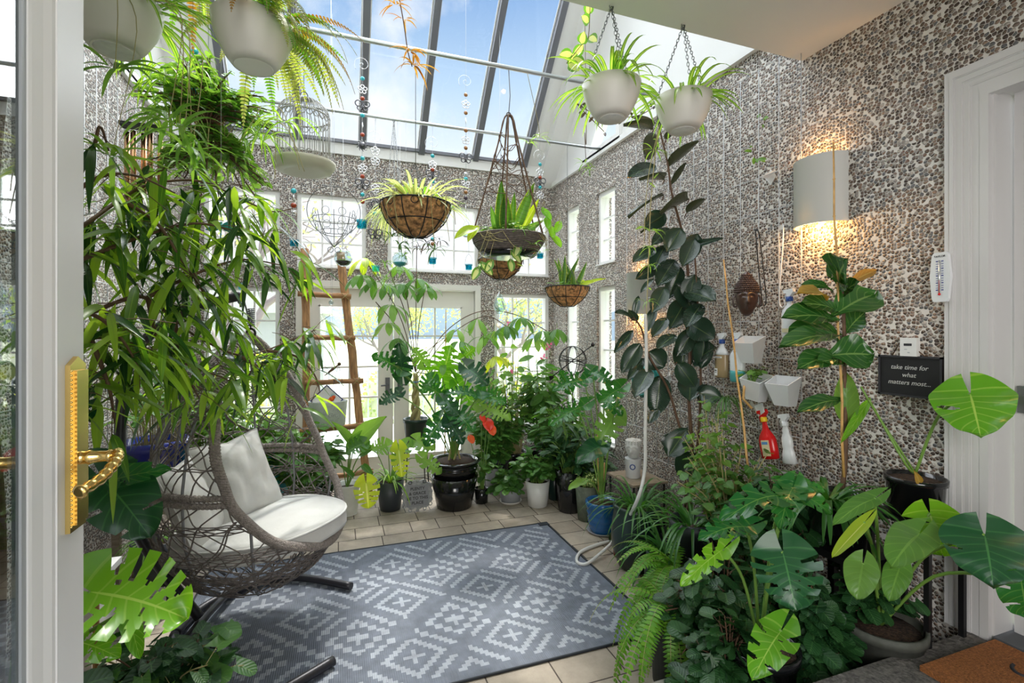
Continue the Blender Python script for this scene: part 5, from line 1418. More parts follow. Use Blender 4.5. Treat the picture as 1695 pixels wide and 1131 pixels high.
RL = """1081 215 1032 210 32;1091 222 1072 264 30;1080 208 1045 195 16;1090 215 1085 178 16;1102 232 1113 215 10;1107 277 1157 235 24;1084 276 1037 296 22;1100 298 1058 300 34;1111 307 1136 269 9
1099 324 1041 363 34;1141 330 1095 356 42;1136 353 1166 330 15;1100 355 1065 378 26;1100 366 1061 387 22;1107 380 1077 408 18;1127 379 1103 418 28;1084 412 1046 435 20;1100 408 1080 450 24;1087 443 1051 463 18
1150 395 1129 443 24;1116 432 1087 476 28;1127 443 1105 496 24;1081 462 1060 486 9;1150 455 1140 502 28;1135 498 1107 546 32;1100 477 1078 520 24;1084 510 1070 552 15;1047 526 1017 518 16;1050 522 1057 490 11;1055 530 1040 512 12
1047 548 1015 586 15;1060 569 1029 618 26;1072 581 1098 608 38;1065 594 1038 631 16;1132 562 1129 615 32;1117 556 1087 580 22;1103 528 1079 560 20;1075 612 1050 646 20;1094 621 1085 688 38;1076 613 1050 660 28;1143 624 1141 666 36
1180 640 1157 662 26;1090 678 1073 702 15;1105 757 1138 710 36;1149 751 1127 796 42;1100 740 1112 718 18;1155 388 1130 441 26;1136 483 1186 500 34;1140 535 1184 562 36;1150 600 1187 575 36;1157 650 1195 660 28;1130 412 1200 394 9
1120 470 1150 520 30;1150 545 1120 590 28;1160 505 1135 545 26;1120 600 1150 640 30;1165 560 1160 610 28"""
rr = random.Random(3)
for ln in RL.replace('\n', ';').split(';'):
    a, b_, c, d, w = [float(q) for q in ln.split()]
    dj = rr.uniform(-.14, .10); base = rub(a, b_, dj); tip = rub(c, d, dj + rr.uniform(-.10, .06))
    L_ = (tip - base).length; wd = w * (base.length * .93) / FPX
    P.hleaf(base, tip, wd * 1.05, 'lf_rubber', (tocam(base, rr.uniform(.0, .6)) if b_ > 375 or rr.random() < .25 else V((.1, .1, 1))) + rdir(rr) * .25, prof='oval', n=9, cols=3, arch=.05, cup=.12, rng=rr)
    # petiole to the nearest stem axis
    P.ms('stem_brown').tube([P.L(base), P.L(base) + V((.01, .03, -.02))], .004, 4)
P.done()

# ---- fiddle leaf fig
FX = V((1.98, 1.46, .62))
P = Plant('fiddle_leaf_fig', 'fiddle leaf fig with wide veined leaves below the large wall sconce', 'plant', FX)
pot(P.t, .12, .2, .09, 'pot_black', 'rim')
fy = lambda px, py, dd=0.0: at(px, py, 1.46 + dd)
trunk(P, [FX + V((0, 0, .15)), fy(1399, 760), fy(1398, 640), fy(1397, 540), fy(1393, 462)], .011, .006)
FL = """1393 470 1405 428 52 0;1400 474 1450 448 14 1;1378 486 1325 472 14 0;1368 500 1318 487 20 1;1393 488 1374 462 22 0;1396 492 1424 466 22 0;1372 528 1447 488 50 0;1385 535 1292 527 32 0;1388 520 1322 503 26 0
1393 560 1298 560 36 0;1388 568 1287 577 28 0;1365 590 1444 588 46 0;1388 590 1318 612 30 0;1400 552 1434 515 28 0;1395 664 1318 684 22 0;1398 610 1350 600 22 0"""
for ln in FL.replace('\n', ';').split(';'):
    a, b_, c, d, w, q = [float(x) for x in ln.split()]
    base, tip = fy(a, b_, rr.uniform(-.02, .04)), fy(c, d, rr.uniform(-.12, .02))
    P.hleaf(base, tip, w * 2.05 / FPX * 1.38, 'lf_fiddle_dry' if q else 'lf_fiddle', tocam(base, .5), prof='obov', n=10, cols=3, arch=.10, cup=.14, wave=.05, rng=rr)
b_ = fy(1402, 735); P.hleaf(fy(1402, 702), fy(1400, 615), .09, 'lf_bright', tocam(b_, .1), prof='oval', arch=.08, n=9, wave=.04); P.hleaf(fy(1440, 660, -.05), fy(1391, 735, -.08), .045, 'lf_monstera_lime', tocam(b_, .1), prof='lance', arch=-.1, n=9, wave=.06)
for a, c in (((1395, 640), (1395, 664)), ((1442, 661), (1420, 700))): P.ms('stem_green').tube([P.L(fy(*a)), P.L(fy(*c))], .003, 5)
P.done()
t = thing('plant_stand', 'dark metal plant stand under the fiddle leaf fig', 'stand', (1.98, 1.46, .17), 'plant stands')
MB().box((-.13, -.13, .42), (.13, .13, .45)).build('stand_top', MT['dark_iron'], t)
for x, y in ((-.11, -.11), (.11, -.11), (-.11, .11), (.11, .11)): MB().box((x - .015, y - .015, 0), (x + .015, y + .015, .42)).build('leg', MT['dark_iron'], t)
def stake(a, b_, r, label, mt='bamboo'):
    a, b_ = V(a), V(b_); m = MB(); n = 9
    pts = [a + (b_ - a) * i / n + V((0, .004 * math.sin(i * 2), 0)) for i in range(n + 1)]; m.tube(pts, [r * (1 - .35 * i / n) for i in range(n + 1)], 7)
    for p in pts[1:-1]: m.torus(p, r * .9, r * .3, b_ - a, 9, 4)
    o = m.build('bamboo_stake', MT[mt]); return recenter(tag(o, label, 'garden stake', 'bamboo stakes in pots'), a)
stake(at(1397, 790, 1.43), at(1378, 236, 1.47), .0055, 'bamboo stake crossing the front of the large wall sconce')
stake(atx(1242, 800, 2.0), atx(1197, 430, 2.14), .0065, 'bamboo stake leaning in front of the spray bottles')
stake(at(736, 800, 4.35), at(738, 512, 4.45), .006, 'bamboo stake in the black glazed pot by the french door')

# ---- monstera with stalks: leaves given by notch and tip pixels
def mleaf(P, n_, t_, w, dn, dt, mt='lf_monstera', slits=4, up=.3, arch=.10, origin=None, cup=.10, wave=.03, seed=1, face=None, prof='heart', cuts=None):
    rg = random.Random(seed); nb, tp_ = atd(*n_, dn), atd(*t_, dt); W = w * (dn + dt) / 2 / FPX
    P.hleaf(nb, tp_, W, mt, face if face is not None else tocam(nb, up), prof=prof, cols=9, n=22, arch=arch, cup=cup, wave=wave, slits=slits, rng=rg, cuts=cuts)
    if origin is not None:
        o = V(origin); mid = (o + nb) / 2 + V((0, 0, .05 + .1 * (nb - o).length)); mid += (nb - o) * -.05
        P.ms('stem_green').tube(curve3([P.L(o), P.L(mid), P.L(nb)], 6), .0055, 7)
BX = atd(1515, 852, 1.90)
P = Plant('potted_monstera', 'young monstera in a black nursery pot by the door casing, one huge bright leaf', 'plant', BX)
pot(P.t, .100, .15, .085, 'pot_black', 'rim')
o_ = BX + V((0, 0, .16))
mleaf(P, (1606, 652), (1624, 726), 118, 1.72, 1.62, 'lf_monstera_lime', 0, .15, .10, o_, seed=3, cuts=[(1, .40, .60, .030, .26)])
P.ms('stem_green').tube(curve3([P.L(o_), P.L(atd(1500, 770, 1.85)), P.L(atd(1460, 700, 1.9)), P.L(atd(1438, 662, 1.9))], 5), .005, 6)
P.ms('stem_green').tube(curve3([P.L(o_), P.L(atd(1490, 745, 1.88)), P.L(atd(1448, 680, 1.92)), P.L(atd(1425, 640, 1.95))], 5), .004, 6)
P.hleaf(atd(1522, 800, 1.82), atd(1512, 778, 1.8), .03, 'lf_fiddle_dry', prof='lance')
P.done()
t = thing('plant_stand', 'black metal plant stand with thin legs under the nursery pot', 'stand', (BX.x, BX.y, .17), 'plant stands'); hz = BX.z - .17
MB().box((-.11, -.11, hz - .012), (.11, .11, hz)).build('stand_top', MT['dark_iron'], t)
for x, y in ((-.10, -.10), (.10, -.10), (-.10, .10), (.10, .10)): MB().box((x - .009, y - .009, 0), (x + .009, y + .009, hz - .012)).build('leg', MT['dark_iron'], t)
''', 'low wooden crate between the dark round leaved plant and the nursery pot', 'crate', (1.80, 1.34, .17))
MB().box((-.08, -.1, 0), (.08, .1, .34)).build('crate_body', MT['wood_grey'], t); '''

TX = atd(1458, 1112, 1.84); TX.z = .17
P = Plant('potted_monstera', 'monstera in a large taupe pot on the lower step with glossy heart leaves', 'plant', TX)
pot(P.t, .142, .24, .115, 'pot_taupe', 'rim')
o_ = TX + V((0, 0, .22))
for (n_, t_, w, dn, dt, mt, sl, up, ar, sd) in (((1630, 886), (1645, 976), 130, 1.52, 1.42, 'lf_monstera_deep', 0, .5, .12, 5), ((1539, 850), (1560, 918), 92, 1.72, 1.70, 'lf_monstera_lime', 4, .1, .06, 6),
        ((1521, 885), (1473, 942), 68, 1.62, 1.52, 'lf_bright', 0, .5, .1, 7), ((1428, 935), (1418, 994), 54, 1.6, 1.54, 'lf_bright', 0, .4, .1, 8), ((1489, 941), (1471, 997), 42, 1.58, 1.52, 'lf_bright', 0, .4, .1, 9),
        ((1447, 826), (1378, 871), 34, 1.68, 1.58, 'lf_bright', 0, .7, .08, 10), ((1430, 866), (1377, 924), 24, 1.66, 1.6, 'lf_yellow', 0, .8, .02, 11)):
    mleaf(P, n_, t_, w, dn, dt, mt, sl, up, ar, o_, seed=sd, cuts=[(1, .42, .78, .03, .2)] if sd == 5 else None)
bush(P.mf('lf_dark'), P.ms('stem_brown'), (.0, .03, .2), .13, .12, .24, 16, 6, .055, .052, 'round', rng=random.Random(160))
mleaf(P, (1690, 960), (1700, 1020), 70, 1.42, 1.45, 'lf_monstera', 2, .1, .08, o_, seed=15)
P.done()

GX = V((1.42, 1.34, .17))
P = Plant('potted_monstera', 'large split leaved monstera leaning over the lower step at the right', 'plant', GX)
pot(P.t, .13, .22, .10, 'pot_black', 'rim'); o_ = GX + V((0, 0, .2))
for (n_, t_, w, dn, dt, mt, sl, up, ar, sd) in (((1296, 915), (1318, 1013), 116, 1.50, 1.40, 'lf_monstera_deep', 4, .25, .1, 21), ((1292, 1046), (1244, 1128), 72, 1.50, 1.36, 'lf_monstera_lime', 3, .3, .12, 22),
        ((1196, 910), (1126, 972), 40, 1.75, 1.68, 'lf_monstera_lime', 4, .4, .1, 23), ((1306, 822), (1190, 868), 66, 1.72, 1.62, 'lf_monstera', 4, .9, .16, 24), ((1236, 872), (1155, 896), 50, 1.72, 1.66, 'lf_monstera', 5, .9, .12, 25),
        ((1308, 812), (1376, 853), 40, 1.75, 1.70, 'lf_monstera', 3, .9, .14, 26), ((1312, 808), (1290, 880), 56, 1.74, 1.6, 'lf_monstera', 4, .8, .15, 27), ((1300, 800), (1365, 815), 30, 1.8, 1.78, 'lf_monstera', 2, .9, .1, 28)):
    mleaf(P, n_, t_, w, dn, dt, mt, sl, up, ar, o_, seed=sd)
P.done()

# ---- bottom left monstera
MX = V((-.95, 1.62, .17)); MX.z = 0.0; MX.y = 1.75
P = Plant('potted_monstera', 'monstera at the lower left behind the brass door handle', 'plant', MX)
pot(P.t, .15, .3, .11, 'pot_taupe', 'rim'); o_ = MX + V((.05, .03, .28))
for (n_, t_, w, dn, dt, mt, sl, up, ar, sd) in (((150, 980), (312, 1026), 165, 1.25, 1.30, 'lf_monstera_lime', 5, .7, .10, 31), ((168, 792), (250, 892), 118, 1.45, 1.42, 'lf_monstera_deep', 2, .4, .1, 32), ((172, 800), (285, 778), 46, 1.45, 1.5, 'lf_monstera', 2, .5, .1, 33),
        ((120, 1060), (200, 1090), 60, 1.3, 1.3, 'lf_monstera_lime', 3, .4, .1, 34), ((210, 1010), (232, 1092), 34, 1.42, 1.36, 'lf_monstera_lime', 0, .1, .05, 35), ((110, 640), (150, 700), 60, 1.5, 1.45, 'lf_monstera_deep', 3, .3, .1, 36)):
    mleaf(P, n_, t_, w, dn, dt, mt, sl, up, ar, o_, seed=sd)
P.done()

def bushp(name, label, loc, potk, rx, ry, h, nst, per, L, W, lm='lf_mid', sm='stem_green', prof='round', group=None, seed=1, cat='potted plant', extra=None, **k):
    """potted leafy plant"""
    P = Plant(name, label, cat, loc, group)
    r_, ph, pm, ps = potk; pot(P.t, r_, ph, r_ * .78, pm, ps)
    bush(P.mf(lm), P.ms(sm), (0, 0, ph * .85), rx, ry, h, nst, per, L, W, prof, rng=random.Random(seed), **k)
    if extra: extra(P)
    return P.done()
def rosp(name, label, loc, potk, n, L, W, lm='lf_spider', droop=1.8, up=(.3, 1.5), seed=1, group=None, cat='potted plant', extra=None, fold=.3):
    P = Plant(name, label, cat, loc, group)
    if potk: r_, ph, pm, ps = potk; pot(P.t, r_, ph, r_ * .78, pm, ps)
    else: ph = 0; r_ = .05
    rosette(P.mf(lm), (0, 0, ph * .88), n, L, W, droop, up, rng=random.Random(seed), spread=r_ * .5, fold=fold)
    if extra: extra(P)
    return P.done()
def fernp(name, label, loc, potk, n, L, W, lm='lf_fern', droop=2.0, seed=1, pairs=26, cat='potted plant', aim=None, extra=None):
    P = Plant(name, label, cat, loc); r_, ph, pm, ps = potk; pot(P.t, r_, ph, r_ * .78, pm, ps); rg = random.Random(seed)
    for i in range(n):
        a = rg.uniform(0, 2 * PI); d = V((math.cos(a), math.sin(a), rg.uniform(.3, 1.3)))
        if aim and rg.random() < .5: d = V(aim) + rdir(rg) * .6 + V((0, 0, .5))
        pts = frond(P.mf(lm if rg.random() < .85 else 'lf_fern'), V((0, 0, ph * .88)), d, L * rg.uniform(.6, 1.05), W, droop * rg.uniform(.8, 1.3), pairs, rng=rg); P.ms('stem_straw').tube(pts, .0013, 3, caps=False)
    if extra: extra(P)
    return P.done()
def fz(px, py): return atz(px, py, 0)

# ---- right side, floor and step level
bushp('pilea_plant', 'dense dark green round leaved plant spilling over the lower step', (1.50, 1.60, .0), (.16, .30, 'pot_charcoal', 'rim'), .32, .26, .44, 70, 9, .062, .058, 'lf_dark', 'stem_brown', hang=.22, seed=41, face_up=.6)
bushp('pilea_plant', 'dark round leaved plant at the lowest right behind the bright split leaf', (1.30, 1.36, .17), (.08, .12, 'pot_black', 'rim'), .24, .16, .28, 64, 9, .055, .052, 'lf_dark', 'stem_brown', hang=.3, seed=42, face_up=.6)
bushp('geranium_plant', 'dark leafy geranium filling the space above the taupe pot', (1.88, 1.66, 0), (.13, .40, 'pot_charcoal', 'rim'), .26, .24, .58, 60, 9, .065, .06, 'lf_dark', 'stem_brown', seed=43, face_up=.6)
bushp('geranium_plant', 'bright leaved geranium with straw coloured stems below the red spray bottle', (1.92, 2.00, 0), (.14, .34, 'pot_black', 'rim'), .30, .26, .78, 46, 9, .058, .048, 'lf_mid', 'stem_straw', prof='ovate', seed=44, face_up=.6)
bushp('geranium_plant', 'taller light green geranium beside the leaning bamboo stake', (2.0, 2.2, 0), (.11, .36, 'pot_green', 'rim'), .20, .18, .92, 26, 7, .060, .05, 'lf_bright', 'stem_straw', prof='ovate', seed=45, face_up=.6)
bushp('pilea_plant', 'dark leafy plant between the split leaved monstera and the taupe pot', (1.70, 1.36, .17), (.07, .11, 'pot_black', 'rim'), .19, .15, .42, 64, 9, .055, .052, 'lf_dark', 'stem_brown', hang=.32, seed=141, face_up=.6)
fernp('boston_fern', 'bright green fern arching over the pavers at the right', (1.56, 1.98, 0), (.12, .36, 'pot_black', 'rim'), 34, .52, .075, 'lf_fern', 2.2, 46, aim=(-.8, -.5, .2))
fernp('boston_fern', 'fern with long hanging fronds beside the lower step', (1.34, 1.74, 0), (.09, .34, 'pot_charcoal', 'rim'), 16, .50, .07, 'lf_fern', 3.0, 47, aim=(-.5, -.5, .2))
rosp('spider_plant', 'spider plant with long arching leaves low beside the terracotta pot', (1.72, 2.26, 0), (.11, .28, 'pot_green', 'round'), 46, .36, .017, 'lf_spider_dark', 2.4, (.3, 1.6), 48)
rosp('spider_plant', 'spider plant in a dark green round pot near the hose', (1.80, 2.66, 0), (.15, .40, 'pot_green', 'round'), 70, .42, .016, 'lf_spider_dark', 2.2, (.3, 1.8), 49)
rosp('spider_plant', 'dark strap leaved plant under the fiddle leaf fig', (1.86, 1.42, .70), (.08, .12, 'pot_black', 'rim'), 60, .30, .022, 'lf_spider_dark', 2.0, (.2, 1.3), 50)
rosp('spider_plant', 'spider plant low behind the bright fern', (1.78, 2.12, .0), (.12, .5, 'pot_charcoal', 'rim'), 60, .40, .016, 'lf_spider_dark', 2.2, (.3, 1.6), 51)
rosp('succulent', 'small strap leaved plant in a terracotta pot beside the looping hose', fz(1030, 921), (.072, .13, 'pot_terra', 'rim'), 9, .24, .05, 'lf_dark', 1.6, (.1, .6), 52, extra=lambda P: MB().box((-.03, -.0735, .045), (.02, -.066, .065)).build('pot_label', MT['label_white'], P.t))
rosp('papyrus', 'tuft of thin grassy leaves on the trellis below the teal bottle', atx(1200, 660, 2.16), None, 46, .26, .006, 'lf_mid', 3.2, (-.2, .6), 53)
def cutting(P):
    pass
P = Plant('leafy_cutting', 'small leafy cutting growing in the pocket planter', 'plant', pk2.location + V((-.05, 0, .09)))
bush(P.mf('lf_bright'), P.ms('stem_green'), (0, 0, 0), .09, .08, .10, 9, 3, .04, .034, 'round', rng=random.Random(54), n=4)
P.ms('bamboo').tube([V((-.03, .02, .02)), V((-.06, .0, -.08)), V((-.03, -.03, -.13))], .007, 6); P.done()

# ---- back row
def plate(P, r): saucer(P.t, r)
bx = fz(997, 880)
P = Plant('potted_monstera', 'split leaf monstera in a glossy ribbed blue pot beside the rug corner', 'plant', bx)
pot(P.t, .125, .235, .085, 'pot_blue', 'bands'); saucer(P.t, .12)
rg = random.Random(60); o_ = V((0, 0, .2))
def mbush(P, o_, n, rad, h, sz, rg, mats, cam=True, sl=4, fan=(0, 2 * PI), prof='heart', rise=.3):
    for i in range(n):
        a = rg.uniform(*fan); q = rg.uniform(.25, 1) * rad; e = V(o_) + V((q * math.cos(a), q * math.sin(a), h * rg.uniform(rise, 1)))
        od = V((math.cos(a), math.sin(a), 0)); s_ = sz * rg.uniform(.7, 1.1)
        d = (od * .8 + V((0, -.35, -.45)) + rdir(rg) * .35).normalized()
        m = MB(); leaf(m, e, e + d * s_, s_ * .86, tocam(P.loc, .6) + rdir(rg) * .5, prof, cols=6, n=14, arch=.12, cup=.12, wave=.04, slits=sl, rng=rg); m.build('leaf', MT[rg.choice(mats)], P.t)
        P.ms('stem_green').tube(curve3([V(o_) + V((od.x * .02, od.y * .02, -.03)), (V(o_) + e) / 2 + V((-od.x * .05, -od.y * .05, .06)), e], 5), .0045, 5)
BLUE = P; o_ = (0, 0, .2)
for i in range(3): P.ms('bamboo').tube([(.02 * i - .02, .02, .18), (.03 * i - .03, .02, .75 - .12 * i)], .004, 5)
bx = fz(752, 838)
P = Plant('potted_monstera', 'big monstera in a black glazed double pot before the right french door', 'plant', bx)
pot(P.t, .205, .27, .15, 'pot_black', 'plain'); pot(P.t, .215, .16, .17, 'pot_black', 'fancy', c=(0, 0, .245), name='inner_pot', soil=False)
MB().lathe([(.001, .384), (.183, .388), (.10, .400), (.001, .405)], n=20).build('soil', MT['soil'], P.t)
def placed(P, o_, rows, seed=0):
    for i, (nx, ny, tx, ty, w, mt, sl, up, dn) in enumerate(rows): mleaf(P, (nx, ny), (tx, ty), w, dn, dn - .08, mt, sl, up, .12, P.loc + V(o_), seed=seed + i, cup=.14, wave=.05)
D_, M_, B_, Y_ = 'lf_monstera_deep', 'lf_monstera', 'lf_bright', 'lf_monstera_lime'
placed(P, (0, .02, .37), [(662, 611, 614, 590, 38, M_, 5, .5, 4.2), (666, 618, 659, 566, 40, D_, 4, .1, 4.25), (659, 653, 628, 671, 30, D_, 5, .6, 4.15), (732, 625, 747, 570, 66, Y_, 5, .0, 4.35), (775, 611, 808, 640, 44, D_, 4, .4, 4.2),
    (792, 656, 734, 654, 30, M_, 6, 1.2, 4.05), (798, 653, 838, 669, 42, M_, 6, .4, 4.2), (798, 673, 846, 697, 38, B_, 6, .4, 4.15), (729, 696, 704, 740, 38, M_, 4, .3, 4.0), (752, 682, 784, 717, 44, M_, 5, .9, 4.0), (745, 700, 766, 737, 36, D_, 4, .4, 3.98),
    (732, 656, 698, 636, 38, M_, 5, .4, 4.15), (715, 628, 698, 652, 34, M_, 4, .5, 4.2), (760, 640, 790, 680, 40, Y_, 5, .2, 4.3), (735, 665, 760, 690, 32, D_, 4, .6, 4.05), (700, 600, 684, 575, 34, B_, 4, .1, 4.35), (770, 590, 788, 575, 34, Y_, 5, .1, 4.4)], 610)
placed(BLUE, (0, 0, .2), [(967, 629, 913, 649, 36, M_, 6, .6, 3.75), (1027, 643, 992, 669, 38, M_, 3, .4, 3.5), (964, 673, 907, 706, 36, M_, 7, .5, 3.7), (1017, 691, 990, 737, 52, B_, 4, .1, 3.6), (994, 739, 953, 769, 40, D_, 0, .5, 3.5), (981, 616, 1018, 639, 30, M_, 4, .5, 3.7), (964, 799, 940, 812, 16, B_, 0, .8, 3.5), (940, 640, 925, 612, 30, M_, 5, .4, 3.9), (1000, 660, 1030, 690, 32, M_, 4, .5, 3.6)], 630)
BLUE.done()
for i in range(5): P.ms('stem_straw').tube(curve3([(.06 * math.cos(i), .05 * math.sin(i * 2), .36), (.03 * math.cos(i * 3), .02, .5), (.05 * math.sin(i), .03, .66)], 4), .008, 6)
P.done()
# anthurium flowers
P = Plant('anthurium', 'red flowering anthurium right of the black glazed pot', 'plant', fz(797, 832))
pot(P.t, .062, .13, .055, 'pot_black', 'plain')
for (px, py, w, mt) in ((806, 698, .11, 'red_flower'), (797, 690, .06, 'red_flower'), (778, 724, .07, 'orange_flower'), (812, 708, .09, 'orange_flower')):
    p = at(px, py, bx.y); m = MB(); leaf(m, P.L(p), P.L(p + V((.02, -.03, -.75 * w))), w, (0, -1, .4), 'heart', 7, 3, .1, .1); m.build('flower', MT[mt], P.t); P.ms('stem_green').tube(curve3([V((0, 0, .1)), (P.L(p)) * .6 + V((0, 0, .05)), P.L(p)], 4), .003, 5)
bush(P.mf('lf_mid'), P.ms(), (0, 0, .1), .12, .1, .28, 10, 3, .09, .07, 'heart', rng=random.Random(62)); P.done()

# pachira on stand
sx = at(688, 735, 4.5)
P = Plant('money_tree', 'braided trunk money tree in a dark green pot raised on a wire stand', 'plant', sx)
pot(P.t, .115, .235, .085, 'pot_green', 'rim')
for k in range(3):
    P.ms('stem_straw').tube([V((.018 * math.cos(2 * PI * k / 3 + i * .55) * (1.9 - i / 14), .018 * math.sin(2 * PI * k / 3 + i * .55) * (1.9 - i / 14), .19 + i * .027)) for i in range(18)], [.021 - .0006 * i for i in range(18)], 7)
rg = random.Random(63)
canes = [((640, 440), 4.45), ((668, 470), 4.4), ((690, 405), 4.5), ((702, 485), 4.5), ((622, 500), 4.3), ((604, 430), 4.2), ((735, 560), 4.4), ((715, 620), 4.3)]
for (c, y) in canes:
    e = P.L(at(*c, y)); P.ms('stem_brown').tube(curve3([V((0, 0, .66)), V((e.x * .35, e.y * .3, .66 + (e.z - .66) * .55)), e], 6), .004, 5)
arch1 = [(690, 620, 4.5), (735, 552, 4.5), (790, 517, 4.5), (850, 520, 4.4), (905, 548, 4.3)]
P.ms('stem_brown').tube(curve3([P.L(at(*a)) for a in arch1], 6), .0042, 5); P.ms('stem_brown').tube(curve3([P.L(at(*a)) for a in ((690, 628, 4.5), (740, 560, 4.5), (800, 524, 4.45), (838, 540, 4.4))], 6), .004, 5)
for (x, y, Y_, lm) in ((604, 428, 4.2, 'lf_yellow'), (598, 455, 4.2, 'lf_mid'), (622, 466, 4.25, 'lf_mid'), (640, 470, 4.3, 'lf_mid'), (648, 505, 4.3, 'lf_bright'), (668, 470, 4.4, 'lf_mid'), (662, 440, 4.4, 'lf_bright'), (690, 462, 4.45, 'lf_mid'), (706, 474, 4.5, 'lf_mid'),
        (755, 545, 4.5, 'lf_bright'), (762, 565, 4.4, 'lf_mid'), (790, 528, 4.5, 'lf_bright'), (800, 558, 4.4, 'lf_bright'), (818, 548, 4.4, 'lf_bright'), (838, 540, 4.35, 'lf_mid'), (862, 526, 4.35, 'lf_mid'), (884, 560, 4.3, 'lf_bright'), (898, 548, 4.3, 'lf_mid'), (922, 545, 4.25, 'lf_mid'), (642, 535, 4.3, 'lf_bright'), (822, 590, 4.3, 'lf_yellow'), (735, 600, 4.3, 'lf_bright'), (660, 560, 4.3, 'lf_mid')):
    c = P.L(at(x, y, Y_)); palmate(P.mf(lm), c, rg.choice((5, 6, 7)), .22, .062, rg, 1.3)
    P.ms('stem_green').tube([c, c + V((.02, .05, .06))], .002, 4)
MB().torus((0, -.01, .57), .03, .006, (0, 0, 1), 14, 5).build('blue_tie', MT['label_blue'], P.t)
P.done()
t = thing('wire_plant_stand', 'tall black wire plant stand holding the braided money tree', 'stand', (sx.x, sx.y, 0)); hz = sx.z
m = MB(); m.torus((0, 0, hz - .004), .12, .004, n=28); m.torus((0, 0, .12), .15, .004, n=28); m.build('rings', MT['dark_iron'], t)
for i in range(4): a = PI / 4 + PI / 2 * i; MB().tube([(.12 * math.cos(a), .12 * math.sin(a), hz), (.15 * math.cos(a), .15 * math.sin(a), 0)], .006, 6).build('leg', MT['dark_iron'], t)
MB().box((-.085, -.085, hz - .006), (.085, .085, hz)).build('stand_top', MT['dark_iron'], t)

# white wavy pot with paddle leaves
wx = fz(574, 851)
P = Plant('bird_of_paradise', 'paddle leaved plant in a white wavy textured pot right of the egg chair', 'plant', wx)
MB().lathe([(.075, 0), (.085, .005)] + [(.085 + .018 * i / 26, .005 + .245 * i / 26) for i in range(27)] + [(.095, .25), (.09, .2), (.001, .2)], n=64, wave=lambda g, z: .012 * math.sin(z * 130 + 1.6 * math.sin(g * 8))).build('pot', MT['pot_white'], P.t)
MB().lathe([(.001, .205), (.09, .212), (.001, .225)], n=18).build('soil', MT['soil'], P.t)
for (n_, t_, w, mt) in (((587, 736), (641, 690), .17, 'lf_bright'), ((583, 734), (548, 698), .08, 'lf_bright'), ((564, 763), (518, 739), .11, 'lf_mid'), ((597, 750), (624, 742), .11, 'lf_mid'), ((585, 790), (560, 770), .05, 'lf_mid'), ((600, 770), (618, 790), .06, 'lf_mid'), ((578, 745), (600, 712), .09, 'lf_bright')):
    a, b_ = at(*n_, wx.y - .05), at(*t_, wx.y - .12); P.hleaf(a, b_, w, mt, tocam(a, .6), prof='ovate', n=9, cols=3, arch=.08)
    P.ms('stem_green').tube(curve3([V((0, 0, .2)), (P.L(a) + V((0, 0, .2))) / 2 + V((0, 0, .04)), P.L(a)], 4), .005, 6)
P.done()
wx = fz(646, 843)
P = Plant('spider_plant', 'spider plant with lime leaves in charcoal pot left of the stone plaque', 'plant', wx); pot(P.t, .115, .25, .085, 'pot_charcoal', 'plain')
rosette(P.mf('lf_spider'), (0, 0, .22), 40, .34, .018, 1.8, (.4, 1.8), rng=random.Random(64))
for (n_, t_, w, mt, yy) in (((606, 800), (610, 842), 42, 'lf_yellow', 3.9), ((660, 745), (665, 790), 34, 'lf_yellow', 4.0), ((690, 730), (720, 745), 34, 'lf_bright', 4.05), ((672, 738), (650, 770), 30, 'lf_bright', 4.05), ((640, 740), (612, 745), 34, 'lf_bright', 4.05), ((600, 735), (572, 750), 32, 'lf_mid', 4.1), ((700, 760), (730, 785), 30, 'lf_bright', 4.0)):
    a, b_ = at(*n_, yy), at(*t_, yy - .06); P.hleaf(a, b_, w * 4.05 / FPX, mt, tocam(a, .3), prof='heart', n=16, cols=6, arch=.1, slits=4, rng=random.Random(int(n_[0])))
    P.ms('stem_green').tube(curve3([V((0, 0, .2)), (P.L(a) + V((0, 0, .3))) / 2 + V((0, 0, .05)), P.L(a)], 4), .004, 6)
P.done()
rowp = 'leafy pots along the back wall'
bushp('geranium_plant', 'soft round leaved plant in a white tapered pot at the back right', fz(890, 837), (.105, .22, 'pot_white', 'plain'), .22, .18, .34, 34, 8, .06, .055, 'lf_mid', seed=70, hang=.06)
bushp('geranium_plant', 'trailing round leaved plant in a grey low pot with saucer', fz(845, 831), (.105, .15, 'pot_grey', 'plain'), .19, .16, .22, 28, 7, .055, .055, 'lf_mid', seed=71, hang=.12, extra=lambda P: saucer(P.t, .10, 'pot_cream'))
bushp('geranium_plant', 'leafy plant in a slim pale grey pot behind the trailing one', fz(817, 815), (.085, .24, 'pot_grey', 'plain'), .18, .16, .36, 24, 7, .06, .055, 'lf_mid', seed=72)
bushp('philodendron', 'dark heart leaved plant in a tall black pot in the back right corner', fz(943, 845), (.12, .34, 'pot_black', 'plain'), .24, .2, .5, 28, 7, .085, .062, 'lf_dark', seed=73, prof='heart')
bushp('philodendron', 'dark leaved plant in a deep teal pot beside the white tapered pot', fz(918, 826), (.07, .26, 'pot_green', 'plain'), .18, .16, .42, 22, 7, .07, .055, 'lf_dark', seed=74, prof='heart')
bushp('euonymus', 'small variegated shrub in an olive clay pot beside the blue pot', fz(972, 860), (.095, .28, 'pot_olive', 'plain'), .13, .12, .16, 26, 8, .03, .022, 'lf_varieg', seed=75, prof='oval')
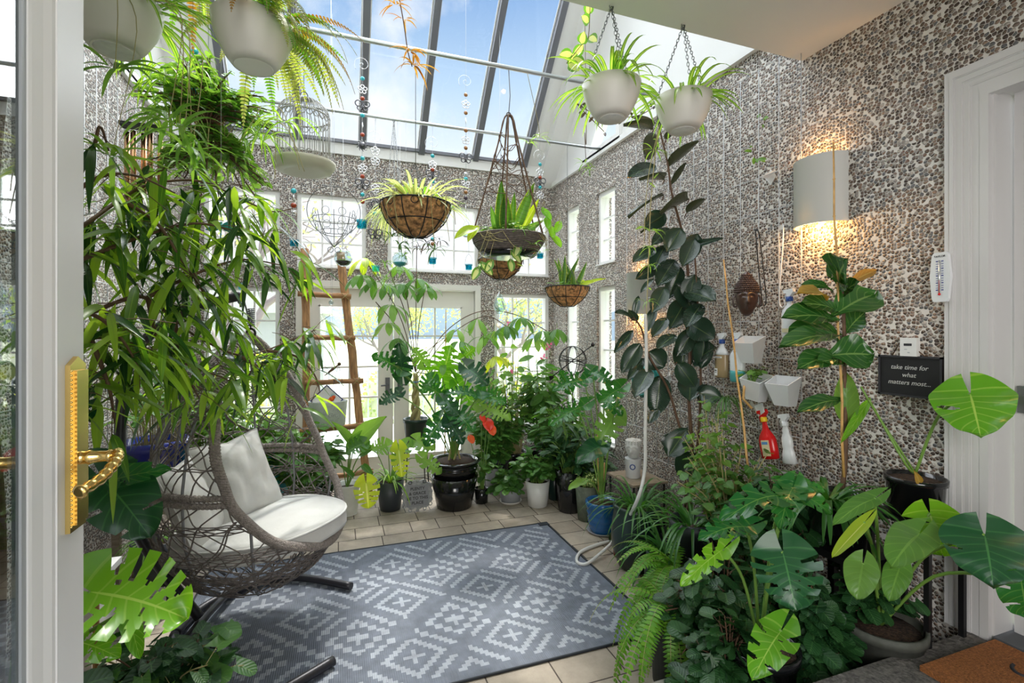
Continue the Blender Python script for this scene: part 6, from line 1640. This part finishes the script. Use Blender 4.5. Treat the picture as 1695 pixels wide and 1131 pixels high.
def pinks(P):
    rg = random.Random(76)
    for (x, y) in ((843, 538), (905, 574), (846, 618), (900, 592), (911, 565)):
        c = P.L(at(x, y, 4.55)); m = MB()
        for q in range(16): d = rdir(rg); leaf(m, c + d * .012, c + d * .045, .022, d, 'oval', 2, 1, .1, .1, rng=rg)
        m.build('flower_head', MT['petal_pink'], P.t); P.ms('stem_green').tube([c, c + V((.01, .02, -.16))], .002, 4)
bushp('flowering_geranium', 'tall bright green geranium with pink flowers before the back right window', V((1.66, 4.62, 0)), (.14, .3, 'pot_black', 'rim'), .34, .22, 1.28, 46, 8, .08, .068, 'lf_bright', 'stem_straw', seed=77, prof='ovate', low=.22, face_up=.5, extra=pinks)
bushp('flowering_geranium', 'dark green bushy geranium between the glazed pot and the white pot', V((1.42, 4.45, 0)), (.13, .3, 'pot_charcoal', 'rim'), .32, .2, .62, 50, 9, .07, .06, 'lf_mid', 'stem_green', seed=78)
bushp('philodendron', 'leafy climber at the back right corner behind the armillary sphere', V((1.92, 4.5, 0)), (.14, .34, 'pot_black', 'rim'), .22, .24, 1.10, 34, 7, .11, .085, 'lf_mid', 'stem_green', seed=79, prof='heart', low=.2, face_up=.5)
bushp('schefflera', 'umbrella leaved plant in the right corner beside the blue pot', V((1.92, 3.95, 0)), (.13, .3, 'pot_black', 'rim'), .24, .22, .80, 30, 8, .12, .05, 'lf_mid', 'stem_green', seed=80, prof='oval', low=.3, face_up=.6)
bushp('philodendron', 'dark leafy plant behind the head planter shelf', V((2.02, 3.6, 0)), (.10, .26, 'pot_charcoal', 'rim'), .18, .2, .32, 20, 7, .09, .06, 'lf_dark', 'stem_green', seed=81, prof='oval')
# behind the egg chair
wx = V((-.62, 4.25, 0))
P = Plant('bushy_floor_plant', 'leafy plant in a large turquoise glazed pot behind the egg chair', 'potted plant', wx); pot(P.t, .23, .52, .16, 'turq', 'round')
bush(P.mf('lf_bright'), P.ms(), (0, 0, .46), .32, .25, .5, 40, 8, .09, .07, 'ovate', rng=random.Random(82)); P.done()
bushp('bushy_floor_plant', 'bright green leafy plant behind the lower egg chair wicker', V((-.26, 4.1, 0)), (.14, .26, 'pot_charcoal', 'rim'), .34, .25, .62, 46, 8, .085, .068, 'lf_mid', seed=83, prof='ovate')
bushp('bushy_floor_plant', 'small leafy plant in a pale bowl left of the white wavy pot', fz(530, 842), (.09, .13, 'pot_white', 'plain'), .17, .14, .24, 22, 7, .06, .05, 'lf_dark', seed=84, prof='ovate')
bushp('bushy_floor_plant', 'leafy plant at the left window behind the egg chair stand', V((-.98, 4.5, 0)), (.14, .5, 'pot_charcoal', 'rim'), .22, .22, .8, 36, 8, .085, .065, 'lf_bright', seed=85, prof='ovate')
# cobalt pot on a stool at the left wall
cp = V((-1.03, 3.45, .50))
bushp('geranium_plant', 'straggly geranium with bare stems in a cobalt blue glazed pot at the left wall', cp, (.175, .36, 'pot_cobalt', 'rim'), .24, .24, .5, 34, 4, .05, .045, 'lf_mid', 'stem_straw', seed=86, low=.55, sr=.4)
t = thing('plant_stand', 'wooden stool under the cobalt blue pot', 'stand', (cp.x, cp.y, 0), 'plant stands')
MB().box((-.17, -.17, .46), (.17, .17, .50)).build('stand_top', MT['wood_grey'], t)
for x, y in ((-.14, -.14), (.14, -.14), (-.14, .14), (.14, .14)): MB().box((x - .018, y - .018, 0), (x + .018, y + .018, .46)).build('leg', MT['wood_grey'], t)
rosp('spider_plant', 'small spider plant in a slate blue pot left of the egg chair', V((-.92, 3.10, .17)), (.115, .22, 'pot_charcoal', 'plain'), 26, .22, .013, 'lf_bright', 2.0, (.4, 1.5), 87)
t = thing('wire_plant_stand', 'low black wire stand under the slate blue pot', 'stand', (-.92, 3.10, 0))
MB().torus((0, 0, .166), .09, .004, n=24).box((-.075, -.075, .16), (.075, .075, .17)).build('stand_top', MT['dark_iron'], t)
for i in range(4): a = PI / 4 + PI / 2 * i; MB().tube([(.09 * math.cos(a), .09 * math.sin(a), .165), (.11 * math.cos(a), .11 * math.sin(a), 0)], .005, 6).build('leg', MT['dark_iron'], t)
t = thing('white_side_box', 'white wooden box stool at the left wall beside the chair stand', 'stool', (-1.13, 2.78, 0))
MB().box((-.12, -.14, .36), (.12, .14, .39)).build('box_top', MT['white_paint'], t); MB().box((-.10, -.12, 0), (.10, .12, .36)).build('box_body', MT['white_paint'], t)
o = MB().tube(curve3([(-.86, 2.02, 0), (-.86, 2.04, .42), (-.87, 2.12, .58), (-.90, 2.28, .64), (-.93, 2.40, .56), (-.94, 2.46, .42), (-.94, 2.46, 0)], 6), .011, 8).build('bentwood_hoop', MT['bamboo']); recenter(tag(o, 'bent cane plant support hoop at the lower left', 'plant support'), (-.9, 2.2, 0))
bushp('begonia', 'dark leaved begonia trailing on the rug edge at the lower left', V((-.60, 2.02, 0)), (.11, .2, 'pot_charcoal', 'rim'), .24, .24, .34, 34, 7, .07, .062, 'lf_dark', 'stem_brown', seed=88, hang=.1, face_up=.6, extra=lambda P: bush(P.mf('lf_mid'), P.ms('stem_straw'), (0, 0, .2), .30, .2, .25, 8, 4, .08, .07, 'round', rng=random.Random(89)))
bushp('begonia', 'leafy begonia behind the open door at the bottom left', V((-.78, 1.68, 0)), (.11, .3, 'pot_charcoal', 'rim'), .22, .2, .30, 26, 7, .08, .07, 'lf_dark', 'stem_brown', seed=90, hang=.08, face_up=.6)

# ---- long leaved ficus at the left
FXL = V((-1.02, 1.98, 0))
P = Plant('weeping_ficus', 'large ficus with long drooping narrow leaves filling the upper left', 'plant', FXL)
pot(P.t, .2, .36, .15, 'pot_taupe', 'rim'); rg = random.Random(91)
def fp(px, py, Y): return P.L(at(px, py, Y))
P.ms('stem_brown').tube(curve3([V((0, 0, .3)), V((.02, -.02, .9)), V((-.02, .0, 1.5)), V((.02, -.02, 2.1)), V((.05, 0, 2.5))], 5), [.028 - .0008 * i for i in range(21)], 8)
BR = [([(60, 560, 1.9), (200, 498, 1.95), (245, 495, 2.05), (290, 530, 2.15), (330, 560, 2.3), (395, 588, 2.45), (440, 580, 2.55), (490, 560, 2.6), (525, 545, 2.65)], 70),
      ([(60, 420, 1.9), (140, 372, 1.95), (200, 330, 2.05), (250, 305, 2.1), (330, 300, 2.2), (400, 330, 2.35), (450, 350, 2.45), (485, 345, 2.5)], 78),
      ([(60, 460, 1.9), (160, 420, 1.9), (240, 390, 2.0), (320, 370, 2.1), (380, 380, 2.2), (440, 400, 2.3)], 66),
      ([(60, 600, 1.9), (150, 560, 1.85), (220, 570, 1.95), (300, 600, 2.1), (380, 630, 2.25)], 40),
      ([(240, 495, 2.05), (320, 455, 2.15), (400, 430, 2.3), (470, 440, 2.4)], 40),
      ([(60, 520, 1.8), (150, 520, 1.75), (200, 560, 1.75), (230, 610, 1.8)], 24),
      ([(60, 380, 1.9), (150, 300, 1.8), (220, 290, 1.85), (290, 320, 1.9)], 9),
      ([(440, 580, 2.55), (490, 590, 2.6), (520, 620, 2.65), (530, 650, 2.65)], 18),
      ([(60, 330, 1.9), (145, 260, 1.7), (165, 210, 1.7), (180, 250, 1.7)], 5),
      ([(320, 455, 2.15), (360, 520, 2.3), (380, 560, 2.4)], 24), ([(245, 495, 2.05), (260, 560, 2.1), (290, 620, 2.2), (350, 650, 2.3)], 34),
      ([(200, 330, 2.0), (260, 370, 2.0), (300, 430, 2.0), (330, 470, 2.1)], 40),
      ([(395, 588, 2.45), (430, 610, 2.45), (470, 640, 2.5)], 20),
      ([(290, 530, 2.15), (300, 600, 2.15), (330, 660, 2.2)], 18), ([(150, 560, 1.8), (180, 640, 1.8), (190, 700, 1.85)], 14)]
for pts, nl in BR:
    cp_ = curve3([fp(*q) for q in pts], 6); k = len(cp_); P.ms('stem_brown').tube(cp_, [.008 - .006 * i / k for i in range(k)], 6)
    done_ = 0
    while done_ < nl * 1.1:
        i = int(k * (.12 + .88 * rg.random())) if k > 1 else 0; p = cp_[min(i, k - 1)]
        tw = p + rdir(rg, -.8, .5) * rg.uniform(.04, .18); P.ms('stem_brown').tube([p, (p + tw) / 2 + V((0, 0, .01)), tw], .0016, 3, caps=False)
        for q in range(rg.randint(2, 4)):
            b0 = p.lerp(tw, rg.uniform(.4, 1)); d = rdir(rg, -.9, .25) + V((.28, -.1, -.25))
            blade(P.mf(rg.choice(['lf_ficus', 'lf_ficus', 'lf_ficus', 'lf_ficus_dark'])), b0, d, rg.uniform(.16, .27), rg.uniform(.024, .036), 7, rg.uniform(.5, 1.5), .22, 'lance', 0, rg.uniform(-.6, .6)); done_ += 1
P.done()

# ---- hanging plants
def hangpot(P, r, h, mt, style, ztop, n=3, chm='chain_steel', top=(0, 0)):
    if style: pot(P.t, r, h, r * .7, mt, style)
    for i in range(n):
        a = 2 * PI * i / n + .5; m = MB(); chain(m, (r * .97 * math.cos(a), r * .97 * math.sin(a), h * .97), (top[0], top[1], ztop)); m.build('chain', MT[chm], P.t)
    MB().torus((top[0], top[1], ztop), .010, .002, (0, 1, 0), 12, 5).build('hook', MT['chain_steel'], P.t)
def hp(px, pybot, Y): return at(px, pybot, Y)
W_ = 'large white hanging pots under the entry ceiling edge'
def sag_leaves(P, r, h, n, L, W, lm, seed, droop=2.2, up=(.1, 1.5)):
    rg = random.Random(seed)
    for i in range(n):
        a = rg.uniform(0, 2 * PI); q = r * rg.uniform(.2, .85); d = V((math.cos(a), math.sin(a), rg.uniform(*up)))
        blade(P.mf(lm), (q * math.cos(a), q * math.sin(a), h * .93), d, L * rg.uniform(.6, 1.1), W * rg.uniform(.8, 1.2), 8, droop * rg.uniform(.7, 1.2), .25, 'strap')
def plantlet(P, p, s=.10, lm='lf_bright', n=9, seed=1): rosette(P.mf(lm), p, n, s, s * .09, 1.6, (-.3, 1.2), rng=random.Random(seed))
for (px, pb, Y, lb, sd, n, lm) in ((1012, 197, 1.86, 'white hanging pot of spider plant nearest the skylight edge at right', 101, 60, 'lf_spider'), (1131, 217, 1.86, 'white hanging pot of spider plant closest to the right pebble wall', 102, 46, 'lf_spider'), (190, 84, 1.84, 'white hanging pot of spider plant in the top left corner beside the door', 103, 70, 'lf_spider')):
    p = hp(px, pb, Y); P = Plant('hanging_spider_plant', lb, 'hanging plant', p, 'white hanging pots of spider plant')
    hangpot(P, .128, .15, 'pot_cream', 'hang', 2.925 - p.z)
    MB().lathe([(.001, -.001), (.05, -.0015), (.054, .0)], n=20).build('drain_disc', MT['stone_light'], P.t)
    sag_leaves(P, .12, .15, n, .26 if sd != 103 else .34, .016, lm, sd)
    if sd == 103:
        rg = random.Random(5)
        for q in range(7):
            a = V((rg.uniform(-.1, .16), rg.uniform(-.1, .1), .15)); e = a + V((rg.uniform(-.05, .15), rg.uniform(-.1, .1), -rg.uniform(.2, .55))); P.ms('stem_straw').tube(curve3([a, (a + e) / 2 + V((.05, 0, .12)), e], 5), .0014, 4); plantlet(P, e, .16, 'lf_bright', 9, q)
    P.done()
p = hp(420, 112, 1.84); P = Plant('hanging_fern', 'white hanging pot with a pale yellow green fern at the top left', 'hanging plant', p)
hangpot(P, .128, .15, 'pot_cream', 'hang', 2.925 - p.z); rg = random.Random(104)
for i in range(46):
    a = rg.uniform(-1.3, 1.6) if i < 30 else rg.uniform(0, 6.28); d = V((math.cos(a), math.sin(a) * .8, rg.uniform(-.1, .9)))
    lm = 'lf_fern_pale' if rg.random() < .75 else ('lf_fern' if rg.random() < .6 else 'lf_fern_brown')
    pts = frond(P.mf(lm), (.09 * math.cos(a), .09 * math.sin(a), .14), d, rg.uniform(.18, .34), .055, rg.uniform(1.4, 3.0), 26, rng=rg); P.ms('stem_straw').tube(pts, .001, 3, caps=False)
P.done()
# second fern further left between the two pots
p = at(318, -30, 2.0); P = Plant('hanging_fern', 'brownish green fern hanging between the two top left white pots', 'hanging plant', p); pot(P.t, .10, .12, .07, 'pot_cream', 'hang')
MB().tube([(0, 0, .12), (0, 0, roof(2.0) - p.z - .02)], .0016, 5).build('hanging_wire', MT['wire'], P.t); rg = random.Random(105)
for i in range(34):
    a = rg.uniform(0, 6.28); d = V((math.cos(a), math.sin(a), rg.uniform(-.3, .8)))
    pts = frond(P.mf(rg.choice(['lf_fern_brown', 'lf_fern_pale', 'lf_fern'])), (.06 * math.cos(a), .06 * math.sin(a), .1), d, rg.uniform(.2, .36), .05, rg.uniform(1.8, 3.2), 24, rng=rg); P.ms('stem_straw').tube(pts, .001, 3, caps=False)
sag_leaves(P, .1, .12, 26, .34, .02, 'lf_spider', 8, 2.6)
P.done()
# leafy basket upper left
p = at(345, 215, 2.6); P = Plant('hanging_mixed_basket', 'crowded hanging basket of small round leaves and spider plant at the upper left', 'hanging plant', p)
pot(P.t, .075, .08, .05, 'pot_terra', 'bowl'); rg = random.Random(106)
bush(P.mf('lf_bright'), P.ms('stem_brown'), (.02, -.08, -.12), .26, .16, .16, 46, 9, .045, .032, 'oval', rng=rg, petiole=.2, n=4, hang=.22)
bush(P.mf('lf_mid'), P.ms('stem_brown'), (.0, -.1, .0), .22, .14, .22, 36, 8, .045, .032, 'oval', rng=rg, petiole=.2, n=4, hang=.1)
MB().tube([(0, 0, .05), (0, 0, roof(2.6) - p.z - .02)], .002, 5).build('hanging_wire', MT['wire'], P.t)
bush(P.mf('lf_bright'), P.ms('stem_brown'), (0, 0, .06), .34, .24, .34, 60, 10, .045, .03, 'oval', rng=rg, petiole=.2, n=4, hang=.15)
bush(P.mf('lf_bright'), P.ms('stem_brown'), (0, 0, .0), .30, .24, .1, 26, 8, .055, .04, 'oval', rng=rg, petiole=.2, n=4, hang=.35)
for q in range(13):
    c = V((rg.uniform(-.2, .35), rg.uniform(-.2, .1), rg.uniform(-.2, .22))); rosette(P.mf('lf_spider'), c, 14, .20, .012, 2.2, (-.2, 1.2), rng=rg)
for q in range(14):
    a = V((rg.uniform(-.1, .2), rg.uniform(-.15, .05), .05)); e = a + V((rg.uniform(-.1, .35), -.05, -rg.uniform(.1, .35))); P.ms('stem_straw').tube(curve3([a, (a + e) / 2 + V((.06, 0, .1)), e], 5), .0016, 4)
P.done()

def coco(name, label, px, py, Y, r, h, ztop, seed, fill):
    """wire basket with coir liner; py = rim pixel"""
    p = at(px, py, Y) - V((0, 0, h)); P = Plant(name, label, 'hanging basket', p, 'coir lined hanging baskets'); rg = random.Random(seed)
    m = MB(); m.lathe([(.01, 0), (r * .30, h * .03), (r * .62, h * .25), (r * .85, h * .55), (r * .97, h * .85), (r * 1.0, h), (r * .93, h), (r * .8, h * .75), (.001, h * .7)], (0, 0, 0), 40, wave=lambda g, z: .035 * noise.noise(V((math.cos(g) * 3, math.sin(g) * 3, z * 14 + seed))))
    m.build('coir_liner', MT['coir'], P.t)
    fz_ = MB()
    for i in range(260):
        a = rg.uniform(0, 6.28); t_ = rg.random(); rr_ = interp(t_, [0, .25, .55, .85, 1], [r * .3, r * .62, r * .85, r * .97, r]); q = V((rr_ * math.cos(a), rr_ * math.sin(a), h * t_)); fz_.tube([q, q + (V((math.cos(a), math.sin(a), 0)) * .4 + rdir(rg)) * .016], .0006, 3, caps=False)
    fz_.build('coir_fibres', MT['coir'], P.t)
    m = MB(); m.torus((0, 0, h * 1.02), r * 1.02, .0045, n=36); m.torus((0, 0, h * .45), r * .83, .0035, n=36)
    for i in range(9):
        a = 2 * PI * i / 9; m.tube([V((q_ * 1.03 * math.cos(a), q_ * 1.03 * math.sin(a), z_)) for q_, z_ in ((r * 1.0, h), (r * .98, h * .85), (r * .86, h * .55), (r * .63, h * .25), (r * .31, h * .0), (.01, -.004))], .0035, 5)
        a += .35; m.torus((r * 1.02 * math.cos(a), r * 1.02 * math.sin(a), h * .9), r * .10, .0025, (math.cos(a), math.sin(a), .1), 12, 4)
    m.build('wire_frame', MT['dark_iron'], P.t)
    for i in range(3):
        a = 2 * PI * i / 3 + .6; m = MB(); chain(m, (r * math.cos(a), r * math.sin(a), h), (0, 0, h + r * 1.15), .026, .0016); m.build('chain', MT['dark_iron_light'], P.t)
    MB().tube([(0, 0, h + r * 1.15), (0, 0, ztop - p.z)], .0022, 5).build('hook_wire', MT['dark_iron_light'], P.t)
    fill(P, r, h, rg); return P.done()
def fill1(P, r, h, rg):
    rosette(P.mf('lf_spider_pale'), (0, 0, h * .95), 90, .30, .020, 1.7, (.3, 1.9), rng=rg, spread=.12)
    palmate(P.mf('lf_monstera_lime'), V((.06, .02, h + .12)), 5, .13, .05, rg, .8); palmate(P.mf('lf_bright'), V((-.02, .05, h + .14)), 5, .12, .04, rg, .8)
    for i in range(6):
        a = rg.uniform(-2.6, -.5); s_ = V((r * math.cos(a), r * math.sin(a), h)); e = s_ + V((rg.uniform(-.03, .03), -.03, -rg.uniform(.12, .36))); P.ms('stem_straw').tube(curve3([V((0, 0, h)), s_ + V((0, 0, .04)), s_ * 1.05 - V((0, 0, .05)), e], 5), .0018, 4)
        if i % 2: plantlet(P, e, .11, 'lf_mid', 9, i)
coco('coir_hanging_basket', 'large coir basket of pale spider plant in the middle of the skylight', 688, 340, 2.935, .205, .19, 3.18, 110, fill1)
def fill2(P, r, h, rg):
    bush(P.mf('lf_varieg'), P.ms(), (0, 0, h * .7), .16, .16, .12, 12, 4, .08, .065, 'heart', rng=rg, n=5, hang=.12)
    for q in range(5): leaf(P.mf('lf_yellow'), (rg.uniform(-.1, .1), -.1, h), (rg.uniform(-.25, .25), -.2, h + rg.uniform(-.06, .06)), .06, (0, -1, 1), 'oval', 6, 2, rng=rg)
coco('coir_hanging_basket', 'small coir basket of variegated pothos behind the snake plant basket', 829, 431, 3.95, .19, .16, 3.18, 111, fill2)
def fill3(P, r, h, rg):
    for q in range(9):
        a = rg.uniform(0, 6.28); b0 = V((.06 * math.cos(a), .06 * math.sin(a), h * .8)); leaf(P.mf('lf_snake'), b0, b0 + V((rg.uniform(-.14, .16), rg.uniform(-.1, .1), rg.uniform(.16, .34))), .055, (0, -1, .2), 'lance', 8, 2, .03, .2, rng=rg)
    for q in range(6): b0 = V((.1, 0, h * .9)); leaf(P.mf('lf_yellow'), b0, b0 + V((rg.uniform(.1, .24), rg.uniform(-.15, .1), rg.uniform(.02, .16))), .045, (0, -1, 1), 'lance', 7, 2, .08, .2, rng=rg)
    bush(P.mf('lf_bright'), P.ms(), (0, 0, h * .7), .16, .16, .12, 14, 5, .05, .035, 'oval', rng=rg, n=4)
coco('coir_hanging_basket', 'coir basket of small snake plant before the right corner window', 939, 476, 3.95, .195, .17, 3.18, 112, fill3)

# rattan basket with snake plant in a vine frame
p = at(842, 420, 2.935); P = Plant('rattan_hanging_basket', 'dark woven hanging basket of snake plant and pothos in a tall vine frame', 'hanging basket', p); rg = random.Random(113); r, h = .232, .11
m = MB(); m.lathe([(r * .62, 0), (r * .78, .01), (r * .95, h * .6), (r * 1.0, h), (r * .95, h), (r * .9, h * .7), (.001, h * .6)], n=44)
for i in range(11): z = .006 + i * .0098; m.torus((0, 0, z), interp(z, [0, .01, h * .6, h], [r * .62, r * .78, r * .95, r]) + .002, .0052, n=44, k=5)
m.build('woven_bowl', MT['dark_iron_light'] if False else MT['rattan'], P.t)
MB().lathe([(r * .5, -.03), (r * .72, -.02), (r * .80, .0), (r * .78, .004), (.001, -.01)], n=36).build('black_saucer', MT['pot_black'], P.t)
MB().lathe([(.001, h * .75), (r * .9, h * .8), (.001, h * .95)], n=20).build('soil', MT['soil'], P.t)
m = MB(); zt = at(843, 190, 2.935).z - p.z
for a in (0.3, 1.6, 2.9, 4.3, 5.5):
    m.tube(curve3([V((r * math.cos(a), r * math.sin(a), h)), V((r * .62 * math.cos(a), r * .62 * math.sin(a), h + (zt - h) * .4)), V((r * .3 * math.cos(a), r * .3 * math.sin(a), h + (zt - h) * .75)), V((.03 * math.cos(a), .03 * math.sin(a), zt - .03)), V((0, 0, zt))], 6), [.0055 + .0008 * math.sin(i * 2) for i in range(25)], 6)
for i in range(26):
    z = h + (zt - h) * rg.uniform(.3, .8); q = r * (1 - (z - h) / (zt - h)) * .95; a = rg.uniform(0, 6.28)
    m.tube(curve3([V((q * math.cos(a), q * math.sin(a), z)), V((q * 1.15 * math.cos(a + .8), q * 1.15 * math.sin(a + .8), z + rg.uniform(-.08, .08))), V((q * math.cos(a + 1.7), q * math.sin(a + 1.7), z + rg.uniform(-.1, .1)))], 5), .0025, 4, caps=False)
m.build('vine_frame', MT['stem_brown'], P.t)
MB().torus((0, 0, zt), .014, .004, (0, 1, 0), 12, 5).tube([(0, 0, zt), (.01, 0, zt + .12), (0, 0, 3.18 - p.z)], .003, 5).build('hook', MT['dark_iron_light'], P.t)
for (a, b_, w, mt) in (((828, 385), (830, 298), 22, 'lf_snake'), ((838, 388), (836, 318), 26, 'lf_snake'), ((852, 385), (884, 304), 22, 'lf_snake'), ((846, 380), (852, 318), 14, 'lf_snake'), ((862, 385), (892, 330), 16, 'lf_yellow'), ((858, 390), (900, 365), 15, 'lf_mid'), ((824, 390), (812, 340), 14, 'lf_bright')):
    A_, B_ = at(*a, 2.93), at(*b_, 2.88); P.hleaf(A_, B_, w * 3.1 / FPX, mt, tocam(A_, .1), prof='lance', n=9, cols=2, arch=.02, cup=.25)
for (a, b_, w) in (((790, 378), (752, 396), 18), ((792, 375), (774, 402), 14)): P.hleaf(at(*a, 2.8), at(*b_, 2.72), w * 2.9 / FPX, 'lf_yellow', tocam(p, .6), prof='oval', n=8, arch=.1)
bush(P.mf('lf_varieg'), P.ms(), (0, 0, h), .20, .2, .08, 24, 5, .05, .035, 'ovate', rng=rg, n=4, hang=.05); bush(P.mf('lf_bright'), P.ms(), (0, 0, h), .24, .24, .12, 30, 6, .045, .028, 'oval', rng=rg, n=4, hang=.06)
for (x, y) in ((905, 365), (912, 380), (918, 395), (900, 350), (925, 372), (850, 420), (845, 435), (858, 410), (800, 440), (790, 448), (812, 436)):
    c = P.L(at(x, y, 2.75)); leaf(P.mf('lf_monstera_lime' if x > 880 else 'lf_varieg'), c, c + V((rg.uniform(-.05, .05), -.02, -.06)), .055, (0, -1, .3), 'heart', 6, 2, .08, rng=rg); P.ms('stem_straw').tube(curve3([V(((c.x) * .7, -.15, h)), c + V((0, 0, .06)), c], 4), .0016, 4)
for q in range(12):
    a = rg.uniform(3.3, 6.1); s_ = V((r * math.cos(a), r * math.sin(a), h)); e = V((r * 1.05 * math.cos(a + .5), r * 1.05 * math.sin(a + .5), h * rg.uniform(-.2, .9))); P.ms('stem_straw').tube(curve3([s_, (s_ + e) / 2 * 1.08 - V((0, 0, .03)), e], 5), .0018, 4)
for k_, (x, y) in enumerate(((884, 405), (862, 380), (895, 418))): plantlet(P, P.L(at(x, y, 2.7)), .09, 'lf_bright', 8, k_)
P.done()
# spider plant behind the large coir basket
p = at(652, 372, 3.95); P = Plant('hanging_spider_plant', 'small hanging spider plant below and behind the large coir basket', 'hanging plant', p, 'white hanging pots of spider plant'); hangpot(P, .08, .10, 'pot_cream', 'hang', 3.18 - p.z, chm='wire')
sag_leaves(P, .08, .10, 70, .34, .015, 'lf_spider_pale', 114, 3.2, (-.2, .8))
for q in range(5): plantlet(P, V((random.Random(q).uniform(-.1, .1), 0, -.25 - .06 * q)), .12, 'lf_bright', 10, q)
P.done()
del P.t['group']

# dangling single strands
def strand_plant(name, label, pts, lm, leaves=10, L=.06, W=.04, prof='oval', sm='stem_brown', seed=1, r=.002, tuft=None, n_t=8):
    P = Plant(name, label, 'hanging plant', pts[0]); rg = random.Random(seed); c = curve3([P.L(q) for q in pts], 6); P.ms(sm).tube(c, r, 5)
    for i in range(leaves):
        q = c[int(len(c) * (i + .5) / leaves)]; d = rdir(rg, -.8, .3); leaf(P.mf(lm), q + d * .01, q + d * (L + .01), W, tocam(pts[0], .3), prof, 5, 2, .08, .1, rng=rg)
    for (i, s_) in (tuft or []): plantlet(P, P.L(i), s_, lm, n_t, int(s_ * 100))
    return P.done()
Yh = 2.0
strand_plant('variegated_vine', 'variegated cream edged vine dangling at the top beside the right white pots', [at(977, -10, Yh), at(974, 60, Yh), at(962, 75, Yh), at(950, 90, Yh), at(938, 105, Yh)], 'lf_varieg', 9, .07, .05, seed=120)
strand_plant('trailing_hoya', 'thin vine with small dark pointed leaves below the right white pots', [at(1085, 175, 2.1), at(1060, 190, 2.1), at(1020, 195, 2.1), at(985, 190, 2.1), at(955, 172, 2.1), at(1000, 218, 2.1)], 'lf_purple', 16, .035, .014, seed=121)
strand_plant('spider_runner', 'long straw coloured spider plant runners hanging before the rubber plant', [at(1090, 215, 1.9), at(1084, 260, 1.9), at(1077, 340, 1.9), at(1074, 420, 1.9), at(1070, 520, 1.9)], 'lf_spider', 4, .05, .01, 'lance', 'stem_straw', 122, .0022, [(at(1084, 248, 1.9), .09), (at(1077, 382, 1.88), .08), (at(1075, 410, 1.9), .07), (at(1076, 440, 1.9), .07), (at(1072, 500, 1.9), .06)], 9)
strand_plant('spider_runner', 'second pale runner with tiny plantlets left of the first', [at(1092, 205, 1.9), at(1072, 300, 1.92), at(1066, 400, 1.92)], 'lf_spider', 3, .04, .01, 'lance', 'stem_straw', 123, .0018)
strand_plant('air_plant_garland', 'dry dangling air plant stems hanging between the left rafters', [at(655, -30, 2.5), at(665, 20, 2.5), at(670, 50, 2.5), at(675, 85, 2.5), at(682, 110, 2.5)], 'lf_fern_brown', 0, sm='stem_brown', seed=124, r=.003, tuft=[(at(655, 8, 2.5), .10), (at(668, 32, 2.5), .08), (at(678, 85, 2.5), .12), (at(684, 108, 2.5), .14)], n_t=10)
strand_plant('trellis_cutting', 'tiny green sprig high on the wire trellis', [atx(1262, 190, 2.233), atx(1266, 205, 2.225)], 'lf_bright', 4, .035, .02, seed=125)
strand_plant('trellis_cutting', 'small drooping sprig on the trellis left of the large sconce', [atx(1246, 245, 2.233), atx(1250, 262, 2.225), atx(1254, 262, 2.225)], 'lf_bright', 7, .05, .018, seed=126)
strand_plant('hanging_air_plant', 'dark spiky air plants on a wire below the large coir basket', [at(690, 400, 3.0), at(700, 415, 3.0), at(712, 400, 3.0)], 'lf_purple', 0, tuft=[(at(706, 402, 3.0), .11), (at(728, 398, 3.0), .09), (at(690, 410, 3.0), .07)], seed=127, n_t=9)
strand_plant('spider_runner', 'spider plantlet dangling at the right end of the large coir basket', [at(748, 330, 2.93), at(752, 350, 2.9), at(754, 372, 2.9)], 'lf_bright', 0, tuft=[(at(752, 345, 2.9), .10)], seed=128, sm='stem_straw')
strand_plant('spider_runner', 'plantlets on runners near the right end of the lower pipe', [at(873, 122, 2.93), at(890, 200, 3.1), at(893, 226, 3.3)], 'lf_spider', 0, tuft=[(at(893, 226, 3.3), .10), (at(875, 236, 3.2), .08)], seed=129, sm='stem_straw')
strand_plant('spider_runner', 'wispy plantlet hanging beside the triangular gable window', [V((at(970, 165, 2.6).x, 2.7, roof(2.7) - .06)), at(970, 165, 2.65), at(968, 220, 2.7), at(970, 268, 2.7)], 'lf_bright', 0, tuft=[(at(968, 270, 2.7), .09), (at(974, 280, 2.7), .07)], seed=130, sm='stem_brown')
